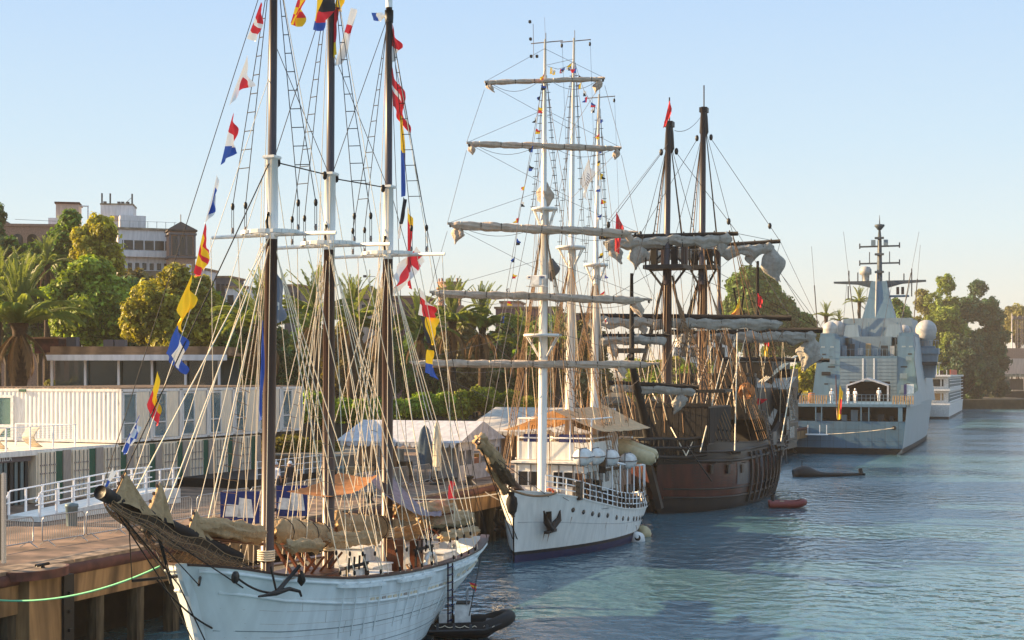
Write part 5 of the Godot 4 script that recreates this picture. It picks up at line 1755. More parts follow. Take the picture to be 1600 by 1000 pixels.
# ---------------------------------------------------------------- galleon
var H3 := {}
func build_galleon():
	var o = thing("galleon", "dark timber galleon with red-brown hull, black ribs and weathered furled sails", "sailing ship", Vector3(9.8, 0, -98), TURN)
	H3 = {"stem": [[-1, 1.2], [0, 0.0], [1, -0.8]], "stern": [[-1, 30], [0, 31.5], [0.5, 33.5], [1, 36]],
		"rail": [[0, 5.2], [0.1, 4.9], [0.3, 4.5], [0.45, 4.5], [0.55, 5.0], [0.7, 6.4], [0.85, 7.6], [1, 8.8]],
		"br": [[0, 0.3], [0.04, 2.2], [0.1, 3.3], [0.2, 4.0], [0.4, 4.3], [0.6, 4.2], [0.75, 3.7], [0.9, 3.1], [1, 2.7]],
		"bw": [[0, 0.1], [0.04, 1.7], [0.1, 2.9], [0.2, 3.9], [0.4, 4.4], [0.6, 4.2], [0.75, 3.2], [0.9, 1.6], [1, 0.6]], "flare": 1.3, "bulge": 0.09}
	var H = H3
	var hull = hull_band(o, "hull", H, 1.0, 3.4, "galleon_red", 10)
	hull_band(hull, "lower_hull", H, -1.3, 1.0, "boot_black", 6)
	hull_band(hull, "upper_hull", H, 3.4, "rail", "galleon_dark", 8)
	hull_top(hull, H, 0.9, 0.3, "tar_black", "dark_wood", "dark_wood")
	for f in [[0.75, 0.09], [1.35, 0.07], [3.3, 0.13], [3.95, 0.1]]:
		var y = f[0]
		hull_line(hull, "wale", H, func(u): return y + 0.9 * pow(u, 2.0) + 0.4 * pow(1.0 - u, 6.0), f[1], "galleon_dark")
	for k in 14:    # carvel planks, seen as seams in the sheen
		var fy = 1.2 + k * 0.22
		hull_line(hull, "plank_seam", H, func(u): return fy + 0.9 * pow(u, 2.0) * fy / 3.3, 0.012, "tar_black", 0.02, 0.95, [1], 30)
	# vertical skids on the port side
	for i in 8:
		var u = 0.275 + i * 0.04
		var pts = []
		for j in 13:
			var p = hp(H, u, 0.06 + 0.80 * j / 12.0, 1)
			pts.append(p + Vector3(0.09, 0, 0))
		var g := Shape.new()
		for j in 12: g.bar(pts[j], pts[j + 1], 0.2, 0.2)
		put(hull, "skid_rib", g.done(), "galleon_grey" if i == 2 else "galleon_dark")
	# lighter patch of new planking between the wales ahead of the skids
	var gp := Shape.new(true)
	var rows = []
	for j in 7:
		var row = []
		for i in 9:
			row.append(hp(H, 0.19 + 0.085 * i / 8.0, 0.36 + 0.34 * j / 6.0, 1) + Vector3(0.025, 0, 0))
		rows.append(row)
	rows.reverse()
	gp.sheet(rows)
	put(hull, "grey_planking", gp.done(), "galleon_grey")
	for u in [0.09, 0.15, 0.215, 0.61, 0.7, 0.8]:
		var gpt = boxed(hull, "gun_port", hp(H, u, 0.6, 1) + Vector3(0.05, 0, 0), Vector3(0.12, 0.6, 0.6), "tar_black")
		boxed(gpt, "port_lid", Vector3(0.14, 0.42, 0), Vector3(0.3, 0.06, 0.62), "galleon_dark")
	# channels
	for u in [0.2, 0.5, 0.75]:
		for side in [1, -1]:
			boxed(hull, "channel", hp(H, u, 0.86, side) + Vector3(side * 0.25, 0, 0), Vector3(0.7, 0.14, 3.2), "tar_black")
	# --- beakhead with lattice rails
	var bk = put(o, "beakhead", null, "galleon_dark")
	var g := Shape.new()
	g.prism([Vector3(0, 3.2, 0.2), Vector3(0, 4.4, 0.2), Vector3(0, 5.2, 5.2), Vector3(0, 4.7, 5.4)], Vector3(0.3, 0, 0))
	bk.mesh = g.done()
	for side in [1, -1]:
		for h in [4.0, 4.6, 5.2]:
			g = Shape.new(true)
			g.tube([Vector3(side * 3.0, h, -2.0), Vector3(side * 2.2, h - 0.05, 0.4), Vector3(side * 0.9, h + 0.05, 2.8), Vector3(side * 0.15, h * 0.9 + 0.6, 5.0)], 0.11, 6)
			put(bk, "head_rail", g.done(), "galleon_dark")
		for i in 14:
			var t = i / 13.0
			var p = Vector3(side * lerpf(3.0, 0.3, pow(t, 0.8)), 0, -2.0 + 6.8 * t)
			rope(bk, "lattice_bar", p + Vector3(0, 4.0, 0), p + Vector3(0, 5.25, 0), 0.05, "galleon_dark")
	# --- forecastle, waist rail, quarterdeck and stern
	var fc = boxed(o, "forecastle", Vector3(0, 6.0, -4.6), Vector3(6.6, 2.6, 6.4), "galleon_dark")
	for i in 16: boxed(fc, "plank", Vector3(-3.1 + i * 0.41, 0, 3.22), Vector3(0.36, 2.4, 0.06), "dark_wood")
	for i in 14: boxed(fc, "plank", Vector3(3.32, 0, -3.0 + i * 0.45), Vector3(0.06, 2.4, 0.4), "dark_wood")
	boxed(fc, "rail_beam", Vector3(0, 1.42, 3.2), Vector3(7.0, 0.22, 0.25), "tar_black")
	for x in [-2.6, -1.3, 0.0, 1.3, 2.6, 3.4]: boxed(fc, "rail_post", Vector3(x, 1.9, 3.2), Vector3(0.14, 0.8, 0.14), "tar_black")
	boxed(fc, "top_rail", Vector3(0.2, 2.35, 3.2), Vector3(8.6, 0.22, 0.25), "tar_black")
	for side in [1, -1]: boxed(fc, "top_rail", Vector3(side * 3.4, 2.35, 0.1), Vector3(0.25, 0.22, 6.0), "tar_black")
	var qd = boxed(o, "quarterdeck", Vector3(0, 7.2, -21.5), Vector3(6.2, 2.4, 13), "galleon_dark")
	boxed(qd, "dark_awning", Vector3(-0.3, 1.9, 2.5), Vector3(5.4, 1.0, 4.0), "tar_black")
	boxed(qd, "top_rail", Vector3(0, 2.2, 6.0), Vector3(6.8, 0.2, 0.2), "tar_black")
	var pd = boxed(o, "poop_house", Vector3(0, 9.4, -30.5), Vector3(5.0, 2.6, 8.0), "galleon_dark")
	boxed(pd, "roof", Vector3(0, 1.5, 0), Vector3(5.4, 0.2, 8.4), "dark_wood")
	# port side: stairs, door, gallery windows and stowed boats
	for a in [[28.5, 3.6, 3.0, 5.5, 6.0, 4.2], [31.5, 3.2, 4.5, 3.2, 6.5, 3.6], [25.5, 3.9, 5.6, 1.4, 3.4, 2.2]]:
		var qg = boxed(o, "quarter_gallery", Vector3(a[1] - 0.4, a[2] + a[4] * 0.5 - 0.4, -a[0]), Vector3(1.3, a[4] * 0.8, a[5]), "galleon_dark")
		for k in 3:
			boxed(qg, "gallery_sill", Vector3(0.68, -a[4] * 0.3 + k * a[4] * 0.27, 0), Vector3(0.12, 0.14, a[5] * 0.98), "galleon_grey" if k == 1 else "tar_black")
			boxed(qg, "pane", Vector3(0.66, -a[4] * 0.17 + k * a[4] * 0.25, 0.3 - 0.3 * k), Vector3(0.04, a[4] * 0.16, a[5] * 0.5), "window_dark")
	for k in 7:     # diagonal spars and stowed boats' booms about the mizzen
		var pa = Vector3(rnd(-2.5, 3.0), 8.4, -rnd(15, 26))
		spar(o, "stowed_spar", pa, pa + Vector3(rnd(-2, 2), rnd(4, 9), rnd(-2.5, 2.5)), 0.12, 0.08, "dark_wood")
	var stair = put(o, "boarding_stair", null, "galleon_grey")
	g = Shape.new()
	var s0 = hp(H, 0.36, 0.95, 1) + Vector3(0.35, 0.3, 0)
	for j in 2: g.bar(s0 + Vector3(0.1, 2.3, -0.8 * j + 0.4), s0 + Vector3(0.65, -1.2, -0.8 * j - 0.7), 0.14)
	stair.mesh = g.done()
	for j in 9:
		boxed(stair, "step", s0 + Vector3(0.12 + 0.06 * j, 2.0 - 0.38 * j, -0.02 - 0.12 * j), Vector3(0.35, 0.06, 0.8), "galleon_grey")
	boxed(o, "side_panel", s0 + Vector3(0.35, 0.1, -2.6), Vector3(0.1, 1.0, 1.2), "galleon_grey")
	for i in 5:
		var p = hp(H, 0.62 + 0.075 * i, 0.9, 1)
		var gw = boxed(o, "gallery_frame", p + Vector3(0.3, 0.3, 0), Vector3(0.35, 1.5, 1.4), "galleon_dark")
		boxed(gw, "pane", Vector3(0.18, 0.1, 0.0), Vector3(0.03, 0.9, 0.8), "window_dark")
		boxed(gw, "frame_bar", Vector3(0.2, -0.5, 0.1), Vector3(0.08, 0.1, 1.3), "galleon_grey")
		boxed(gw, "frame_bar", Vector3(0.2, 0.7, -0.1), Vector3(0.08, 0.08, 1.5), "galleon_grey")
	for i in 6:   # iron straps and ladders hung along the quarter
		var p = hp(H, 0.68 + 0.05 * i, 0.5, 1) + Vector3(0.12, 0, 0)
		g = Shape.new()
		g.bar(p + Vector3(0.0, 1.7, -0.3), p + Vector3(0.25, -0.9, 0.35), 0.1)
		g.bar(p + Vector3(0.3, 0.5, -0.9), p + Vector3(0.1, 0.3, 0.8), 0.08)
		put(o, "hull_strap", g.done(), ["galleon_grey", "tar_black"][i % 2])
	g = Shape.new(true)
	g.tube([Vector3(2.9, 8.0, -14.4), Vector3(2.9, 8.3, -15.0), Vector3(2.9, 8.0, -15.6)], [0.5, 0.62, 0.5], 10)
	put(o, "canvas_cover", g.done(), "awning_tan")
	# rudder-like fender baulk hung near the bow
	g = Shape.new()
	g.bar(wl(o, 1013, 722, 95.5), wl(o, 1031, 795, 95.5), 0.5, 0.4)
	put(o, "fender_baulk", g.done(), "tar_black")
	# --- masts
	var mk = [[1041.5, 640, 1042.5, 420, 1046, 190, 0.36, 0.24], [1097, 640, 1098, 420, 1100, 168, 0.4, 0.26], [1124, 640, 1124, 470, 1125, 388, 0.24, 0.16]]
	var masts = []
	for k in 3:
		var a = mk[k]
		var b = lp(o, a[0], a[1])
		b.y = 4
		var m = spar(o, "mast", b, lp(o, a[2], a[3]), a[6], a[6] * 0.85, "mast_brown", 14)
		masts.append(m)
		spar(m, "topmast", lp(o, a[2], a[3] + 25) + Vector3(0.0, 0, 0.25), lp(o, a[4], a[5]) + Vector3(0, 0, 0.2), a[7], a[7] * 0.8, "topmast_grey", 12)
		if k < 2:
			var hd = lp(o, a[4], a[5])
			rope(m, "flagpole", hd, hd + Vector3(0, 1.7, 0), 0.05, "rope_dark")
			boxed(m, "mast_cap", hd + Vector3(0, -0.2, 0), Vector3(0.6, 0.4, 0.6), "tar_black")
			g = Shape.new(true)
			g.lathe([Vector2(0.22, -2.2), Vector2(0.36, -1.9), Vector2(0.3, -0.8), Vector2(0.2, 0.0)], 10, hd)
			put(m, "masthead_block", g.done(), "tar_black")
	# fighting tops with struts
	for a in [[1043, 418, 1.45, 0], [1099, 418, 1.15, 1]]:
		var c = lp(o, a[0], a[1])
		var t = put(masts[a[3]], "fighting_top", null, "tar_black")
		g = Shape.new()
		g.box(c + Vector3(0, 0, 0), Vector3(a[2] * 2, 0.28, a[2] * 1.6))
		for x in [-1, 1]:
			g.bar(c + Vector3(x * a[2] * 0.9, -0.1, 0), c + Vector3(x * 0.3, -1.4, 0), 0.14)
			g.bar(c + Vector3(x * a[2] * 0.9, 0.1, 0), c + Vector3(-x * a[2] * 0.55, 2.0, 0), 0.12)
			for z in [-0.7, 0.7]: g.bar(c + Vector3(x * a[2] * 0.95, 0.1, z), c + Vector3(x * a[2] * 0.95, 1.3, z), 0.1)
		t.mesh = g.done()
		boxed(t, "rail", c + Vector3(0, 1.25, 0.75), Vector3(a[2] * 2, 0.08, 0.08), "rope_dark")
		for j in 4: boxed(t, "bundle", c + Vector3(-a[2] + 0.5 + j * a[2] * 0.5, 0.8, 0), Vector3(0.4, 1.2, 0.4), ["dark_wood", "rail_brown"][j % 2])
	# --- yards: dark spar above, weathered sail below
	var Y = [[936, 371, 1153, 365, 100.5, 0.42, 0.19], [985, 392, 1219, 377, 110.5, 0.5, 0.2], [905, 494, 1236, 497, 101, 0.42, 0.26], [1050, 519, 1285, 516, 110.5, 0.48, 0.28], [935, 524, 1046, 524, 92.5, 0.3, 0.14], [950, 598, 1092, 605, 93.5, 0.3, 0.2], [1110, 561, 1296, 563, 118.5, 0.12, 0.2]]
	var E = []
	for i in Y.size():
		var y = Y[i]
		var a = wl(o, y[0], y[1], y[4])
		var b = wl(o, y[2], y[3], y[4])
		E.append([a, b])
		var sp = spar(o, "yard", a, b, y[6] * 0.8, y[6] * 0.8, "dark_wood")
		furled(sp, a.lerp(b, 0.03), a.lerp(b, 0.96), y[5] * 0.78, "sail_weathered", "furled_sail", 1.1, 0.26, 70 + i)
		for j in 9:
			block(o, a.lerp(b, 0.06 + 0.11 * j) + Vector3(0, 0.16, 0), 0.2, "tar_black", "gasket")
	for a in [[0, 0.1, 1.5, 0.6], [0, 0.28, 1.9, -0.2], [0, 0.88, 1.1, 0.0], [1, 0.93, 2.6, 0.6], [1, 0.8, 1.3, 0.0], [3, 0.93, 2.7, -0.6], [2, 0.3, 0.9, 0.2], [5, 0.8, 1.4, -0.4], [4, 0.2, 1.2, 0.2]]:
		var e = E[a[0]]
		hanging_clew(o, e[0].lerp(e[1], a[1]) + Vector3(0, -0.35, 0), a[2], "sail_weathered", a[0] * 5 + 1, Vector3(a[3], 0, 0))
	# --- bowsprit with its little mast
	spar(o, "bowsprit", wl(o, 1015, 690, 97), wl(o, 984, 556, 91), 0.36, 0.2, "dark_wood")
	spar(o, "sprit_topmast", wl(o, 987, 575, 92), wl(o, 987, 427, 92), 0.18, 0.1, "dark_wood")
	boxed(o, "sprit_top", wl(o, 987, 548, 92), Vector3(1.6, 0.3, 1.2), "tar_black")
	# stern pole
	spar(o, "stern_pole", lp(o, 1183, 640) * Vector3(1, 0, 1) + Vector3(0, 9, 0), lp(o, 1184, 408), 0.2, 0.12, "dark_wood")
	spar(o, "mizzen_yard", wl(o, 1192, 720, 120), wl(o, 1252, 612, 128), 0.13, 0.08, "dark_wood")
	awning(o, "grey_tarpaulin", [wl(o, 1178, 590, 122), wl(o, 1245, 588, 124), wl(o, 1222, 618, 120), wl(o, 1178, 612, 118)], 0.2, "sail_weathered")
	awning(o, "grey_tarpaulin", [wl(o, 1180, 616, 121), wl(o, 1224, 614, 122), wl(o, 1206, 665, 117), wl(o, 1188, 640, 117)], 0.1, "sail_weathered")
	for j in 3: rope(o, "bamboo_pole", wl(o, 1186 + j * 4, 597, 121), wl(o, 1242 + j * 2, 556, 125), 0.06, "rope_cream")
	g = Shape.new()
	for j in 2: g.bar(wl(o, 1086, 512 + j * 4, 108), wl(o, 1172, 509 + j * 3.4, 108), 0.08)
	for j in 6: g.bar(wl(o, 1088 + j * 16, 510, 108), wl(o, 1088 + j * 16, 517, 108), 0.07)
	put(o, "stowed_ladder", g.done(), "rope_cream")
	# --- rigging
	var tp = [[1042, 424, 1045, 226, 2.7], [1098, 424, 1100, 205, 12.6]]
	for k in 2:
		var t = tp[k]
		for side in [1, -1]:
			shrouds(o, lp(o, t[0], t[1]), H, t[4] - 0.2, 4.2, 7, side, 0.0, 0.03, "rope_brown" if side > 0 else "rope_dark", "rope_dark", 0.5, 0.93, 0.5, 4)
			var c = lp(o, t[0], 416) + Vector3(side * 1.3, 0, 0)
			var hd = lp(o, t[2], t[3]) + Vector3(side * 0.15, 0, 0)
			rope(o, "topmast_shroud", c, hd, 0.04, "rope_dark")
			rope(o, "topmast_shroud", c + Vector3(-side * 0.1, 0, -0.7), hd, 0.035, "rope_brown")
			ladder(o, "ratlines", c, hd, c + Vector3(-side * 0.1, 0, -0.7), hd, 0.05, 0.9, 0.5, 0.016, "rope_dark")
			rope(o, "backstay", hd, hp(H, clampf((t[4] + 7) / 31.0, 0, 1), 1.0, side), 0.02, "rope_dark")
			block(o, hd + Vector3(side * 0.4, -0.5, 0), 0.5, "tar_black")
			# lifts from the masthead to the topsail yard
			rope(o, "yard_lift", hd + Vector3(side * 0.4, -0.6, 0), E[k][1 if side > 0 else 0], 0.02, "rope_dark")
			block(o, (hd + Vector3(side * 0.4, -0.6, 0)).lerp(E[k][1 if side > 0 else 0], 0.85), 0.5, "tar_black")
			rope(o, "yard_lift", lp(o, t[0], 412), E[k + 2][1 if side > 0 else 0], 0.018, "rope_dark")
			rope(o, "brace", E[k][1 if side > 0 else 0], E[k + 2][1 if side > 0 else 0], 0.016, "rope_grey")
			rope(o, "clewline", E[k][0].lerp(E[k][1], 0.5 + 0.3 * side), lp(o, t[0], 440), 0.014, "rope_grey")
		for j in 8:
			rope(o, "halyard", lp(o, t[0], 430 + 4 * j) + Vector3(0.6 - 0.17 * j, 0, 0.3), Vector3(1.6 - 0.45 * j, 5.5, -t[4] + 1.5 - 0.5 * (j % 3)), 0.022, ["rope_brown", "rope_cream", "rope_dark"][j % 3])
	sag(o, "topmast_stay", lp(o, 1054, 204), lp(o, 1094, 184), 0.4, 0.02, "rope_dark")
	rope(o, "topmast_stay", lp(o, 1100, 200), lp(o, 1043, 415), 0.018, "rope_dark")
	rope(o, "topmast_stay", lp(o, 1043, 225), wl(o, 987, 440, 92), 0.018, "rope_dark")
	rope(o, "forestay", lp(o, 1043, 225), wl(o, 950, 345, 92), 0.016, "rope_grey")
	rope(o, "mainstay", lp(o, 1098, 420), lp(o, 1046, 640), 0.035, "rope_dark")
	rope(o, "forestay", lp(o, 1042, 420), wl(o, 996, 600, 94), 0.03, "rope_dark")
	for a in [[1205, 408, 110.5, 1286, 515, 118], [1203, 400, 110.5, 1278, 520, 118], [1236, 497, 101, 1180, 590, 112], [1153, 365, 100.5, 1218, 378, 110.5], [1285, 516, 110.5, 1205, 640, 120], [1219, 378, 110.5, 1183, 520, 126]]:
		rope(o, "brace", wl(o, a[0], a[1], a[2]), wl(o, a[3], a[4], a[5]), 0.018, "rope_dark")
	for j in 60:   # the thicket of running lines above the waist and quarterdeck
		var px = 985 + j * 4.4
		var d = 96.0 + maxf(0, j - 9) * 0.42
		var low = wl(o, px, rnd(632, 665), d)
		var e = E[[2, 3, 0, 3][j % 4] if px > 1060 else [2, 4, 5, 2][j % 4]]
		var t = clampf((low.x - e[0].x) / (e[1].x - e[0].x) + rnd(-0.12, 0.12), 0.04, 0.96)
		rope(o, "running_line", low, e[0].lerp(e[1], t), rnd(0.018, 0.034), ["rope_brown", "rope_cream", "rope_brown", "rope_dark"][j % 4])
	for a in [[1072, 712, 1090, 640, 1110, 630], [1072, 712, 1012, 610, 1012, 600], [1094, 706, 1140, 620, 1130, 560], [1148, 704, 1153, 540, 1152, 520], [1220, 690, 1236, 600, 1243, 560]]:
		rope(o, "mooring_tackle", wl(o, a[0], a[1], 96.0), wl(o, a[4], a[5], 104), 0.04, "rope_cream")
	rope(o, "anchor_cable", wl(o, 1072, 695, 96), wl(o, 1112, 752, 97), 0.05, "tar_black")
	# --- small craft at her side
	small_inflatable("red inflatable dinghy with outboard at the galleon's quarter", Vector3(19.6, 0, -102.8), -0.1, "inflatable_red", 2.5)
	var p = thing("low_pontoon", "long low black pontoon lying in the water astern of the galleon", "pontoon", wp(1295, 742, 134) * Vector3(1, 0, 1), 0.1)
	g = Shape.new(true)
	var pts = []
	var rr = []
	for i in 17:
		var u = i / 16.0
		pts.append(Vector3(-3.4 + 6.9 * u, 0.18 + 0.2 * exp(-pow((u - 0.15) / 0.14, 2.0)) , 0.1 * sin(u * 5)))
		rr.append(0.12 + 0.42 * exp(-pow((u - 0.15) / 0.16, 2.0)) + 0.16 * (1 - u))
	g.tube(pts, rr, 10)
	put(p, "float", g.done(), "tar_black")
	g = Shape.new()
	g.bar(Vector3(3.1, 0.2, 0), Vector3(3.0, 0.75, 0), 0.3)
	g.bar(Vector3(-2.6, 0.7, 0), Vector3(-2.55, 1.5, 0), 0.08)
	put(p, "stub_post", g.done(), "tar_black")

func small_inflatable(label, at, turn, m, L):
	var t = thing("inflatable_dinghy", label, "boat", at, turn)
	var g := Shape.new(true)
	var pts = [Vector3(-L * 0.5, 0.25, -0.6)]
	for i in 13:
		var a = -PI * 0.5 + PI * i / 12.0
		pts.append(Vector3(L * 0.25 + 0.6 * cos(a), 0.25 + 0.14 * cos(a), 0.6 * sin(a)))
	pts.append(Vector3(-L * 0.5, 0.25, 0.6))
	g.tube(pts, 0.24, 10)
	put(t, "tube", g.done(), m)
	boxed(t, "floor", Vector3(-0.2, 0.16, 0), Vector3(L * 0.8, 0.05, 0.9), m)
	boxed(t, "thwart", Vector3(-0.3, 0.42, 0), Vector3(0.3, 0.05, 1.0), "inflatable_cream")
	g = Shape.new(true)
	g.tube([Vector3(-L * 0.5 + 0.3, 0.4, 0.1), Vector3(-L * 0.5 + 0.25, 0.8, 0.1), Vector3(-L * 0.5 + 0.4, 1.05, 0.1)], [0.1, 0.16, 0.08], 8)
	put(t, "outboard_motor", g.done(), "iron_black")

# ---------------------------------------------------------------- grey patrol ship
const TURN4 := -0.337
func build_frigate():
	var o = thing("patrol_ship", "grey naval patrol ship seen from astern with radar mast and round domes", "warship", Vector3(39.7, 0, -171), TURN4)
	var H = {"stem": [[-1, 1.0], [0, 0.6], [1, 0.0]], "stern": [[-1, 88], [0, 89], [1, 94]],
		"rail": [[0, 5.9], [0.6, 5.95], [0.8, 6.6], [1, 8.5]],
		"br": [[0, 6.95], [0.15, 7.15], [0.5, 7.2], [0.75, 5.8], [0.92, 2.4], [1, 0.1]],
		"bw": [[0, 6.3], [0.15, 6.6], [0.5, 6.6], [0.75, 4.2], [0.92, 1.2], [1, 0.05]], "flare": 0.8}
	var hull = hull_band(o, "hull", H, 0.75, "rail", "navy_pale", 8)  # paler than the transom: the glow on the side is in the colour
	hull_band(hull, "boot_top", H, -1.0, 0.75, "boot_black", 3)
	var g := Shape.new()
	for y in [[-0.5, 0.75], [0.75, 3.95]]:
		var a = hy(H, 0, y[0], 1)
		var b = hy(H, 0, y[1], 1)
		g.quad(Vector3(-a.x, a.y, a.z), Vector3(-b.x, b.y, b.z), b, a)
		if y[0] < 0:
			put(hull, "transom_foot", g.done(), "boot_black")
			g = Shape.new()
	put(hull, "transom", g.done(), "navy_grey")
	# open mooring deck under the flight deck
	g = Shape.new()
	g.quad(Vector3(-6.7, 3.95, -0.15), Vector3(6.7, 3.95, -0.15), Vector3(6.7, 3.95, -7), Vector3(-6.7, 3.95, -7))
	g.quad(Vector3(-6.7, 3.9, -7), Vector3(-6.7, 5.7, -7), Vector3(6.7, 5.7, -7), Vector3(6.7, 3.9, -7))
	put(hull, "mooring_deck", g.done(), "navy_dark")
	boxed(hull, "flight_deck", Vector3(0, 5.8, -13), Vector3(13.7, 0.34, 26.0), "navy_grey")
	for x in [-6.6, -3.6, -2.9, 1.7, 2.6, 6.2]:
		boxed(hull, "deck_post", Vector3(x, 4.8, -0.2), Vector3(0.5 if absf(x) > 6 else 0.12, 1.75, 0.3), "navy_grey")
	for a in [[-3.4, 0.9, 0.8], [2.0, 1.0, 1.2], [-0.4, 0.7, 0.6], [0.8, 1.3, 0.8], [3.9, 0.8, 0.7], [5.1, 0.6, 0.4]]:
		boxed(hull, "mooring_gear", Vector3(a[0], 3.95 + a[1] * 0.5, -1.6), Vector3(a[2], a[1], 0.7), "navy_panel" if a[0] < 1 else "navy_dark")
	var pl = boxed(hull, "stern_platform", Vector3(-3.9, 2.35, 0.45), Vector3(3.6, 0.14, 0.9), "rail_white")
	for x in [-1.7, -0.5, 0.9, 1.7]: boxed(pl, "platform_post", Vector3(x, 0.6, 0.4), Vector3(0.07, 1.1, 0.07), "rail_white")
	g = Shape.new(true)
	g.lathe([Vector2(0.01, 0), Vector2(0.2, 0.02), Vector2(0.26, 0.0)], 12, Vector3(5.5, 3.2, 0.02), Basis(Vector3.RIGHT, PI * 0.5))
	put(hull, "fairlead", g.done(), "navy_dark")
	sag(o, "mooring_line", Vector3(-6.0, 2.3, 0.15), Vector3(5.5, 3.2, 0.15), 0.25, 0.04, "rope_cream")
	# flight deck rails with netting
	g = Shape.new()
	for i in 28:
		var x = -6.8 + i * 13.6 / 27
		g.bar(Vector3(x, 5.95, -0.1), Vector3(x, 7.1, -0.1), 0.06)
	for h in [6.3, 6.7, 7.1]: g.bar(Vector3(-6.8, h, -0.1), Vector3(6.8, h, -0.1), 0.05)
	for i in 12:
		for x in [-6.8, 6.8]: g.bar(Vector3(x, 5.95, -0.1 - i * 2.0), Vector3(x, 7.1, -0.1 - i * 2.0), 0.06)
	for x in [-6.8, 6.8]:
		for h in [6.5, 7.1]: g.bar(Vector3(x, h, -0.1), Vector3(x, h, -22), 0.05)
	put(o, "flight_deck_rail", g.done(), "navy_panel")
	for x in [[-6.0, 4.0], [5.4, 2.6]]:   # stretched orange-brown screens on the rail
		g = Shape.new()
		for i in int(x[1] / 0.28): g.box(Vector3(x[0] + i * 0.28, 6.5, -0.04), Vector3(0.16, 1.0, 0.02))
		put(o, "rail_screen", g.done(), "canvas")
	# --- slanted superstructure: hangar with roller door between two wings
	for side in [1, -1]:
		var w = boxed(o, "hangar_wing", Vector3.ZERO, Vector3.ONE * 0.01, "navy_grey")
		g = Shape.new()
		var inner = 4.1 if side > 0 else 3.4
		g.prism([Vector3(side * inner, 5.97, -23), Vector3(side * 7.1, 5.97, -23), Vector3(side * 6.1, 14.6, -23.6), Vector3(side * inner, 14.6, -23.6)], Vector3(0, 0, -16))
		w.mesh = g.done()
		for a in [[0.75, 13.2], [0.35, 13.2], [0.7, 12.2], [0.45, 10.5], [0.3, 10.5], [0.6, 8.2]]:
			boxed(w, "vent", Vector3(side * lerpf(inner, 6.4, a[0]), a[1], -23.05 - (a[1] - 6) * 0.07 + 0.03), Vector3(0.5, 0.22, 0.08), "navy_dark" if a[1] < 13 else "navy_pale")
		boxed(w, "wing_door", Vector3(side * (inner + 0.9), 7.1, -22.98), Vector3(0.8, 2.0, 0.08), "navy_panel")
		boxed(w, "roof_step", Vector3(side * 5.2, 14.85, -30), Vector3(1.9, 0.5, 11), "navy_grey")
	boxed(o, "bulwark_window", Vector3(-5.2, 9.6, -23.1), Vector3(1.2, 0.5, 0.1), "window_dark")
	# leaning side plates along the starboard edge
	for i in 9:
		g = Shape.new()
		var z0 = -1.2 - i * 6.2
		var z1 = z0 - 6.1
		var top0 = [6.6, 6.9, 7.2, 11.5, 15.0, 15.2, 14.6, 13.0, 12.0][i]
		var top1 = [6.9, 7.2, 7.4, 13.5, 15.2, 14.6, 13.0, 12.0, 11.0][i]
		g.quad(Vector3(7.22, 5.6, z0), Vector3(7.22 - (top0 - 5.6) * 0.12, top0, z0), Vector3(7.22 - (top1 - 5.6) * 0.12, top1, z1), Vector3(7.22, 5.6, z1))
		g.quad(Vector3(7.17, 5.6, z0), Vector3(7.17, 5.6, z1), Vector3(7.17 - (top1 - 5.6) * 0.12, top1, z1), Vector3(7.17 - (top0 - 5.6) * 0.12, top0, z0))
		put(o, "side_plate", g.done(), "navy_pale")  # glow on the starboard plates comes from the paler colour
	var dr = boxed(o, "hangar_door", Vector3(0.35, 8.8, -23.3), Vector3(7.5, 5.7, 0.2), "navy_panel")
	for i in 12: boxed(dr, "door_slat", Vector3(0, -2.6 + i * 0.47, 0.1), Vector3(7.4, 0.4, 0.1), "navy_panel")
	for x in [-0.7, 0.75]: boxed(dr, "white_stripe", Vector3(x, 0.1, 0.17), Vector3(0.2, 5.5, 0.04), "clean_white")
	boxed(o, "hangar_roof", Vector3(0.3, 11.8, -31), Vector3(7.6, 0.3, 15.6), "navy_grey")
	boxed(o, "side_house", Vector3(0.3, 13.3, -33), Vector3(5.2, 2.8, 9), "navy_panel")
	for i in 7: boxed(o, "roof_gear", Vector3(-3.0 + i * 1.05, 12.6, -25.5), Vector3(rnd(0.4, 1.0), rnd(0.9, 2.2), 0.7), ["navy_panel", "navy_dark", "radome", "canvas"][i % 4])
	g = Shape.new()
	for i in 13: g.bar(Vector3(-3.3 + i * 0.6, 11.9, -24), Vector3(-3.3 + i * 0.6, 12.9, -24), 0.05)
	g.bar(Vector3(-3.3, 12.9, -24), Vector3(4, 12.9, -24), 0.05)
	put(o, "roof_rail", g.done(), "navy_panel")
	# bridge block with a sunlit sloping left face
	g = Shape.new()
	g.prism([Vector3(-5.6, 11.5, -38), Vector3(5.6, 11.5, -38), Vector3(4.9, 17.6, -38.6), Vector3(-4.6, 17.6, -38.6)], Vector3(0, 0, -14))
	var bb = put(o, "bridge_block", g.done(), "navy_panel")
	for i in 4: boxed(bb, "bridge_pipe", Vector3(-3 + i * 2.0, 15.0, -38.2), Vector3(0.12, 4.0, 0.12), "navy_grey")
	boxed(bb, "bridge_vent", Vector3(2.5, 16.2, -38.4), Vector3(1.6, 0.8, 0.2), "navy_dark")
	# funnels aft of the bridge
	for x in [-2.6, 3.1]:
		g = Shape.new()
		g.prism([Vector3(x - 1.1, 14.6, -30), Vector3(x + 1.1, 14.6, -30), Vector3(x + 0.8, 16.4, -30.4), Vector3(x - 0.8, 16.4, -30.4)], Vector3(0, 0, -4))
		put(o, "funnel", g.done(), "navy_panel")
	# --- mast tower
	var mt = put(o, "mast_tower", null, "navy_grey")
	g = Shape.new()
	var mz = -44.0
	var rings = []
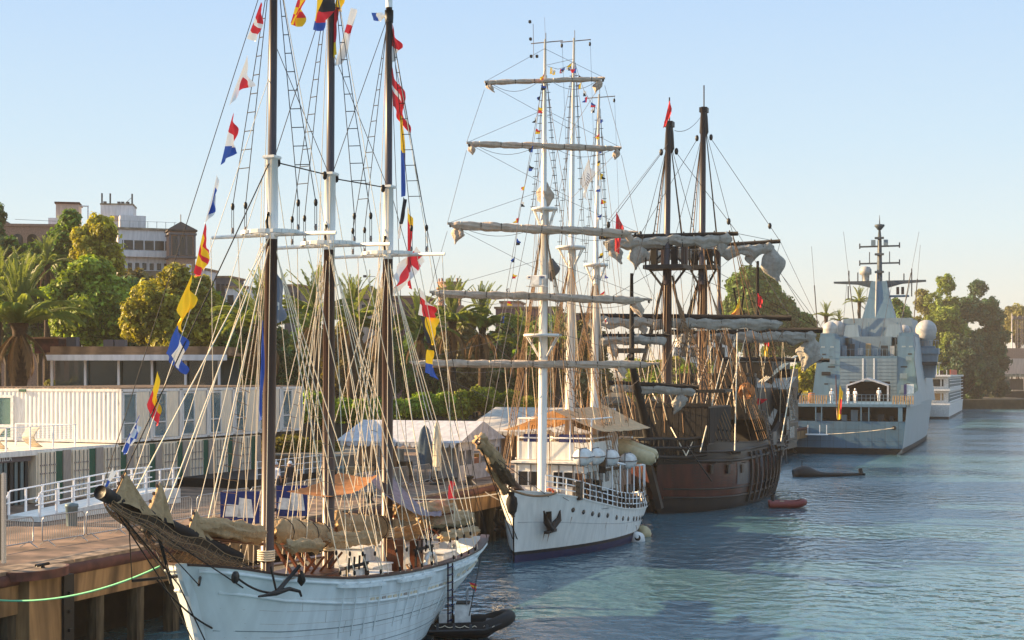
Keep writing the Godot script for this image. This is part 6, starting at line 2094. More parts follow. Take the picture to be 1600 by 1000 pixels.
	for a in [[17.4, 2.4], [20.5, 1.55], [23.2, 1.1]]:
		rings.append([Vector3(-a[1], a[0], mz + a[1]), Vector3(a[1], a[0], mz + a[1]), Vector3(a[1], a[0], mz - a[1]), Vector3(-a[1], a[0], mz - a[1])])
	for i in 2: g.skin(rings[i + 1], rings[i])
	g.cap(rings[2])
	mt.mesh = g.done()
	g = Shape.new()
	for side in [1, -1]:
		g.prism([Vector3(side * 0.9, 22.2, mz + 0.5), Vector3(side * 0.9, 23.3, mz + 0.5), Vector3(side * 6.6, 23.3, mz + 0.5), Vector3(side * 6.6, 23.05, mz + 0.5), Vector3(side * 3.0, 22.8, mz + 0.5)], Vector3(0, 0, -1.0))
	put(mt, "yardarm", g.done(), "mast_grey")
	boxed(mt, "radar_shelf", Vector3(2.4, 21.0, mz), Vector3(3.6, 0.25, 1.4), "navy_grey")
	for x in [2.6, 3.3]: boxed(mt, "signal_lamp", Vector3(x, 21.8, mz), Vector3(0.4, 1.1, 0.4), "rail_brown")
	g = Shape.new(true)
	g.tube([Vector3(0, 23.2, mz), Vector3(0, 29.5, mz), Vector3(0, 31.4, mz)], [0.42, 0.3, 0.1], 10)
	put(mt, "pole_mast", g.done(), "mast_grey")
	for y in [25.9, 28.4]:
		var ya = boxed(mt, "cross_arm", Vector3(0, y, mz), Vector3(5.8, 0.24, 0.24), "mast_grey")
		for x in [-2.85, 2.85]: boxed(ya, "arm_tip", Vector3(x, 0.1, 0), Vector3(0.18, 0.8, 0.18), "antenna")
		for x in [-0.9, 0.9]:
			if y > 27: boxed(ya, "lamp_housing", Vector3(x, 0.5, 0), Vector3(0.6, 0.9, 0.6), "navy_panel")
			else: boxed(ya, "stub_aerial", Vector3(x * 1.6, 0.9, 0), Vector3(0.12, 1.6, 0.12), "antenna")
	g = Shape.new(true)
	g.lathe([Vector2(0.05, 30.7), Vector2(0.25, 30.8), Vector2(0.75, 31.4), Vector2(0.7, 31.6), Vector2(0.1, 31.7), Vector2(0.03, 33)], 14, Vector3(0, 0, mz))
	put(mt, "top_disc", g.done(), "mast_grey")
	g = Shape.new(true)
	g.lathe([Vector2(0.5, 23.3), Vector2(0.55, 24.2), Vector2(0.85, 24.3), Vector2(0.85, 25.0), Vector2(0.6, 25.4), Vector2(0.02, 25.5)], 14, Vector3(-2.0, 0, mz))
	put(mt, "small_radome", g.done(), "radome")
	for y in [24.6, 27.2, 29.6]: boxed(mt, "sensor_bracket", Vector3(0.0, y, mz + 0.35), Vector3(1.3, 0.3, 0.6), "mast_grey")
	for i in 9: boxed(mt, "mast_rung", Vector3(0.0, 23.6 + i * 0.62, mz + 0.5), Vector3(0.5, 0.06, 0.06), "antenna")
	for a in [[-4.4, 23.0, 24.9], [-4.5, 20.6, 22.6], [4.6, 20.9, 25.0], [3.5, 23.3, 24.3], [1.4, 23.3, 24.6], [-3.1, 23.3, 24.6]]:
		boxed(mt, "stub_aerial", Vector3(a[0], (a[1] + a[2]) * 0.5, mz + 0.3), Vector3(0.16, a[2] - a[1], 0.16), "antenna")
	rope(mt, "ladder_pole", Vector3(-0.4, 15.5, mz + 2.6), Vector3(-0.3, 24.3, mz + 0.9), 0.14, "radome")
	for side in [1, -1]:     # life raft canisters, hatches and plate seams
		for i in 3:
			g = Shape.new(true)
			g.lathe([Vector2(0.02, -0.7), Vector2(0.34, -0.65), Vector2(0.36, 0), Vector2(0.34, 0.65), Vector2(0.02, 0.7)], 12, Vector3(side * 4.6, 12.9, -25.2 - i * 1.7), Basis(Vector3.RIGHT, PI * 0.5))
			put(o, "life_raft_canister", g.done(), "radome")
	for i in 9: boxed(hull, "plate_seam", Vector3(-6.0 + i * 1.5, 2.35, 0.33 - 0.0), Vector3(0.03, 3.1, 0.03), "navy_dark")
	for y in [1.6, 3.0]: boxed(hull, "plate_seam", Vector3(0, y, 0.28), Vector3(12.8, 0.03, 0.03), "navy_dark")
	for i in 6:
		g = Shape.new()
		g.box(Vector3(0, 0, 0), Vector3(0.5, 0.06, 0.06))
		for y in 8: boxed(o, "ladder_rung", Vector3(5.0 if i % 2 else -4.6, 6.5 + y * 0.9 + (i / 2) * 0.3, -22.9 - (y * 0.9) * 0.07), Vector3(0.5, 0.05, 0.06), "navy_dark")
		break
	for a in [[4.9, 9.3, 0.9], [5.6, 11.6, 0.7], [-4.4, 11.2, 0.8], [4.7, 7.2, 0.6]]:
		boxed(o, "wall_locker", Vector3(a[0], a[1], -22.9), Vector3(a[2], a[2] * 0.8, 0.35), "navy_panel")
	for x in [-3.6, -1.2, 1.4, 3.4]:
		rope(mt, "signal_halyard", Vector3(x, 12.5, -26), Vector3(x * 1.3, 22.9, mz + 0.5), 0.03, "antenna")
	# --- domes
	for a in [[1297, 514, 34, 1.05, 1.3], [1309, 512, 40, 1.0, 1.6], [1413, 517, 34, 0.85, 1.0], [1404.5, 520, 33, 0.45, 0.6], [1447, 516, 36, 1.48, 1.2]]:
		var c = wl(o, a[0], a[1], 171 + 0.944 * a[2])
		g = Shape.new(true)
		var pr = [Vector2(a[3] * 0.6, -a[3] * 1.6), Vector2(a[3] * 0.6, -a[3] * a[4] * 0.8), Vector2(a[3] * 0.93, -a[3] * 0.75)]
		for j in 8: pr.append(Vector2(a[3] * cos(-0.45 + j * 0.2886), a[3] * sin(-0.45 + j * 0.2886)))
		pr.append(Vector2(0.01, a[3]))
		g.lathe(pr, 20, c)
		put(o, "radome", g.done(), "radome")
		boxed(o, "radome_pedestal", c + Vector3(0, -a[3] * 1.6 - 0.4, 0), Vector3(a[3] * 1.7, 1.0, a[3] * 1.5), "navy_grey")
	g = Shape.new()
	var rc = wl(o, 1447, 530, 205)
	for i in 10: g.bar(rc + Vector3(-1.7 + 0.38 * i, -1.3, 1.2), rc + Vector3(-1.7 + 0.38 * i, -0.2, 1.2), 0.05)
	g.bar(rc + Vector3(-1.7, -0.2, 1.2), rc + Vector3(1.8, -0.2, 1.2), 0.06)
	g.box(rc + Vector3(0, -1.7, 0), Vector3(3.6, 0.8, 3.4))
	g.prism([rc + Vector3(-1.8, -2.0, 1.4), rc + Vector3(1.7, -2.0, 1.4), rc + Vector3(1.2, -5.5, 1.4), rc + Vector3(-1.8, -5.5, 1.4)], Vector3(0, 0, -2.4))
	put(o, "radome_balcony", g.done(), "navy_panel")
	boxed(o, "bridge_wing", wl(o, 1447, 568, 203), Vector3(3.0, 0.5, 2.0), "navy_dark")
	# whip aerials
	for a in [[1278, 520, 1268, 385, 195], [1335, 505, 1318, 362, 208], [1408, 505, 1436, 362, 208], [1428, 500, 1438, 383, 206]]:
		var b = wl(o, a[0], a[1], a[4])
		var t = wl(o, a[2], a[3], a[4])
		var wh = rope(o, "whip_aerial", b, b.lerp(t, 0.55), 0.075, "antenna")
		rope(o, "whip_tip", b.lerp(t, 0.55), t, 0.025, "antenna")
	# --- flight deck: tent, crates
	var tc = Vector3(0.8, 5.97, -17.0)
	var tn = thing("deck_tent", "open fronted white tent on the patrol ship's flight deck", "tent", o.transform * tc, TURN4)
	g = Shape.new()
	for side in [1, -1]:
		g.quad(Vector3(0, 3.1, 0.1), Vector3(side * 2.7, 2.15, 0.1), Vector3(side * 2.7, 2.15, -3.6), Vector3(0, 3.1, -3.6))
		g.quad(Vector3(0, 3.1, 0.1), Vector3(side * 2.7, 2.15, 0.1), Vector3(side * 2.7, 1.95, 0.1), Vector3(0, 2.85, 0.1))
	put(tn, "roof", g.done(), "tent_white")
	for x in [-2.6, 2.6]:
		for z in [0.0, -3.5]: boxed(tn, "leg", Vector3(x, 1.0, z), Vector3(0.22 if z == 0.0 else 0.1, 2.1, 0.1), "tent_white")
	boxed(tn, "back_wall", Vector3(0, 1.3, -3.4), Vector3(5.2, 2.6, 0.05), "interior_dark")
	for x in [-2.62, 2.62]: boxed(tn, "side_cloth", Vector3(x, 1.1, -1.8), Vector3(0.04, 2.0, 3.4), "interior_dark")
	boxed(o, "blue_white_panel", Vector3(6.1, 7.2, -16), Vector3(1.2, 2.1, 0.2), "clean_white")
	boxed(o, "blue_panel", Vector3(5.65, 7.2, -15.85), Vector3(0.35, 2.1, 0.12), "blue_dark")
	var fp = spar(o, "ensign_staff", Vector3(-1.1, 3.9, -0.4), Vector3(-1.15, 9.4, 0.6), 0.07, 0.05, "varnish")
	g = Shape.new(true)
	g.lathe([Vector2(0.15, 0), Vector2(0.4, 0.1), Vector2(0.42, 1.2), Vector2(0.1, 1.3)], 10, Vector3(-4.6, 5.97, -4))
	put(o, "vent_cowl", g.done(), "terracotta")

# ---------------------------------------------------------------- river boat, far wharf, masts
func build_far_right():
	var o = thing("river_cruise_boat", "white three-decked river boat moored beyond the patrol ship", "boat", Vector3(87.4, 0, -307), -0.345)
	var g := Shape.new()
	g.prism([Vector3(-5.5, 0.5, 0.0), Vector3(5.5, 0.5, 0), Vector3(5.7, 3.0, 1.0), Vector3(-5.7, 3.0, 1.0)], Vector3(0, 0, -64))
	put(o, "hull", g.done(), "clean_white")
	g = Shape.new()
	g.box(Vector3(0, 0.2, -32), Vector3(10.9, 0.7, 63.6))
	put(o, "boot_top", g.done(), "navy_dark")
	for k in 2:
		var y = 3.0 + k * 3.0
		boxed(o, "deck_edge", Vector3(0, y + 0.15, -31), Vector3(11.6, 0.3, 64), "clean_white")
		boxed(o, "saloon", Vector3(0, y + 1.6, -32), Vector3(10.6, 2.6, 60), "clean_white")
		boxed(o, "front_glazing", Vector3(0, y + 1.7, -1.95), Vector3(8.6, 1.5, 0.1), "window_dark" if k else "canvas")
		for i in 4: boxed(o, "window_post", Vector3(-4 + i * 2.6, y + 1.7, -1.88), Vector3(0.25, 1.6, 0.1), "clean_white")
		for i in 14:
			boxed(o, "window", Vector3(5.33, y + 1.6, -4.2 - i * 4.1), Vector3(0.06, 1.9, 3.5), "slat_steel")
		for h in [0.75, 1.5, 2.2]: rope(o, "side_rail", Vector3(5.75, y + h, 1.0), Vector3(5.75, y + h, -62), 0.07, "rail_white")
	boxed(o, "roof_deck", Vector3(0, 9.2, -31), Vector3(11.8, 0.4, 64), "clean_white")
	boxed(o, "sun_roof", Vector3(-1, 12.0, -8), Vector3(8.5, 0.18, 11), "cream_white")
	for x in [-4.8, 2.8]:
		for z in [-3.5, -12]: boxed(o, "roof_post", Vector3(x, 10.7, z), Vector3(0.14, 2.6, 0.14), "rail_white")
	boxed(o, "orange_screen", Vector3(5.6, 10.0, -18), Vector3(0.1, 1.1, 30), "orange_buoy")
	for i in 7: boxed(o, "deck_chair", Vector3(-4 + i * 1.3, 9.9, -4), Vector3(0.7, 0.9, 0.7), "rail_brown")
	for i in 8: boxed(o, "roof_rail_post", Vector3(-5.4 + i * 1.5, 9.9, 0.6), Vector3(0.1, 1.1, 0.1), "rail_white")
	# wharf on the opposite bank
	var w = thing("wharf_shed", "long low wharf building on concrete pillars across the river", "building", Vector3(158, 0, -468), 0.0)
	boxed(w, "deck", Vector3(60, 9.2, -8), Vector3(124, 0.9, 18), "stone_pale")
	boxed(w, "wall", Vector3(60, 12.2, -10), Vector3(120, 5.0, 14), "wall_pink")
	boxed(w, "roof", Vector3(60, 16.4, -12), Vector3(122, 3.4, 16), "wall_brick")
	for i in 12:
		boxed(w, "pillar", Vector3(3 + i * 9.0, 6.2, -1), Vector3(1.6, 5.6, 1.6), "stone_pale")
		boxed(w, "white_board", Vector3(7 + i * 9.0, 6.2, -6), Vector3(6.5, 3.6, 0.3), "wall_white" if i % 2 else "wall_grey")
	var qy = thing("river_wall", "dark river wall below the wharf across the water", "wall", Vector3(142, 0, -466.5), 0.0)
	boxed(qy, "face", Vector3(75, 1.9, 0), Vector3(150, 4.2, 1.5), "quay_shadow")
	boxed(qy, "cap", Vector3(75, 4.05, 0), Vector3(150, 0.25, 1.9), "retaining")
	var lm = thing("lattice_light_mast", "slender lattice mast with lamps behind the wharf", "mast", Vector3(wp(1593, 600, 500).x, 4, -500), 0.0)
	g = Shape.new()
	for x in [-0.9, 0.9]:
		for z in [-0.9, 0.9]: g.bar(Vector3(x, 0, z), Vector3(x, 24.5, z), 0.22)
	for i in 14:
		var y = i * 1.75
		g.bar(Vector3(-0.9, y, 0.9), Vector3(0.9, y + 1.75, 0.9), 0.14)
		g.bar(Vector3(-0.9, y, 0.9), Vector3(0.9, y, 0.9), 0.14)
	put(lm, "lattice", g.done(), "wall_grey")
	for x in [-1.8, 0, 1.8]: boxed(lm, "lamp_box", Vector3(x, 25.2, 0), Vector3(1.2, 1.2, 1.0), "wall_grey")
	var fp = thing("white_flagpole", "plain pale pole rising beside the lattice mast", "pole", Vector3(wp(1581, 600, 480).x, 3.5, -480), 0.0)
	spar(fp, "pole", Vector3.ZERO, wp(1581, 490, 480) - fp.position, 0.28, 0.18, "wall_white")

# ---------------------------------------------------------------- buildings
func arch_window(par, c, w, h, m):
	return boxed(par, "window", c, Vector3(w, h, 0.12), m)

func block_building(called, label, px0, px1, top, d, deep, m, floors, cols, turn = TURN, base = 4.0, roof_m = "roof_tan"):
	# front faces the camera side; spans the given outline of the photograph
	var a = wp(px0, top, d)
	var b = wp(px1, top, d)
	var w = (b.x - a.x)
	var h = a.y - base
	var t = thing(called, label, "building", Vector3((a.x + b.x) * 0.5, base, -d), turn * 0.3)
	boxed(t, "wall", Vector3(0, h * 0.5, -deep * 0.5), Vector3(w, h, deep), m)
	boxed(t, "roof", Vector3(0, h + 0.15, -deep * 0.5), Vector3(w + 0.5, 0.35, deep + 0.5), roof_m)
	for f in floors:
		for c in cols:
			var x = -w * 0.5 + w * (c + 0.5) / cols
			var y = h - 1.9 - f * 3.1
			if y < 1.5: continue
			var win = boxed(t, "window", Vector3(x, y, 0.02), Vector3(minf(1.3, w / cols * 0.62), 1.6, 0.14), "window_dark")
			boxed(win, "sill", Vector3(0, -0.88, 0.06), Vector3(minf(1.5, w / cols * 0.72), 0.12, 0.25), m)
	return t

func pyramid(par, c, wx, wz, h, m, called = "roof"):
	var g := Shape.new()
	var p = [c + Vector3(-wx, 0, wz), c + Vector3(wx, 0, wz), c + Vector3(wx, 0, -wz), c + Vector3(-wx, 0, -wz)]
	var q = []
	for v in p: q.append(v + Vector3(0, -0.25, 0))
	for i in 4: g.tri(p[i], c + Vector3(0, h, 0), p[(i + 1) % 4])
	g.skin(p, q)
	return put(par, called, g.done(), m)

func build_buildings():
	# long white hotel on the hill with its brick pavilion
	var D = 230.0
	var a = wp(196, 384, D)
	var b = wp(266, 384, D)
	var o = thing("hotel_building", "long white building with window rows and brick end pavilion above the trees", "building", Vector3((a.x + b.x) * 0.5, 4, -D), 0.35)
	var w = 9.0
	var h = wp(0, 359, D).y - 4
	boxed(o, "wall", Vector3(0, h * 0.5, -6), Vector3(w, h, 12), "wall_white")
	boxed(o, "roof_terrace", Vector3(0, h + 0.12, -6), Vector3(w + 0.6, 0.3, 12.6), "stone_pale")
	for i in 7: boxed(o, "terrace_rail_post", Vector3(-4.2 + i * 1.4, h + 0.8, 0), Vector3(0.08, 1.1, 0.08), "steel_pale")
	boxed(o, "terrace_rail", Vector3(0, h + 1.3, 0), Vector3(9, 0.08, 0.08), "steel_pale")
	boxed(o, "roof_house", Vector3(-2.2, h + 1.2, -3), Vector3(4.0, 2.2, 4), "wall_white")
	var gal = boxed(o, "gallery", Vector3(0.2, h - 2.5, 0.05), Vector3(8.4, 1.5, 0.2), "window_dark")
	for i in 6: boxed(gal, "gallery_post", Vector3(-4.0 + i * 1.6, 0, 0.12), Vector3(0.16, 1.5, 0.1), "wall_white")
	boxed(o, "balcony_band", Vector3(0, h - 4.0, 0.5), Vector3(9.4, 0.9, 1.0), "wall_white")
	for i in 8:
		var wn = boxed(o, "window", Vector3(-3.9 + i * 1.12, h - 5.9, 0.06), Vector3(0.62, 1.1, 0.16), "window_dark")
		boxed(wn, "sill", Vector3(0, -0.62, 0.1), Vector3(0.8, 0.1, 0.2), "wall_white")
	boxed(o, "lower_band", Vector3(0, h - 7.3, 0.3), Vector3(9.2, 1.4, 0.6), "stone_pale")
	var pv = wp(285, 440, D - 4) - o.position
	pv = Basis(Vector3.UP, -0.35) * pv
	var ph = wp(0, 362, D - 4).y - 4
	boxed(o, "pavilion_wall", Vector3(pv.x, ph * 0.5, pv.z - 2), Vector3(4.0, ph, 4.0), "wall_brick")
	boxed(o, "pavilion_opening", Vector3(pv.x, ph - 2.2, pv.z + 0.03), Vector3(3.1, 3.0, 0.12), "window_dark")
	for x in [-1.9, -0.6, 0.6, 1.9]: boxed(o, "pavilion_column", Vector3(pv.x + x, ph - 2.1, pv.z + 0.08), Vector3(0.3, 3.3, 0.2), "wall_grey")
	for y in [ph - 0.35, ph - 4.0]: boxed(o, "pavilion_cornice", Vector3(pv.x, y, pv.z - 1.95), Vector3(4.4, 0.35, 4.4), "wall_grey")
	for y in [ph - 5.9, ph - 9.0]:
		for x in [-1.0, 1.0]: boxed(o, "window", Vector3(pv.x + x, y, pv.z + 0.03), Vector3(0.8, 1.7, 0.12), "wall_white")
	pyramid(o, Vector3(pv.x, ph + 0.3, pv.z - 2), 2.3, 2.3, 1.5, "roof_dark", "pavilion_roof")
	rope(o, "finial", Vector3(pv.x, ph + 1.6, pv.z - 2), Vector3(pv.x, ph + 2.9, pv.z - 2), 0.07, "antenna")
	# white tower with aerials
	a = wp(158, 320, 233)
	b = wp(207, 320, 233)
	o = thing("white_tower_block", "square white tower block with three aerials on its flat roof", "building", Vector3((a.x + b.x) * 0.5, 4, -233), 0.15)
	w = b.x - a.x
	h = a.y - 4
	boxed(o, "wall", Vector3(0, h * 0.5, -2.5), Vector3(w, h, 5), "wall_white")
	boxed(o, "parapet", Vector3(0, h + 0.1, -2.5), Vector3(w + 0.2, 0.25, 5.2), "stone_pale")
	boxed(o, "window", Vector3(-0.2, h - 2.2, 0.03), Vector3(0.9, 0.9, 0.12), "wall_pink")
	for x in [-2.4, -1.1, 2.35]: boxed(o, "aerial", Vector3(x, h + 1.0, -0.6), Vector3(0.24, 1.8, 0.24), "antenna")
	for x in [-2.0, 0.2, 0.8, 1.6]: boxed(o, "roof_unit", Vector3(x, h + 0.4, -1.2), Vector3(0.5, 0.5, 0.5), "wall_grey")
	rope(o, "roof_stay", Vector3(1.2, h + 0.3, -0.6), Vector3(2.3, h + 1.3, -0.6), 0.04, "antenna")
	for y in [h - 6.0, h - 8.5]: boxed(o, "ledge", Vector3(0.5, y, 0.1), Vector3(w + 0.6, 0.3, 0.5), "stone_pale")
	# small pink roof house with pergola
	a = wp(88, 318, 226)
	b = wp(122, 318, 226)
	o = thing("pink_roof_house", "small pinkish house with flat red roof and white pergola above the trees", "building", Vector3((a.x + b.x) * 0.5, 4, -226), 0.2)
	w = b.x - a.x
	h = a.y - 4
	boxed(o, "wall", Vector3(0, h * 0.5, -2.5), Vector3(w, h, 5), "wall_pink")
	boxed(o, "roof", Vector3(0, h + 0.1, -2.5), Vector3(w + 0.4, 0.3, 5.4), "coping_red")
	boxed(o, "pergola_beam", Vector3(w * 0.5 + 0.75, h - 0.3, -0.4), Vector3(1.5, 0.18, 0.25), "wall_white")
	boxed(o, "pergola_post", Vector3(w * 0.5 + 1.4, h - 1.6, -0.4), Vector3(0.18, 2.6, 0.18), "wall_white")
	boxed(o, "side_wing", Vector3(-w * 0.5 - 0.2, h - 3.6, 0.6), Vector3(1.4, 2.2, 3), "wall_white")
	# brick arcade at the far left
	a = wp(-60, 352, 215)
	b = wp(86, 352, 215)
	o = thing("brick_arcade", "brick arcade of round arches behind the trees at the far left", "building", Vector3((a.x + b.x) * 0.5, 4, -215), 0.12)
	w = b.x - a.x
	h = a.y - 4
	boxed(o, "wall", Vector3(0, h * 0.5, -3), Vector3(w, h, 6), "wall_brick")
	boxed(o, "cornice", Vector3(0, h + 0.05, -3), Vector3(w + 0.4, 0.4, 6.4), "wall_brick")
	for i in 6:
		var g := Shape.new()
		var poly = []
		for k in 11: poly.append(Vector3(cos(PI * k / 10) * 0.75, sin(PI * k / 10) * 0.75, 0))
		poly.append(Vector3(-0.75, -1.6, 0))
		poly.append(Vector3(0.75, -1.6, 0))
		g.prism(poly, Vector3(0, 0, -0.2))
		put(o, "arch", g.done(), "window_dark", Transform3D(Basis(), Vector3(w * 0.5 - 1.4 - i * 2.1, h - 2.0, 0.06)))
	pyramid(o, Vector3(w * 0.5 - 8.6, h + 0.2, -2), 1.9, 1.9, 1.2, "roof_dark", "pavilion_roof")
	rope(o, "roof_rail", Vector3(w * 0.5 - 6.0, h + 0.9, 0), Vector3(w * 0.5, h + 0.7, 0), 0.03, "antenna")
	# smaller blocks along the skyline
	block_building("grey_block", "grey flat-roofed block on the skyline left of the foremast", 322, 360, 434, 250, 8, "wall_grey", 1, 5)
	block_building("white_block", "low white house below the grey block left of the foremast", 352, 384, 450, 225, 8, "wall_white", 1, 2)
	block_building("white_corner_house", "white house corner with dark aerial behind the spanish flag", 306, 322, 422, 245, 6, "wall_white", 1, 2)
	block_building("brown_block", "brown flat-topped block between the first two masts", 444, 470, 447, 250, 8, "wall_grey", 1, 3)
	block_building("brick_block", "reddish brick block with pale cornice behind the third mast", 614, 664, 465, 235, 9, "wall_mauve", 3, 6)
	block_building("mauve_block", "mauve rendered building with rows of windows behind the brigantine's foremast", 774, 872, 482, 240, 10, "wall_mauve", 3, 11)
	block_building("pale_rear_block", "pale block rising behind the mauve building", 782, 812, 473, 262, 8, "wall_pink", 1, 3)
	block_building("long_mauve_wing", "low mauve wing running right from the mauve building", 872, 930, 492, 250, 10, "wall_mauve", 2, 7)
	block_building("white_kiosk", "long white flat-roofed pavilion behind the galleon's masts", 1062, 1150, 532, 235, 8, "wall_white", 1, 6, 0.0, 4.0, "clean_white")
	# house with pyramid roof and weather vane
	a = wp(534, 467, 200)
	b = wp(606, 467, 200)
	o = thing("pyramid_roof_house", "house with dark pyramid roof and weather vane between two masts", "building", Vector3((a.x + b.x) * 0.5, 4, -200), -0.1)
	w = b.x - a.x
	h = a.y - 4
	boxed(o, "wall", Vector3(0, h * 0.5, -3), Vector3(w, h, 6), "wall_pink")
	pyramid(o, Vector3(0.1, h, -3), w * 0.53, 3.3, 2.1, "roof_dark")
	rope(o, "vane_pole", Vector3(0.1, h + 2.0, -3), Vector3(0.1, h + 4.3, -3), 0.05, "antenna")
	rope(o, "vane_arm", Vector3(-0.7, h + 3.3, -3), Vector3(0.9, h + 3.3, -3), 0.04, "antenna")
	boxed(o, "vane_arrow", Vector3(-0.6, h + 3.35, -3), Vector3(0.5, 0.35, 0.06), "antenna")
	for x in [-1.8, 0.0, 1.8]: boxed(o, "window", Vector3(x, h - 1.4, 0.03), Vector3(0.8, 1.2, 0.12), "window_dark")
	# open belvedere of columns
	a = wp(703, 478, 215)
	o = thing("column_belvedere", "round stone belvedere on columns with urns along its top", "building", Vector3(a.x, 4, -215), 0.0)
	h = a.y - 4
	boxed(o, "base", Vector3(0, h * 0.5, 0), Vector3(4.2, h, 4.2), "wall_brick")
	for i in 8:
		var an = TAU * i / 8
		spar(o, "column", Vector3(cos(an) * 1.5, h, sin(an) * 1.5), Vector3(cos(an) * 1.5, h + 2.4, sin(an) * 1.5), 0.22, 0.18, "wall_brick", 8)
		rope(o, "urn", Vector3(cos(an) * 1.6, h + 3.3, sin(an) * 1.6), Vector3(cos(an) * 1.6, h + 4.1, sin(an) * 1.6), 0.13, "wall_brick")
	var g := Shape.new(true)
	g.lathe([Vector2(0.1, 2.35), Vector2(2.0, 2.4), Vector2(2.05, 2.75), Vector2(1.75, 2.8), Vector2(1.75, 3.3), Vector2(1.95, 3.4), Vector2(1.95, 3.55), Vector2(0.1, 3.6)], 16, Vector3(0, h, 0))
	put(o, "entablature", g.done(), "wall_brick")
	# glazed park pavilion behind the containers
	a = wp(72, 560, 106)
	b = wp(350, 560, 106)
	o = thing("park_pavilion", "flat-roofed glazed pavilion with deep white eaves behind the containers", "building", Vector3((a.x + b.x) * 0.5, 5.2, -106), -0.02)
	w = b.x - a.x
	h = wp(0, 556, 106).y - 5.2
	boxed(o, "roof", Vector3(0.5, h + 0.12, -3.0), Vector3(w, 0.22, 9.0), "roof_tan")
	boxed(o, "roof_upstand", Vector3(0.5, h + 0.42, -1.2), Vector3(w - 0.4, 0.5, 5.0), "roof_tan")
	boxed(o, "fascia", Vector3(0.5, h - 0.15, 1.45), Vector3(w + 0.1, 0.42, 0.2), "wall_white")
	boxed(o, "back_wall", Vector3(0, h * 0.5, -6.5), Vector3(w - 0.5, h - 0.2, 0.3), "slat_steel")
	boxed(o, "brown_wall", Vector3(-2.6, h * 0.5, -2.5), Vector3(1.1, h - 0.2, 1.0), "rail_brown")
	for i in 6:
		boxed(o, "post", Vector3(-w * 0.5 + 0.6 + i * (w - 0.8) / 5.0, h * 0.5 - 0.1, 0.6), Vector3(0.16, h - 0.2, 0.16), "wall_white")
		if i < 5:
			boxed(o, "pane", Vector3(-w * 0.5 + 0.6 + (i + 0.5) * (w - 0.8) / 5.0, h * 0.5 - 0.1, 0.2), Vector3((w - 0.8) / 5.0 - 0.2, h - 0.3, 0.03), "smoked_glass")
	rope(o, "railing", Vector3(-w * 0.5, 1.3, 1.2), Vector3(w * 0.5, 1.3, 1.2), 0.035, "slat_steel")
	for i in 8: boxed(o, "chair", Vector3(-5 + i * 1.4, 0.5, -1.0 - (i % 3) * 0.7), Vector3(0.5, 0.9, 0.5), ["rail_brown", "clean_white", "slat_steel"][i % 3])
	boxed(o, "roof_shed", Vector3(-w * 0.5 - 0.4, h + 0.75, -2), Vector3(1.8, 1.1, 1.8), "coping_red")
	boxed(o, "roof_shed_cap", Vector3(-w * 0.5 - 0.6, h + 1.36, -2), Vector3(2.2, 0.12, 2.0), "roof_tan")
	for x in [-w * 0.5 + 1.1, -w * 0.5 + 3.9, -w * 0.5 + 4.75]:
		boxed(o, "air_unit", Vector3(x, h + 0.75, -2.6), Vector3(0.75, 1.0 if x > -w * 0.5 + 2 else 1.4, 0.8), "wall_grey")
	# round white tank left of it
	o = thing("white_dome_hut", "rounded white hut half hidden by the big palm at the left", "hut", Vector3(wp(42, 600, 108).x, 5.2, -108), 0.0)
	g = Shape.new(true)
	g.lathe([Vector2(1.75, 0), Vector2(1.75, 1.5), Vector2(1.5, 2.1), Vector2(0.8, 2.6), Vector2(0.02, 2.75)], 20)
	put(o, "shell", g.done(), "wall_white")

# ---------------------------------------------------------------- plants
var clump_mesh := []
var frond_mesh := {}

func make_clumps():
	for v in 3:
		var g := Shape.new(false, true)
		for i in 34:
			var dir = Vector3(rnd(-1, 1), rnd(-0.8, 1), rnd(-1, 1)).normalized()
			var c = dir * rnd(0.35, 1.0)
			var n = (dir + Vector3(rnd(-0.7, 0.7), rnd(-0.2, 0.9), rnd(-0.7, 0.7))).normalized()
			var x = n.cross(Vector3(rnd(-1, 1), rnd(-1, 1), rnd(-1, 1))).normalized()
			var y = n.cross(x)
			var L = rnd(0.26, 0.46)
			var W = L * rnd(0.5, 0.8)
			var t = rnd(0.7, 1.15)
			g.col = Color(t, t, t)
			var bend = n * L * 0.25
			g.quad(c - x * L, c - y * W + bend, c + x * L, c + y * W + bend)
		clump_mesh.append(g.done())

func crown(par, called, blobs, count, size, color, sd):
	# leaf clumps spread over and through the given balls
	var r := RandomNumberGenerator.new()
	r.seed = sd
	var total = 0.0
	for b in blobs: total += b[1] * b[1]
	for v in 3:
		var mm := MultiMesh.new()
		mm.transform_format = MultiMesh.TRANSFORM_3D
		mm.use_colors = true
		mm.mesh = clump_mesh[v]
		var xs = []
		for b in blobs:
			var n = int(count * b[1] * b[1] / total / 3.0) + 1
			var tint = r.randf_range(0.75, 1.25)
			for i in n:
				var dir = Vector3(r.randfn(), r.randfn() + 0.25, r.randfn()).normalized()
				var p = b[0] + dir * b[1] * (r.randf_range(0.75, 1.08) if r.randf() < 0.8 else r.randf_range(0.3, 0.75)) * Vector3(1, 0.85, 1)
				var s = size * r.randf_range(0.6, 1.25)
				var c = color * (1.4 * tint * r.randf_range(0.55, 1.45))
				c.a = 1.0
				xs.append([Transform3D(Basis(Vector3(r.randfn(), r.randfn(), r.randfn()).normalized(), r.randf() * TAU).scaled(Vector3.ONE * s), p), c])
		mm.instance_count = xs.size()
		for i in xs.size():
			mm.set_instance_transform(i, xs[i][0])
			mm.set_instance_color(i, xs[i][1])
		var o := MultiMeshInstance3D.new()
		o.name = numbered(par, called)
		o.multimesh = mm
		o.material_override = M["leaf"]
		o.set_meta("kind", "stuff")
		par.add_child(o)

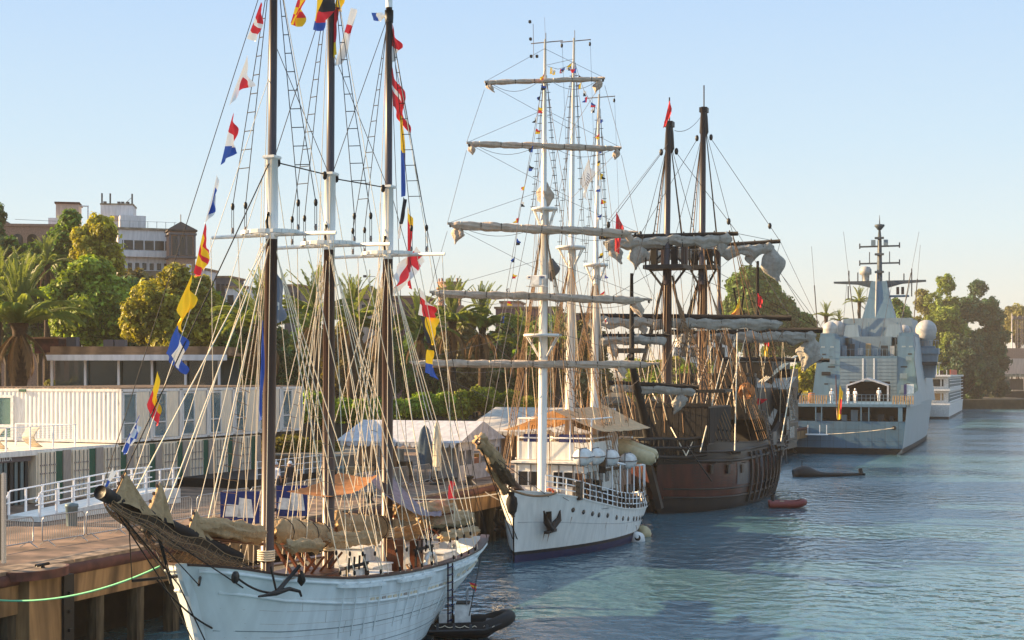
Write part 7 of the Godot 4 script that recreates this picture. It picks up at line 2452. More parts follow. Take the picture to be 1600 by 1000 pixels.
func tree(called, label, px, top, bottom, half, d, color, sd, leaf = 0.62, dense = 1.0, group = "park trees", lev = 5.2, open = 0.0):
	var s = d / FOC
	var at = Vector3((px - 800.0) * s, lev, -d)
	var t = thing(called, label, "tree", at, 0.0, group)
	var r := RandomNumberGenerator.new()
	r.seed = sd
	var ytop = EYE - (top - HORIZON) * s - lev
	var ybot = EYE - (bottom - HORIZON) * s - lev
	var R = half * s
	var cy = (ytop + ybot) * 0.5
	var hy_ = (ytop - ybot) * 0.5
	var blobs = []
	var n = int(18 + 10 * hy_ / R)
	for i in n:
		var dir = Vector3(r.randfn(), r.randfn(), r.randfn()).normalized()
		var q = r.randf_range(0.45, 0.85)
		var br = R * r.randf_range(0.2, 0.36)
		blobs.append([Vector3(dir.x * (R - br * 0.7) * q * 1.15, cy + dir.y * (hy_ - br * 0.6) * q * 1.15, dir.z * (R - br * 0.7) * q), br])
	blobs.append([Vector3(0, ytop - R * 0.3, 0), R * 0.3])
	blobs.append([Vector3(0, cy, 0), R * 0.45])
	var g := Shape.new(true)
	var fork = Vector3(0, maxf(ybot * 0.8, 1.0), 0)
	g.tube([Vector3.ZERO, fork, Vector3(r.randf_range(-0.2, 0.2) * R, cy, 0)], [R * 0.085 + 0.1, R * 0.07 + 0.08, R * 0.03], 8)
	for i in mini(9, blobs.size()):
		g.tube([fork, fork.lerp(blobs[i][0], 0.6) + Vector3(0, 0.3, 0), blobs[i][0]], [R * 0.05, R * 0.03, R * 0.012], 6)
	put(t, "trunk", g.done(), "bark")
	var cnt = int(dense * 26.0 * (R * R + R * hy_) / (leaf * leaf) * 0.32 * (1.0 - open))
	crown(t, "crown", blobs, cnt, leaf * 1.25, color, sd + 5)
	return t

func shrub(called, label, at, R, h, color, sd, group, leaf = 0.4):
	var t = thing(called, label, "shrub", at, 0.0, group)
	var r := RandomNumberGenerator.new()
	r.seed = sd
	var blobs = []
	for i in 12:
		blobs.append([Vector3(r.randf_range(-0.75, 0.75) * R, h * r.randf_range(0.3, 0.78), r.randf_range(-0.6, 0.6) * R), R * r.randf_range(0.25, 0.42)])
	var g := Shape.new(true)
	for i in 5: g.tube([Vector3(0.1 * i - 0.2, 0, 0), blobs[i][0]], [0.08, 0.03], 5)
	put(t, "stem", g.done(), "bark")
	crown(t, "foliage", blobs, int(22.0 * R * (R + h) / (leaf * leaf) * 0.32), leaf * 1.2, color, sd)
	return t

func make_fronds():
	for kind in 3:
		for v in 2:
			var g := Shape.new()
			var droop = [0.55, 1.15, 1.0][kind]
			var L = 1.0
			var pts = []
			var ang = [1.2, 0.62, -0.75][kind] + 0.12 * v
			var p = Vector3.ZERO
			for i in 13:
				pts.append(p)
				var dir = Vector3(cos(ang), sin(ang), 0.05 * sin(i * 0.9 + v))
				p += dir * L / 12.0
				ang -= droop / 12.0 * (0.5 + i / 8.0)
			for i in 12: g.bar(pts[i], pts[i + 1], 0.014 * (1.1 - i / 13.0), 0.010)
			for i in 38:
				var t = 0.14 + 0.85 * i / 37.0
				var k = mini(int(t * 12), 11)
				var c = pts[k].lerp(pts[k + 1], t * 12 - k)
				var fw = (pts[k + 1] - pts[k]).normalized()
				var up = Vector3(0, 0, 1).cross(fw)
				if up.y < 0 and kind < 2: up = -up
				var ll = 0.125 * sin(PI * clampf(0.18 + t * 0.74, 0, 1)) * (0.9 + 0.2 * sin(i * 7.3 + v))
				for side in [1, -1]:
					var o = (Vector3(0, 0, side) * 0.85 + fw * 0.75 + up * (0.28 - 0.3 * kind)).normalized() * ll
					var tip = c + o + Vector3(0, -0.03 * (1 + kind), 0)
					var mid = c + o * 0.5
					var wv = fw * 0.0055
					g.quad(c - wv * 0.5, mid - wv, tip, mid + wv)
			frond_mesh["%d_%d" % [kind, v]] = g.done()

func palm(label, px, py, d, L, lev, n = 44, skirt = true, tr = 0.38, group = "park palms"):
	# crown centre at (px, py) of the photograph, fronds of length L
	var c = wp(px, py, d)
	var t = thing("palm_tree", label, "palm tree", Vector3(c.x, lev, -d), 0.0, group)
	var h = c.y - lev
	var g := Shape.new(true)
	var pts = []
	var rr = []
	for i in 15:
		var u = i / 14.0
		pts.append(Vector3(0.12 * sin(u * 2.0), h * u, 0))
		rr.append(tr * (1.15 - 0.25 * u) * (1.0 + 0.06 * (i % 2)))
	rr[-1] = tr * 1.35
	g.tube(pts, rr, 10)
	put(t, "trunk", g.done(), "palm_bark")
	var top = pts[-1]
	for i in n:
		var f = float(i) / n
		var kind = 0 if f < 0.38 else 1 if f < 0.84 else 2
		if kind == 2 and not skirt and i % 2: continue
		var a = i * 2.39996
		var s = L * rnd(0.85, 1.1) * (0.8 if kind == 2 else 1.0)
		var bs = Basis(Vector3.UP, a + rnd(-0.15, 0.15)) * Basis(Vector3.FORWARD, rnd(-0.22, 0.22) - (0.35 * (0.36 - f) / 0.36 if kind == 0 else 0.0))
		put(t, "frond", frond_mesh["%d_%d" % [kind, i % 2]], "frond_dead" if kind == 2 and f > 0.84 else "frond", Transform3D(bs.scaled(Vector3.ONE * s), top + Vector3(0, -0.25 * kind, 0)))
	return t

func build_plants():
	make_clumps()
	make_fronds()
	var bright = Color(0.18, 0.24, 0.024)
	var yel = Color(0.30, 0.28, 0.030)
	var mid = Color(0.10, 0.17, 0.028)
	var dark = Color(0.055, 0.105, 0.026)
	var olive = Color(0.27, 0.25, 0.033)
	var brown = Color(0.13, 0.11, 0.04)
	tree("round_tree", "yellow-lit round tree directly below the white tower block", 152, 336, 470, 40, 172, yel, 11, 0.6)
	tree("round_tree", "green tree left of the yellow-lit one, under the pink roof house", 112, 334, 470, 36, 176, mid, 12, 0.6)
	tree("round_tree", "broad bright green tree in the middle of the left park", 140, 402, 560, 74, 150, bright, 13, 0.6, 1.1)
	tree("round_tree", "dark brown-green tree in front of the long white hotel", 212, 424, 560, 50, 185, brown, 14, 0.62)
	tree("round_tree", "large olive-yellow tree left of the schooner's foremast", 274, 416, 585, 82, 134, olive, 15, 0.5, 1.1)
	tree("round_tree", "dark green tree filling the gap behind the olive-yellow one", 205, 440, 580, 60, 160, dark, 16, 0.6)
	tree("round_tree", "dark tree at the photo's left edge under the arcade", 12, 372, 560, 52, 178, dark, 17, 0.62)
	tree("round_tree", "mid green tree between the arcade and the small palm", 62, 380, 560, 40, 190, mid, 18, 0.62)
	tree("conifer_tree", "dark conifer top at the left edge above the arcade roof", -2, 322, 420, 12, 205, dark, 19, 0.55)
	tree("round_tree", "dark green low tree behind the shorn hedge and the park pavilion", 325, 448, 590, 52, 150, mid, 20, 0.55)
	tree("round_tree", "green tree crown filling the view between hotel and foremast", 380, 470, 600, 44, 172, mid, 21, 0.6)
	for i in 9:
		tree("park_tree", "dark tree %s in the belt behind the palms" % ["left end", "second", "third", "fourth", "fifth", "sixth", "seventh", "eighth", "right end"][i], 420 + i * 62, 492 + (i * 37) % 16, 640, 46, 182 + (i * 13) % 20, [dark, mid, brown][i % 3], 60 + i, 0.75, 0.8)
	for i in 9:
		shrub("hedge_shrub", "clipped yellow-green shrub of the hedge above the pavilion roof, %s from the left" % ORD[i], Vector3(wp(92 + i * 33, 560, 122).x, 5.2, -122.0 - (i % 2)), 1.35, 4.5 + 0.25 * sin(i * 2.0), Color(0.19, 0.175, 0.03), 80 + i, "hedge behind the pavilion", 0.34)
	# sunlit bushes on the terrace edge between and behind the masts
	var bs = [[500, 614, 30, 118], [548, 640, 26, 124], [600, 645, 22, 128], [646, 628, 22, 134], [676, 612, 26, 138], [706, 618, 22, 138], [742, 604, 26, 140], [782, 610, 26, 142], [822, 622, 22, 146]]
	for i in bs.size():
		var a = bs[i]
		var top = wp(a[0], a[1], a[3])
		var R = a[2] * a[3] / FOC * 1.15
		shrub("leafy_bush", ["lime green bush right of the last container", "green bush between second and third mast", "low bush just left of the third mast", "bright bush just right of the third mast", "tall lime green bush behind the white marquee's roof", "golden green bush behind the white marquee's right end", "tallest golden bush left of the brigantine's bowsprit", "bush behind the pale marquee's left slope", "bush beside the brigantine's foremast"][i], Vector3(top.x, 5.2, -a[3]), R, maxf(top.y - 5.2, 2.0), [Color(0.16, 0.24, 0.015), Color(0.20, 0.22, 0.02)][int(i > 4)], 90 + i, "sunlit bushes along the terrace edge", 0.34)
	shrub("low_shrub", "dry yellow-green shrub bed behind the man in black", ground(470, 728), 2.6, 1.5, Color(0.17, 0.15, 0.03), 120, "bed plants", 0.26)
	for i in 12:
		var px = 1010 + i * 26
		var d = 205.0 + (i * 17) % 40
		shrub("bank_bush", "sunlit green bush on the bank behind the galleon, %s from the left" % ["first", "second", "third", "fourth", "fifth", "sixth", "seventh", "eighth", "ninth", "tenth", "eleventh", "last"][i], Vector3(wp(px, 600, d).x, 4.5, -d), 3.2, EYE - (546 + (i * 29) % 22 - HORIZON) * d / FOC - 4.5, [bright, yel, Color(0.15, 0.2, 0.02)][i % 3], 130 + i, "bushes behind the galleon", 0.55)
	tree("stone_pine", "great rounded dark tree rising behind the galleon's mizzen", 1172, 418, 560, 66, 330, mid, 30, 1.0, 1.1, "trees beyond the ships", 4)
	tree("stone_pine", "darker right shoulder of the trees behind the galleon's stern pole", 1214, 452, 570, 34, 345, dark, 31, 1.0, 1.1, "trees beyond the ships", 4)
	tree("round_tree", "small tree fading down to the right of the great rounded tree", 1254, 492, 570, 34, 345, mid, 32, 0.9, 1.0, "trees beyond the ships", 4)
	tree("round_tree", "dark crown just right of the patrol ship's mast", 1398, 468, 560, 30, 350, mid, 33, 0.9, 1.0, "trees beyond the ships", 4)
	tree("round_tree", "small crown behind the patrol ship's left whip aerials", 1352, 500, 570, 24, 350, mid, 34, 0.9, 1.0, "trees beyond the ships", 4)
	tree("eucalyptus_tree", "tall light green eucalyptus with open crown behind the big radome", 1478, 428, 625, 42, 405, Color(0.17, 0.225, 0.04), 35, 0.72, 0.6, "eucalyptus trees at the river bend", 3, 0.22)
	tree("eucalyptus_tree", "dark blue-green eucalyptus with ragged crown, right of the light one", 1527, 438, 632, 46, 412, Color(0.05, 0.105, 0.055), 36, 0.72, 0.76, "eucalyptus trees at the river bend", 3, 0.22)
	tree("eucalyptus_tree", "lower dark eucalyptus at the water's edge behind the river boat", 1500, 520, 632, 58, 402, Color(0.04, 0.08, 0.045), 37, 0.72, 0.88, "eucalyptus trees at the river bend", 2, 0.22)
	tree("eucalyptus_tree", "yellowish small crown left of the tall eucalyptus", 1441, 452, 600, 24, 415, Color(0.14, 0.14, 0.04), 38, 0.72, 0.64, "eucalyptus trees at the river bend", 3, 0.22)
	tree("round_tree", "small sunlit tree above the wharf roof at the right edge", 1590, 478, 540, 30, 520, Color(0.16, 0.15, 0.04), 39, 1.1, 0.9, "trees beyond the ships", 4)
	tree("round_tree", "dark low tree where the wharf begins", 1556, 530, 632, 24, 430, Color(0.03, 0.05, 0.03), 40, 0.9, 1.0, "trees beyond the ships", 2)
	var g := Shape.new()     # headland that carries the eucalyptus trees
	g.prism([Vector3(112, 2.6, -392), Vector3(146, 2.6, -396), Vector3(150, 2.6, -440), Vector3(112, 2.6, -440)], Vector3(0, -3.5, 0))
	setting("bank_headland", g.done(), "soil")
	# palms
	palm("huge dark palm at the photo's left edge with fronds hanging over the pavilion", 28, 505, 104, 5.2, 5.2, 60, true, 0.5)
	palm("second palm crown behind the huge one at the left edge", -8, 470, 116, 4.6, 5.2, 44)
	palm("small tall palm standing out against the bright green tree", 72, 412, 158, 3.4, 5.2, 44, true, 0.3)
	palm("big palm with tan skirt just left of the schooner's foremast", 408, 512, 112, 4.6, 5.2, 70, true, 0.5)
	palm("palm between the first and second mast", 492, 492, 128, 4.6, 5.2, 60)
	palm("palm just right of the second mast", 548, 500, 138, 4.4, 5.2, 54)
	palm("palm close to the third mast", 590, 512, 140, 4.2, 5.2, 50)
	palm("palm right of the third mast under the belvedere", 655, 520, 142, 4.2, 5.2, 50)
	palm("green palm under the belvedere's right side", 705, 502, 148, 4.6, 5.2, 60)
	palm("palm left of the brigantine's foremast", 752, 510, 150, 4.6, 5.2, 60)
	palm("palm behind the brigantine's lower yard", 812, 540, 152, 3.8, 5.2, 50)
	palm("palm between the brigantine's fore and main masts", 868, 532, 158, 3.6, 5.2, 44)
	palm("pale palm in front of the great rounded tree", 1163, 488, 300, 3.6, 4, 36, false, 0.35, "far palms")
	palm("low broad palm left of the patrol ship's whip aerial", 1290, 494, 300, 3.2, 4, 34, false, 0.35, "far palms")
	palm("tall palm left of the patrol ship's mast tower", 1342, 472, 330, 4.0, 4, 36, false, 0.35, "far palms")
	palm("small palm half hidden by the left radome", 1310, 500, 320, 2.6, 4, 30, false, 0.35, "far palms")

# ---------------------------------------------------------------- flags
const RED := Color(0.62, 0.035, 0.045)
const WHT := Color(0.80, 0.78, 0.74)
const BLU := Color(0.035, 0.09, 0.38)
const YEL := Color(0.85, 0.55, 0.02)
const BLK := Color(0.03, 0.03, 0.035)
const GRY := Color(0.17, 0.21, 0.28)

func flag(label, q, pat, sd, group, wave = 0.1, cols = 14, rows = 14, called = "signal_flag"):
	# q: world points hoist top, hoist bottom, fly bottom, fly top; pat(u along fly, v down the hoist) gives the colour
	var o = q[0]
	var nrm = (q[1] - q[0]).cross(q[2] - q[0]).normalized()
	var pts = []
	for j in rows + 1:
		var row = []
		for i in cols + 1:
			var u = float(i) / cols
			var v = float(j) / rows
			var p = q[0].lerp(q[3], u).lerp(q[1].lerp(q[2], u), v) - o
			var k = wave * (0.15 + u)
			p += nrm * k * (sin(u * 6.0 + v * 4.0 + sd) + 0.5 * sin(u * 11.0 - v * 7.0 + sd * 2.0))
			p += Vector3(0.25 * sin(v * 5.0 + sd), -0.3 * sin(u * 5 + sd), 0) * k * u
			row.append(p)
		pts.append(row)
	var g := Shape.new(true, true)
	for j in rows:
		for i in cols:
			g.col = pat.call((i + 0.5) / cols, (j + 0.5) / rows)
			g.quad(pts[j][i], pts[j][i + 1], pts[j + 1][i + 1], pts[j + 1][i])
	var f = put(self, called, g.done(), "flag_cloth", Transform3D(Basis(), o))
	return tag(f, label, "flag", group)

func bands(cs, across = false):
	return func(u, v): return cs[mini(int((u if across else v) * cs.size()), cs.size() - 1)]

func checks(a, b, n):
	return func(u, v): return a if (int(u * n) + int(v * n)) % 2 == 0 else b

func build_flags():
	var s = get_node("schooner")
	var G = "signal flags of the schooner"
	var F = [
		["red and white flag hanging near the top of the schooner's flag line", [[408, 3], [386, 60], [401, 66], [410, 20]], bands([RED, RED, WHT, RED, WHT]), 0.06],
		["white flag with red corner, second down the flag line", [[386, 86], [358, 166], [374, 142], [391, 134]], func(u, v): return RED if u > 0.42 and v > 0.32 else WHT, 0.1],
		["red, white and blue striped flag, third down the flag line", [[365, 176], [344, 258], [368, 238], [369, 212]], bands([RED, RED, WHT, WHT, BLU, BLU]), 0.1],
		["narrow blue and white flag, fourth down the flag line", [[340, 271], [319, 352], [330, 336], [340, 300]], func(u, v): return BLU if absf(u - 0.55) < 0.36 and v > 0.2 and v < 0.85 else WHT, 0.08],
		["red and yellow striped flag, fifth down the flag line", [[320, 348], [303, 426], [312, 434], [326, 392]], bands([RED, YEL, RED, YEL, RED]), 0.1],
		["plain yellow flag at the olive tree, sixth down the flag line", [[300, 428], [276, 484], [284, 520], [299, 470]], bands([YEL]), 0.12],
		["large blue flag with white square, seventh down the flag line", [[278, 508], [258, 552], [284, 584], [295, 548]], func(u, v): return WHT if absf(u - 0.55) < 0.28 and absf(v - 0.55) < 0.3 else BLU, 0.16],
		["yellow over red flag in front of the white container", [[247, 580], [230, 632], [244, 668], [248, 625]], bands([YEL, YEL, YEL, RED, RED]), 0.1],
		["blue and white chequered flag just above the bowsprit", [[217, 648], [190, 705], [199, 712], [216, 668]], checks(BLU, WHT, 4), 0.08],
		["blue and white pennant lowest on the bow's flag line", [[176, 730], [161, 768], [164, 770], [180, 740]], bands([WHT, BLU]), 0.03],
		["yellow and red flag at the top edge left of the second mast", [[470, -14], [453, 36], [466, 42], [482, -6]], checks(YEL, RED, 4), 0.12],
		["black, red and yellow flag at the top edge beside the second mast", [[497, -16], [490, 46], [503, 50], [520, -8]], func(u, v): return BLU if v > 0.78 else (YEL if u < 0.3 else (BLK if v < 0.5 else RED)), 0.14],
		["crumpled yellow flag bunched right of the second mast", [[526, -10], [524, 14], [536, 18], [537, -10]], bands([YEL]), 0.1],
		["dark red strip hanging behind the second mast", [[523, 10], [521, 90], [525, 84], [528, 12]], bands([RED, RED, RED, YEL]), 0.06],
		["long white flag with red patch between second and third mast", [[549, 12], [522, 104], [530, 100], [562, 18]], func(u, v): return RED if v > 0.25 and v < 0.42 else WHT, 0.1],
		["small blue and white flag at the third mast's head", [[580, 20], [584, 32], [598, 34], [598, 20]], bands([BLU, WHT], true), 0.06],
		["red over white flag high behind the third mast", [[613, 36], [613, 98], [620, 90], [623, 72]], func(u, v): return RED if v < 0.55 else WHT, 0.1],
		["large red flag with white band behind the third mast", [[613, 104], [613, 165], [637, 207], [634, 165]], func(u, v): return WHT if v > 0.4 and v < 0.55 and u < 0.6 else RED, 0.16],
		["narrow yellow over blue flag behind the third mast", [[625, 178], [627, 308], [632, 306], [631, 190]], func(u, v): return YEL if v < 0.45 else BLU, 0.05],
		["narrow dark and white streamer right of the third mast", [[630, 308], [621, 374], [625, 372], [634, 312]], bands([BLK, BLK, WHT]), 0.05],
		["long narrow red flag crossing the third mast's spreader", [[637, 322], [637, 446], [643, 452], [643, 345]], func(u, v): return YEL if v < 0.12 else RED, 0.06],
		["large white flag with red cross flying right of the third mast", [[650, 385], [665, 408], [613, 465], [612, 432]], func(u, v): return RED if absf(v - 0.52) < 0.14 or absf(u - 0.22) < 0.07 else WHT, 0.16],
		["red flag with white corner by the palms right of the third mast", [[657, 452], [654, 492], [681, 498], [670, 474]], func(u, v): return WHT if (u < 0.3 and v > 0.6) or v < 0.3 else RED, 0.12],
		["black and yellow flag below the red one right of the third mast", [[656, 494], [668, 536], [681, 540], [680, 498]], bands([BLK, YEL, YEL], true), 0.1],
		["yellow over blue flag lowest of the aft flag line", [[667, 546], [664, 582], [684, 592], [675, 548]], func(u, v): return YEL if v < 0.55 else BLU, 0.1],
		["dark blue-grey flag with white ring hanging at the foremast", [[432, 420], [432, 508], [440, 500], [446, 465]], func(u, v): return WHT if absf(Vector2(u * 0.5 - 0.12, v - 0.62).length() - 0.05) < 0.025 else GRY, 0.1],
		["blue strip hung along the foremast's left edge", [[410, 500], [405, 640], [408, 660], [412, 510]], bands([BLU]), 0.04],
	]
	for i in F.size():
		var f = F[i]
		var q = []
		for p in f[1]: q.append(s.transform * lp(s, p[0], p[1], -0.1 if i < 10 else 0.15))
		flag(f[0], q, f[2], i * 1.7, G, f[3])
	var q2 = []
	for p in [[703, 752], [699, 780], [712, 778], [707, 752]]: q2.append(s.transform * lp(s, p[0], p[1], 0.6))
	flag("bright red folded flag at the schooner's stern", q2, bands([RED]), 3.0, "", 0.1)
	q2 = []
	for p in [[733, 910], [737, 918], [745, 925], [743, 912]]: q2.append(s.transform * lp(s, p[0], p[1], 2.7))
	flag("small brown and yellow flag hung on the schooner's white quarter", q2, bands([RED, YEL, RED]), 1.0, "", 0.03, 8, 8)
	# bunting of the brigantine
	var b = get_node("brigantine")
	var line = [[[852, 108], [846, 135], [842, 165], [839, 190], [832, 235], [820, 290], [811, 330], [806, 385], [801, 430], [794, 465], [786, 505]], [[856, 104], [872, 108], [886, 104], [896, 96]], [[899, 100], [905, 120], [912, 140], [922, 158], [933, 170]], [[936, 172], [937, 220], [938, 260], [939, 300], [941, 345], [943, 410], [945, 470]]]
	var nm = ["on the line down the brigantine's foremast", "between the brigantine's fore and main mastheads", "between the brigantine's main and mizzen", "down the brigantine's mizzen mast"]
	var cnt = [17, 6, 7, 12]
	var pal = [["red", RED], ["yellow", YEL], ["blue", BLU], ["white", WHT], ["black", BLK]]
	for L in 4:
		for i in cnt[L]:
			var t = (i + 0.5) / cnt[L] * (line[L].size() - 1)
			var k = int(t)
			var f = t - k
			var a = Vector2(line[L][k][0], line[L][k][1]).lerp(Vector2(line[L][k + 1][0], line[L][k + 1][1]), f)
			var ca = pal[(i * 2 + L) % 5]
			var cb = pal[(i * 3 + L * 2 + 1) % 5]
			if ca[0] == cb[0]: cb = pal[(i * 3 + L * 2 + 2) % 5]
			var hgt = rnd(7.5, 11.5)
			var wd = rnd(4.5, 7.5) * (1 if (i + L) % 2 else -1)
			var q = []
			for p in [Vector2(0, 0), Vector2(-1, hgt), Vector2(wd - 1, hgt * 0.95), Vector2(wd * 0.8, hgt * 0.4)]: q.append(b.transform * lp(b, a.x + p.x, a.y + p.y, 0.2))
			flag("tiny %s and %s flag, %s %s" % [ca[0], cb[0], ORD[i], nm[L]], q, bands([ca[1], cb[1]], i % 2 == 0), i * 1.1, "bunting of the brigantine", 0.05, 6, 6)
		var prev = null
		for p in line[L]:
			var c = lp(b, p[0], p[1], 0.2)
			if prev != null: rope(b, "bunting_line", prev, c, 0.012, "rope_grey")
			prev = c
	q2 = []
	for p in [[920, 246], [906, 285], [917, 313], [925, 270]]: q2.append(b.transform * lp(b, p[0], p[1], 0.2))
	flag("white flag with grey lettering between the brigantine's main and mizzen", q2, func(u, v): return Color(0.3, 0.3, 0.34) if absf(u - 0.55) < 0.14 and v > 0.3 and v < 0.75 and int(v * 24) % 2 == 0 else WHT, 2.0, "", 0.12, 16, 24)
	var gl = get_node("galleon")
	var GF = [["tall red flag at the galleon's fore masthead", [[1046, 157], [1036, 200], [1042, 196], [1050, 170]], bands([RED]), 99.5], ["long red flag hanging over the galleon's foresail yard", [[963, 330], [960, 392], [967, 396], [974, 356]], bands([RED]), 92.0], ["yellow and orange flag at the galleon's mizzen", [[1156, 462], [1150, 485], [1140, 492], [1156, 492]], func(u, v): return YEL if u < 0.6 else Color(0.8, 0.3, 0.08), 112.0], ["red flag on the galleon's stern pole", [[1184, 458], [1184, 478], [1191, 482], [1190, 464]], bands([RED]), 125.0], ["red over yellow narrow flag below the galleon's main yard", [[1195, 532], [1194, 556], [1201, 558], [1201, 536]], bands([RED, YEL, YEL]), 112.0], ["small white flag with red disc by the brigantine's mizzen", [[948, 496], [941, 504], [948, 506], [948, 497]], func(u, v): return RED if Vector2(u - 0.5, v - 0.5).length() < 0.28 else WHT, 92.0], ["red star-shaped cloth hanging over the galleon's quarterdeck", [[1184, 622], [1182, 634], [1196, 628], [1198, 624]], bands([RED]), 112.0]]
	for i in GF.size():
		var f = GF[i]
		var q = []
		for p in f[1]: q.append(wp(p[0], p[1], f[3]))
		flag(f[0], q, f[2], i * 2.1, "", 0.12, 10, 10)
	q2 = []
	for p in [[1312, 601], [1308, 656], [1315, 655], [1316, 612]]: q2.append(wp(p[0], p[1], 170.2))
	flag("red and yellow ensign drooping from the patrol ship's stern staff", q2, func(u, v): return YEL if v < 0.36 or u < 0.4 or v > 0.8 else RED, 1.0, "", 0.16, 10, 12)

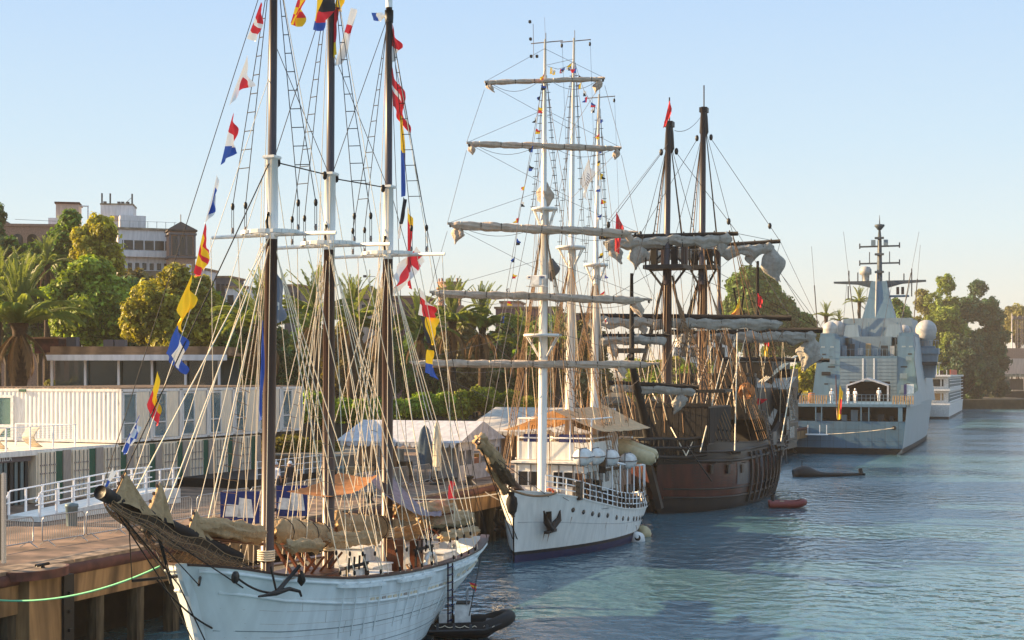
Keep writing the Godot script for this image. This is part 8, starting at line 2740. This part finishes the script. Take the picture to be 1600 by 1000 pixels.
# ---------------------------------------------------------------- people
func person(label, at, turn, skin, top, legs, hat, pose = 0):
	# one continuous body meshed from smoothly joined tapered limbs
	var t = thing("person", label, "person", at, turn, "")
	var J = []     # a, b, ra, rb, colour
	var hip = 0.92
	var sw = 0.06 if pose == 1 else 0.0
	for s in [-1, 1]:
		var kn = Vector3(s * 0.105, 0.5, 0.02 + s * sw)
		var an = Vector3(s * 0.11, 0.085, -0.03 + s * sw * 2.2)
		J.append([Vector3(s * 0.095, hip, 0), kn, 0.095, 0.062, legs])
		J.append([kn, an, 0.06, 0.042, legs])
		J.append([an + Vector3(0, -0.035, -0.02), an + Vector3(0, -0.045, 0.15), 0.045, 0.035, Color(0.04, 0.04, 0.04)])
		var sh = Vector3(s * 0.19, 1.43, 0)
		var el = Vector3(s * 0.26, 1.15, -0.02 + 0.03 * pose)
		var wr = Vector3(s * (0.25 - 0.06 * pose), 0.91, 0.09 + 0.05 * pose)
		J.append([sh, el, 0.062, 0.045, top])
		J.append([el, wr, 0.043, 0.03, skin])
		J.append([wr, wr + Vector3(-s * 0.01, -0.14, 0.03), 0.034, 0.022, skin])
		J.append([Vector3(0, 1.4, 0), sh, 0.09, 0.07, top])
	J.append([Vector3(0, 0.95, 0), Vector3(0, 1.36, 0), 0.145, 0.165, top])
	J.append([Vector3(0, 1.42, 0), Vector3(0, 1.56, 0.01), 0.058, 0.055, skin])
	J.append([Vector3(0, 1.6, 0.02), Vector3(0, 1.69, 0.01), 0.088, 0.098, skin])
	J.append([Vector3(0, 1.62, 0.1), Vector3(0, 1.59, 0.115), 0.018, 0.02, skin])
	var cell = 0.03
	var lo = Vector3(-0.42, -0.02, -0.28)
	var nx = 28
	var ny = 62
	var nz = 19
	var val := PackedFloat32Array()
	val.resize(nx * ny * nz)
	val.fill(1.0)
	for j in J:      # only the cells near each limb
		var mn = Vector3(minf(j[0].x, j[1].x), minf(j[0].y, j[1].y), minf(j[0].z, j[1].z)) - Vector3.ONE * (maxf(j[2], j[3]) + 0.09)
		var mx = Vector3(maxf(j[0].x, j[1].x), maxf(j[0].y, j[1].y), maxf(j[0].z, j[1].z)) + Vector3.ONE * (maxf(j[2], j[3]) + 0.09)
		var i0 = ((mn - lo) / cell).floor()
		var i1 = ((mx - lo) / cell).ceil()
		var ab = j[1] - j[0]
		var l2 = ab.length_squared()
		var deep = 0.68 if j[2] > 0.14 else 1.0
		for z in range(maxi(0, i0.z), mini(nz, i1.z + 1)):
			for y in range(maxi(0, i0.y), mini(ny, i1.y + 1)):
				for x in range(maxi(0, i0.x), mini(nx, i1.x + 1)):
					var p = lo + Vector3(x, y, z) * cell
					var h = clampf((p - j[0]).dot(ab) / l2, 0, 1)
					var w = p - j[0] - ab * h
					w.z /= deep
					var d = w.length() - lerpf(j[2], j[3], h)
					var k = x + nx * (y + ny * z)
					var e = maxf(0.035 - absf(val[k] - d), 0.0) / 0.035
					val[k] = minf(val[k], d) - e * e * 0.035 * 0.25
	var vid = {}
	var verts = []
	for z in nz - 1:
		for y in ny - 1:
			for x in nx - 1:
				var sum = Vector3.ZERO
				var n = 0
				var c = []
				for q in 8: c.append(val[(x + (q & 1)) + nx * ((y + ((q >> 1) & 1)) + ny * (z + (q >> 2)))])
				for e in [[0, 1], [2, 3], [4, 5], [6, 7], [0, 2], [1, 3], [4, 6], [5, 7], [0, 4], [1, 5], [2, 6], [3, 7]]:
					var a = c[e[0]]
					var b = c[e[1]]
					if (a < 0) != (b < 0):
						var f = a / (a - b)
						var pa = Vector3(e[0] & 1, (e[0] >> 1) & 1, e[0] >> 2)
						var pb = Vector3(e[1] & 1, (e[1] >> 1) & 1, e[1] >> 2)
						sum += pa.lerp(pb, f)
						n += 1
				if n:
					vid[x + nx * (y + ny * z)] = verts.size()
					verts.append(lo + (Vector3(x, y, z) + sum / n) * cell)
	var cols = []
	for p in verts:
		var best = 9.0
		var bc = top
		for j in J:
			var ab = j[1] - j[0]
			var h = clampf((p - j[0]).dot(ab) / ab.length_squared(), 0, 1)
			var d = (p - j[0] - ab * h).length() - lerpf(j[2], j[3], h)
			if d < best:
				best = d
				bc = j[4]
		if p.y > 0.86 and p.y < 0.96 and absf(p.x) < 0.17: bc = legs
		cols.append(bc)
	var g := Shape.new(true, true)
	for z in range(1, nz - 1):
		for y in range(1, ny - 1):
			for x in range(1, nx - 1):
				var k = x + nx * (y + ny * z)
				for ax in 3:
					var st = [1, nx, nx * ny]
					var a = val[k] < 0
					if a == (val[k + st[ax]] < 0): continue
					var u = st[(ax + 1) % 3]
					var w = st[(ax + 2) % 3]
					var q = [k, k - u, k - u - w, k - w]
					if not (vid.has(q[0]) and vid.has(q[1]) and vid.has(q[2]) and vid.has(q[3])): continue
					if a: q.reverse()
					for tr in [[0, 1, 2], [0, 2, 3]]:
						g.empty = false
						for i in tr:
							var id = vid[q[i]]
							g.col = cols[id]
							g.v(verts[id])
	put(t, "body", g.done(), "body")
	g = Shape.new(true, true)
	g.col = hat
	g.lathe([Vector2(0.155, 1.69), Vector2(0.115, 1.705), Vector2(0.112, 1.74), Vector2(0.09, 1.8), Vector2(0.01, 1.82)], 14, Vector3(0, 0, 0.01))
	put(t, "hat", g.done(), "body")
	return t

func build_people():
	var skin = Color(0.42, 0.24, 0.16)
	person("man in black shirt and white cap walking on the quay, seen from behind", ground(453, 776), PI + 0.5, skin, Color(0.018, 0.018, 0.02), Color(0.035, 0.04, 0.06), Color(0.8, 0.8, 0.8), 1)
	person("person in pale shirt half hidden behind the schooner's foremast", ground(431, 778), 2.6, skin, Color(0.6, 0.64, 0.72), Color(0.03, 0.035, 0.05), Color(0.5, 0.5, 0.52), 0)
	var o = get_node("patrol_ship")
	var w = Color(0.8, 0.8, 0.8)
	var base = person("sailor in white uniform left of the ensign on the flight deck", o.transform * Vector3(-2.0, 5.97, -2.5), TURN4 + 0.3, skin, w, w, w, 0)
	copy(base, "sailor in white uniform nearest the tent's left leg", o.transform * Vector3(0.5, 5.97, -5.0), TURN4 - 0.5)
	copy(base, "middle sailor of the white uniformed group on the flight deck", o.transform * Vector3(-0.2, 5.97, -4.0), TURN4 + 2.2)
	copy(base, "sailor in white standing inside the dark deck tent", o.transform * Vector3(2.4, 5.97, -15.5), TURN4)
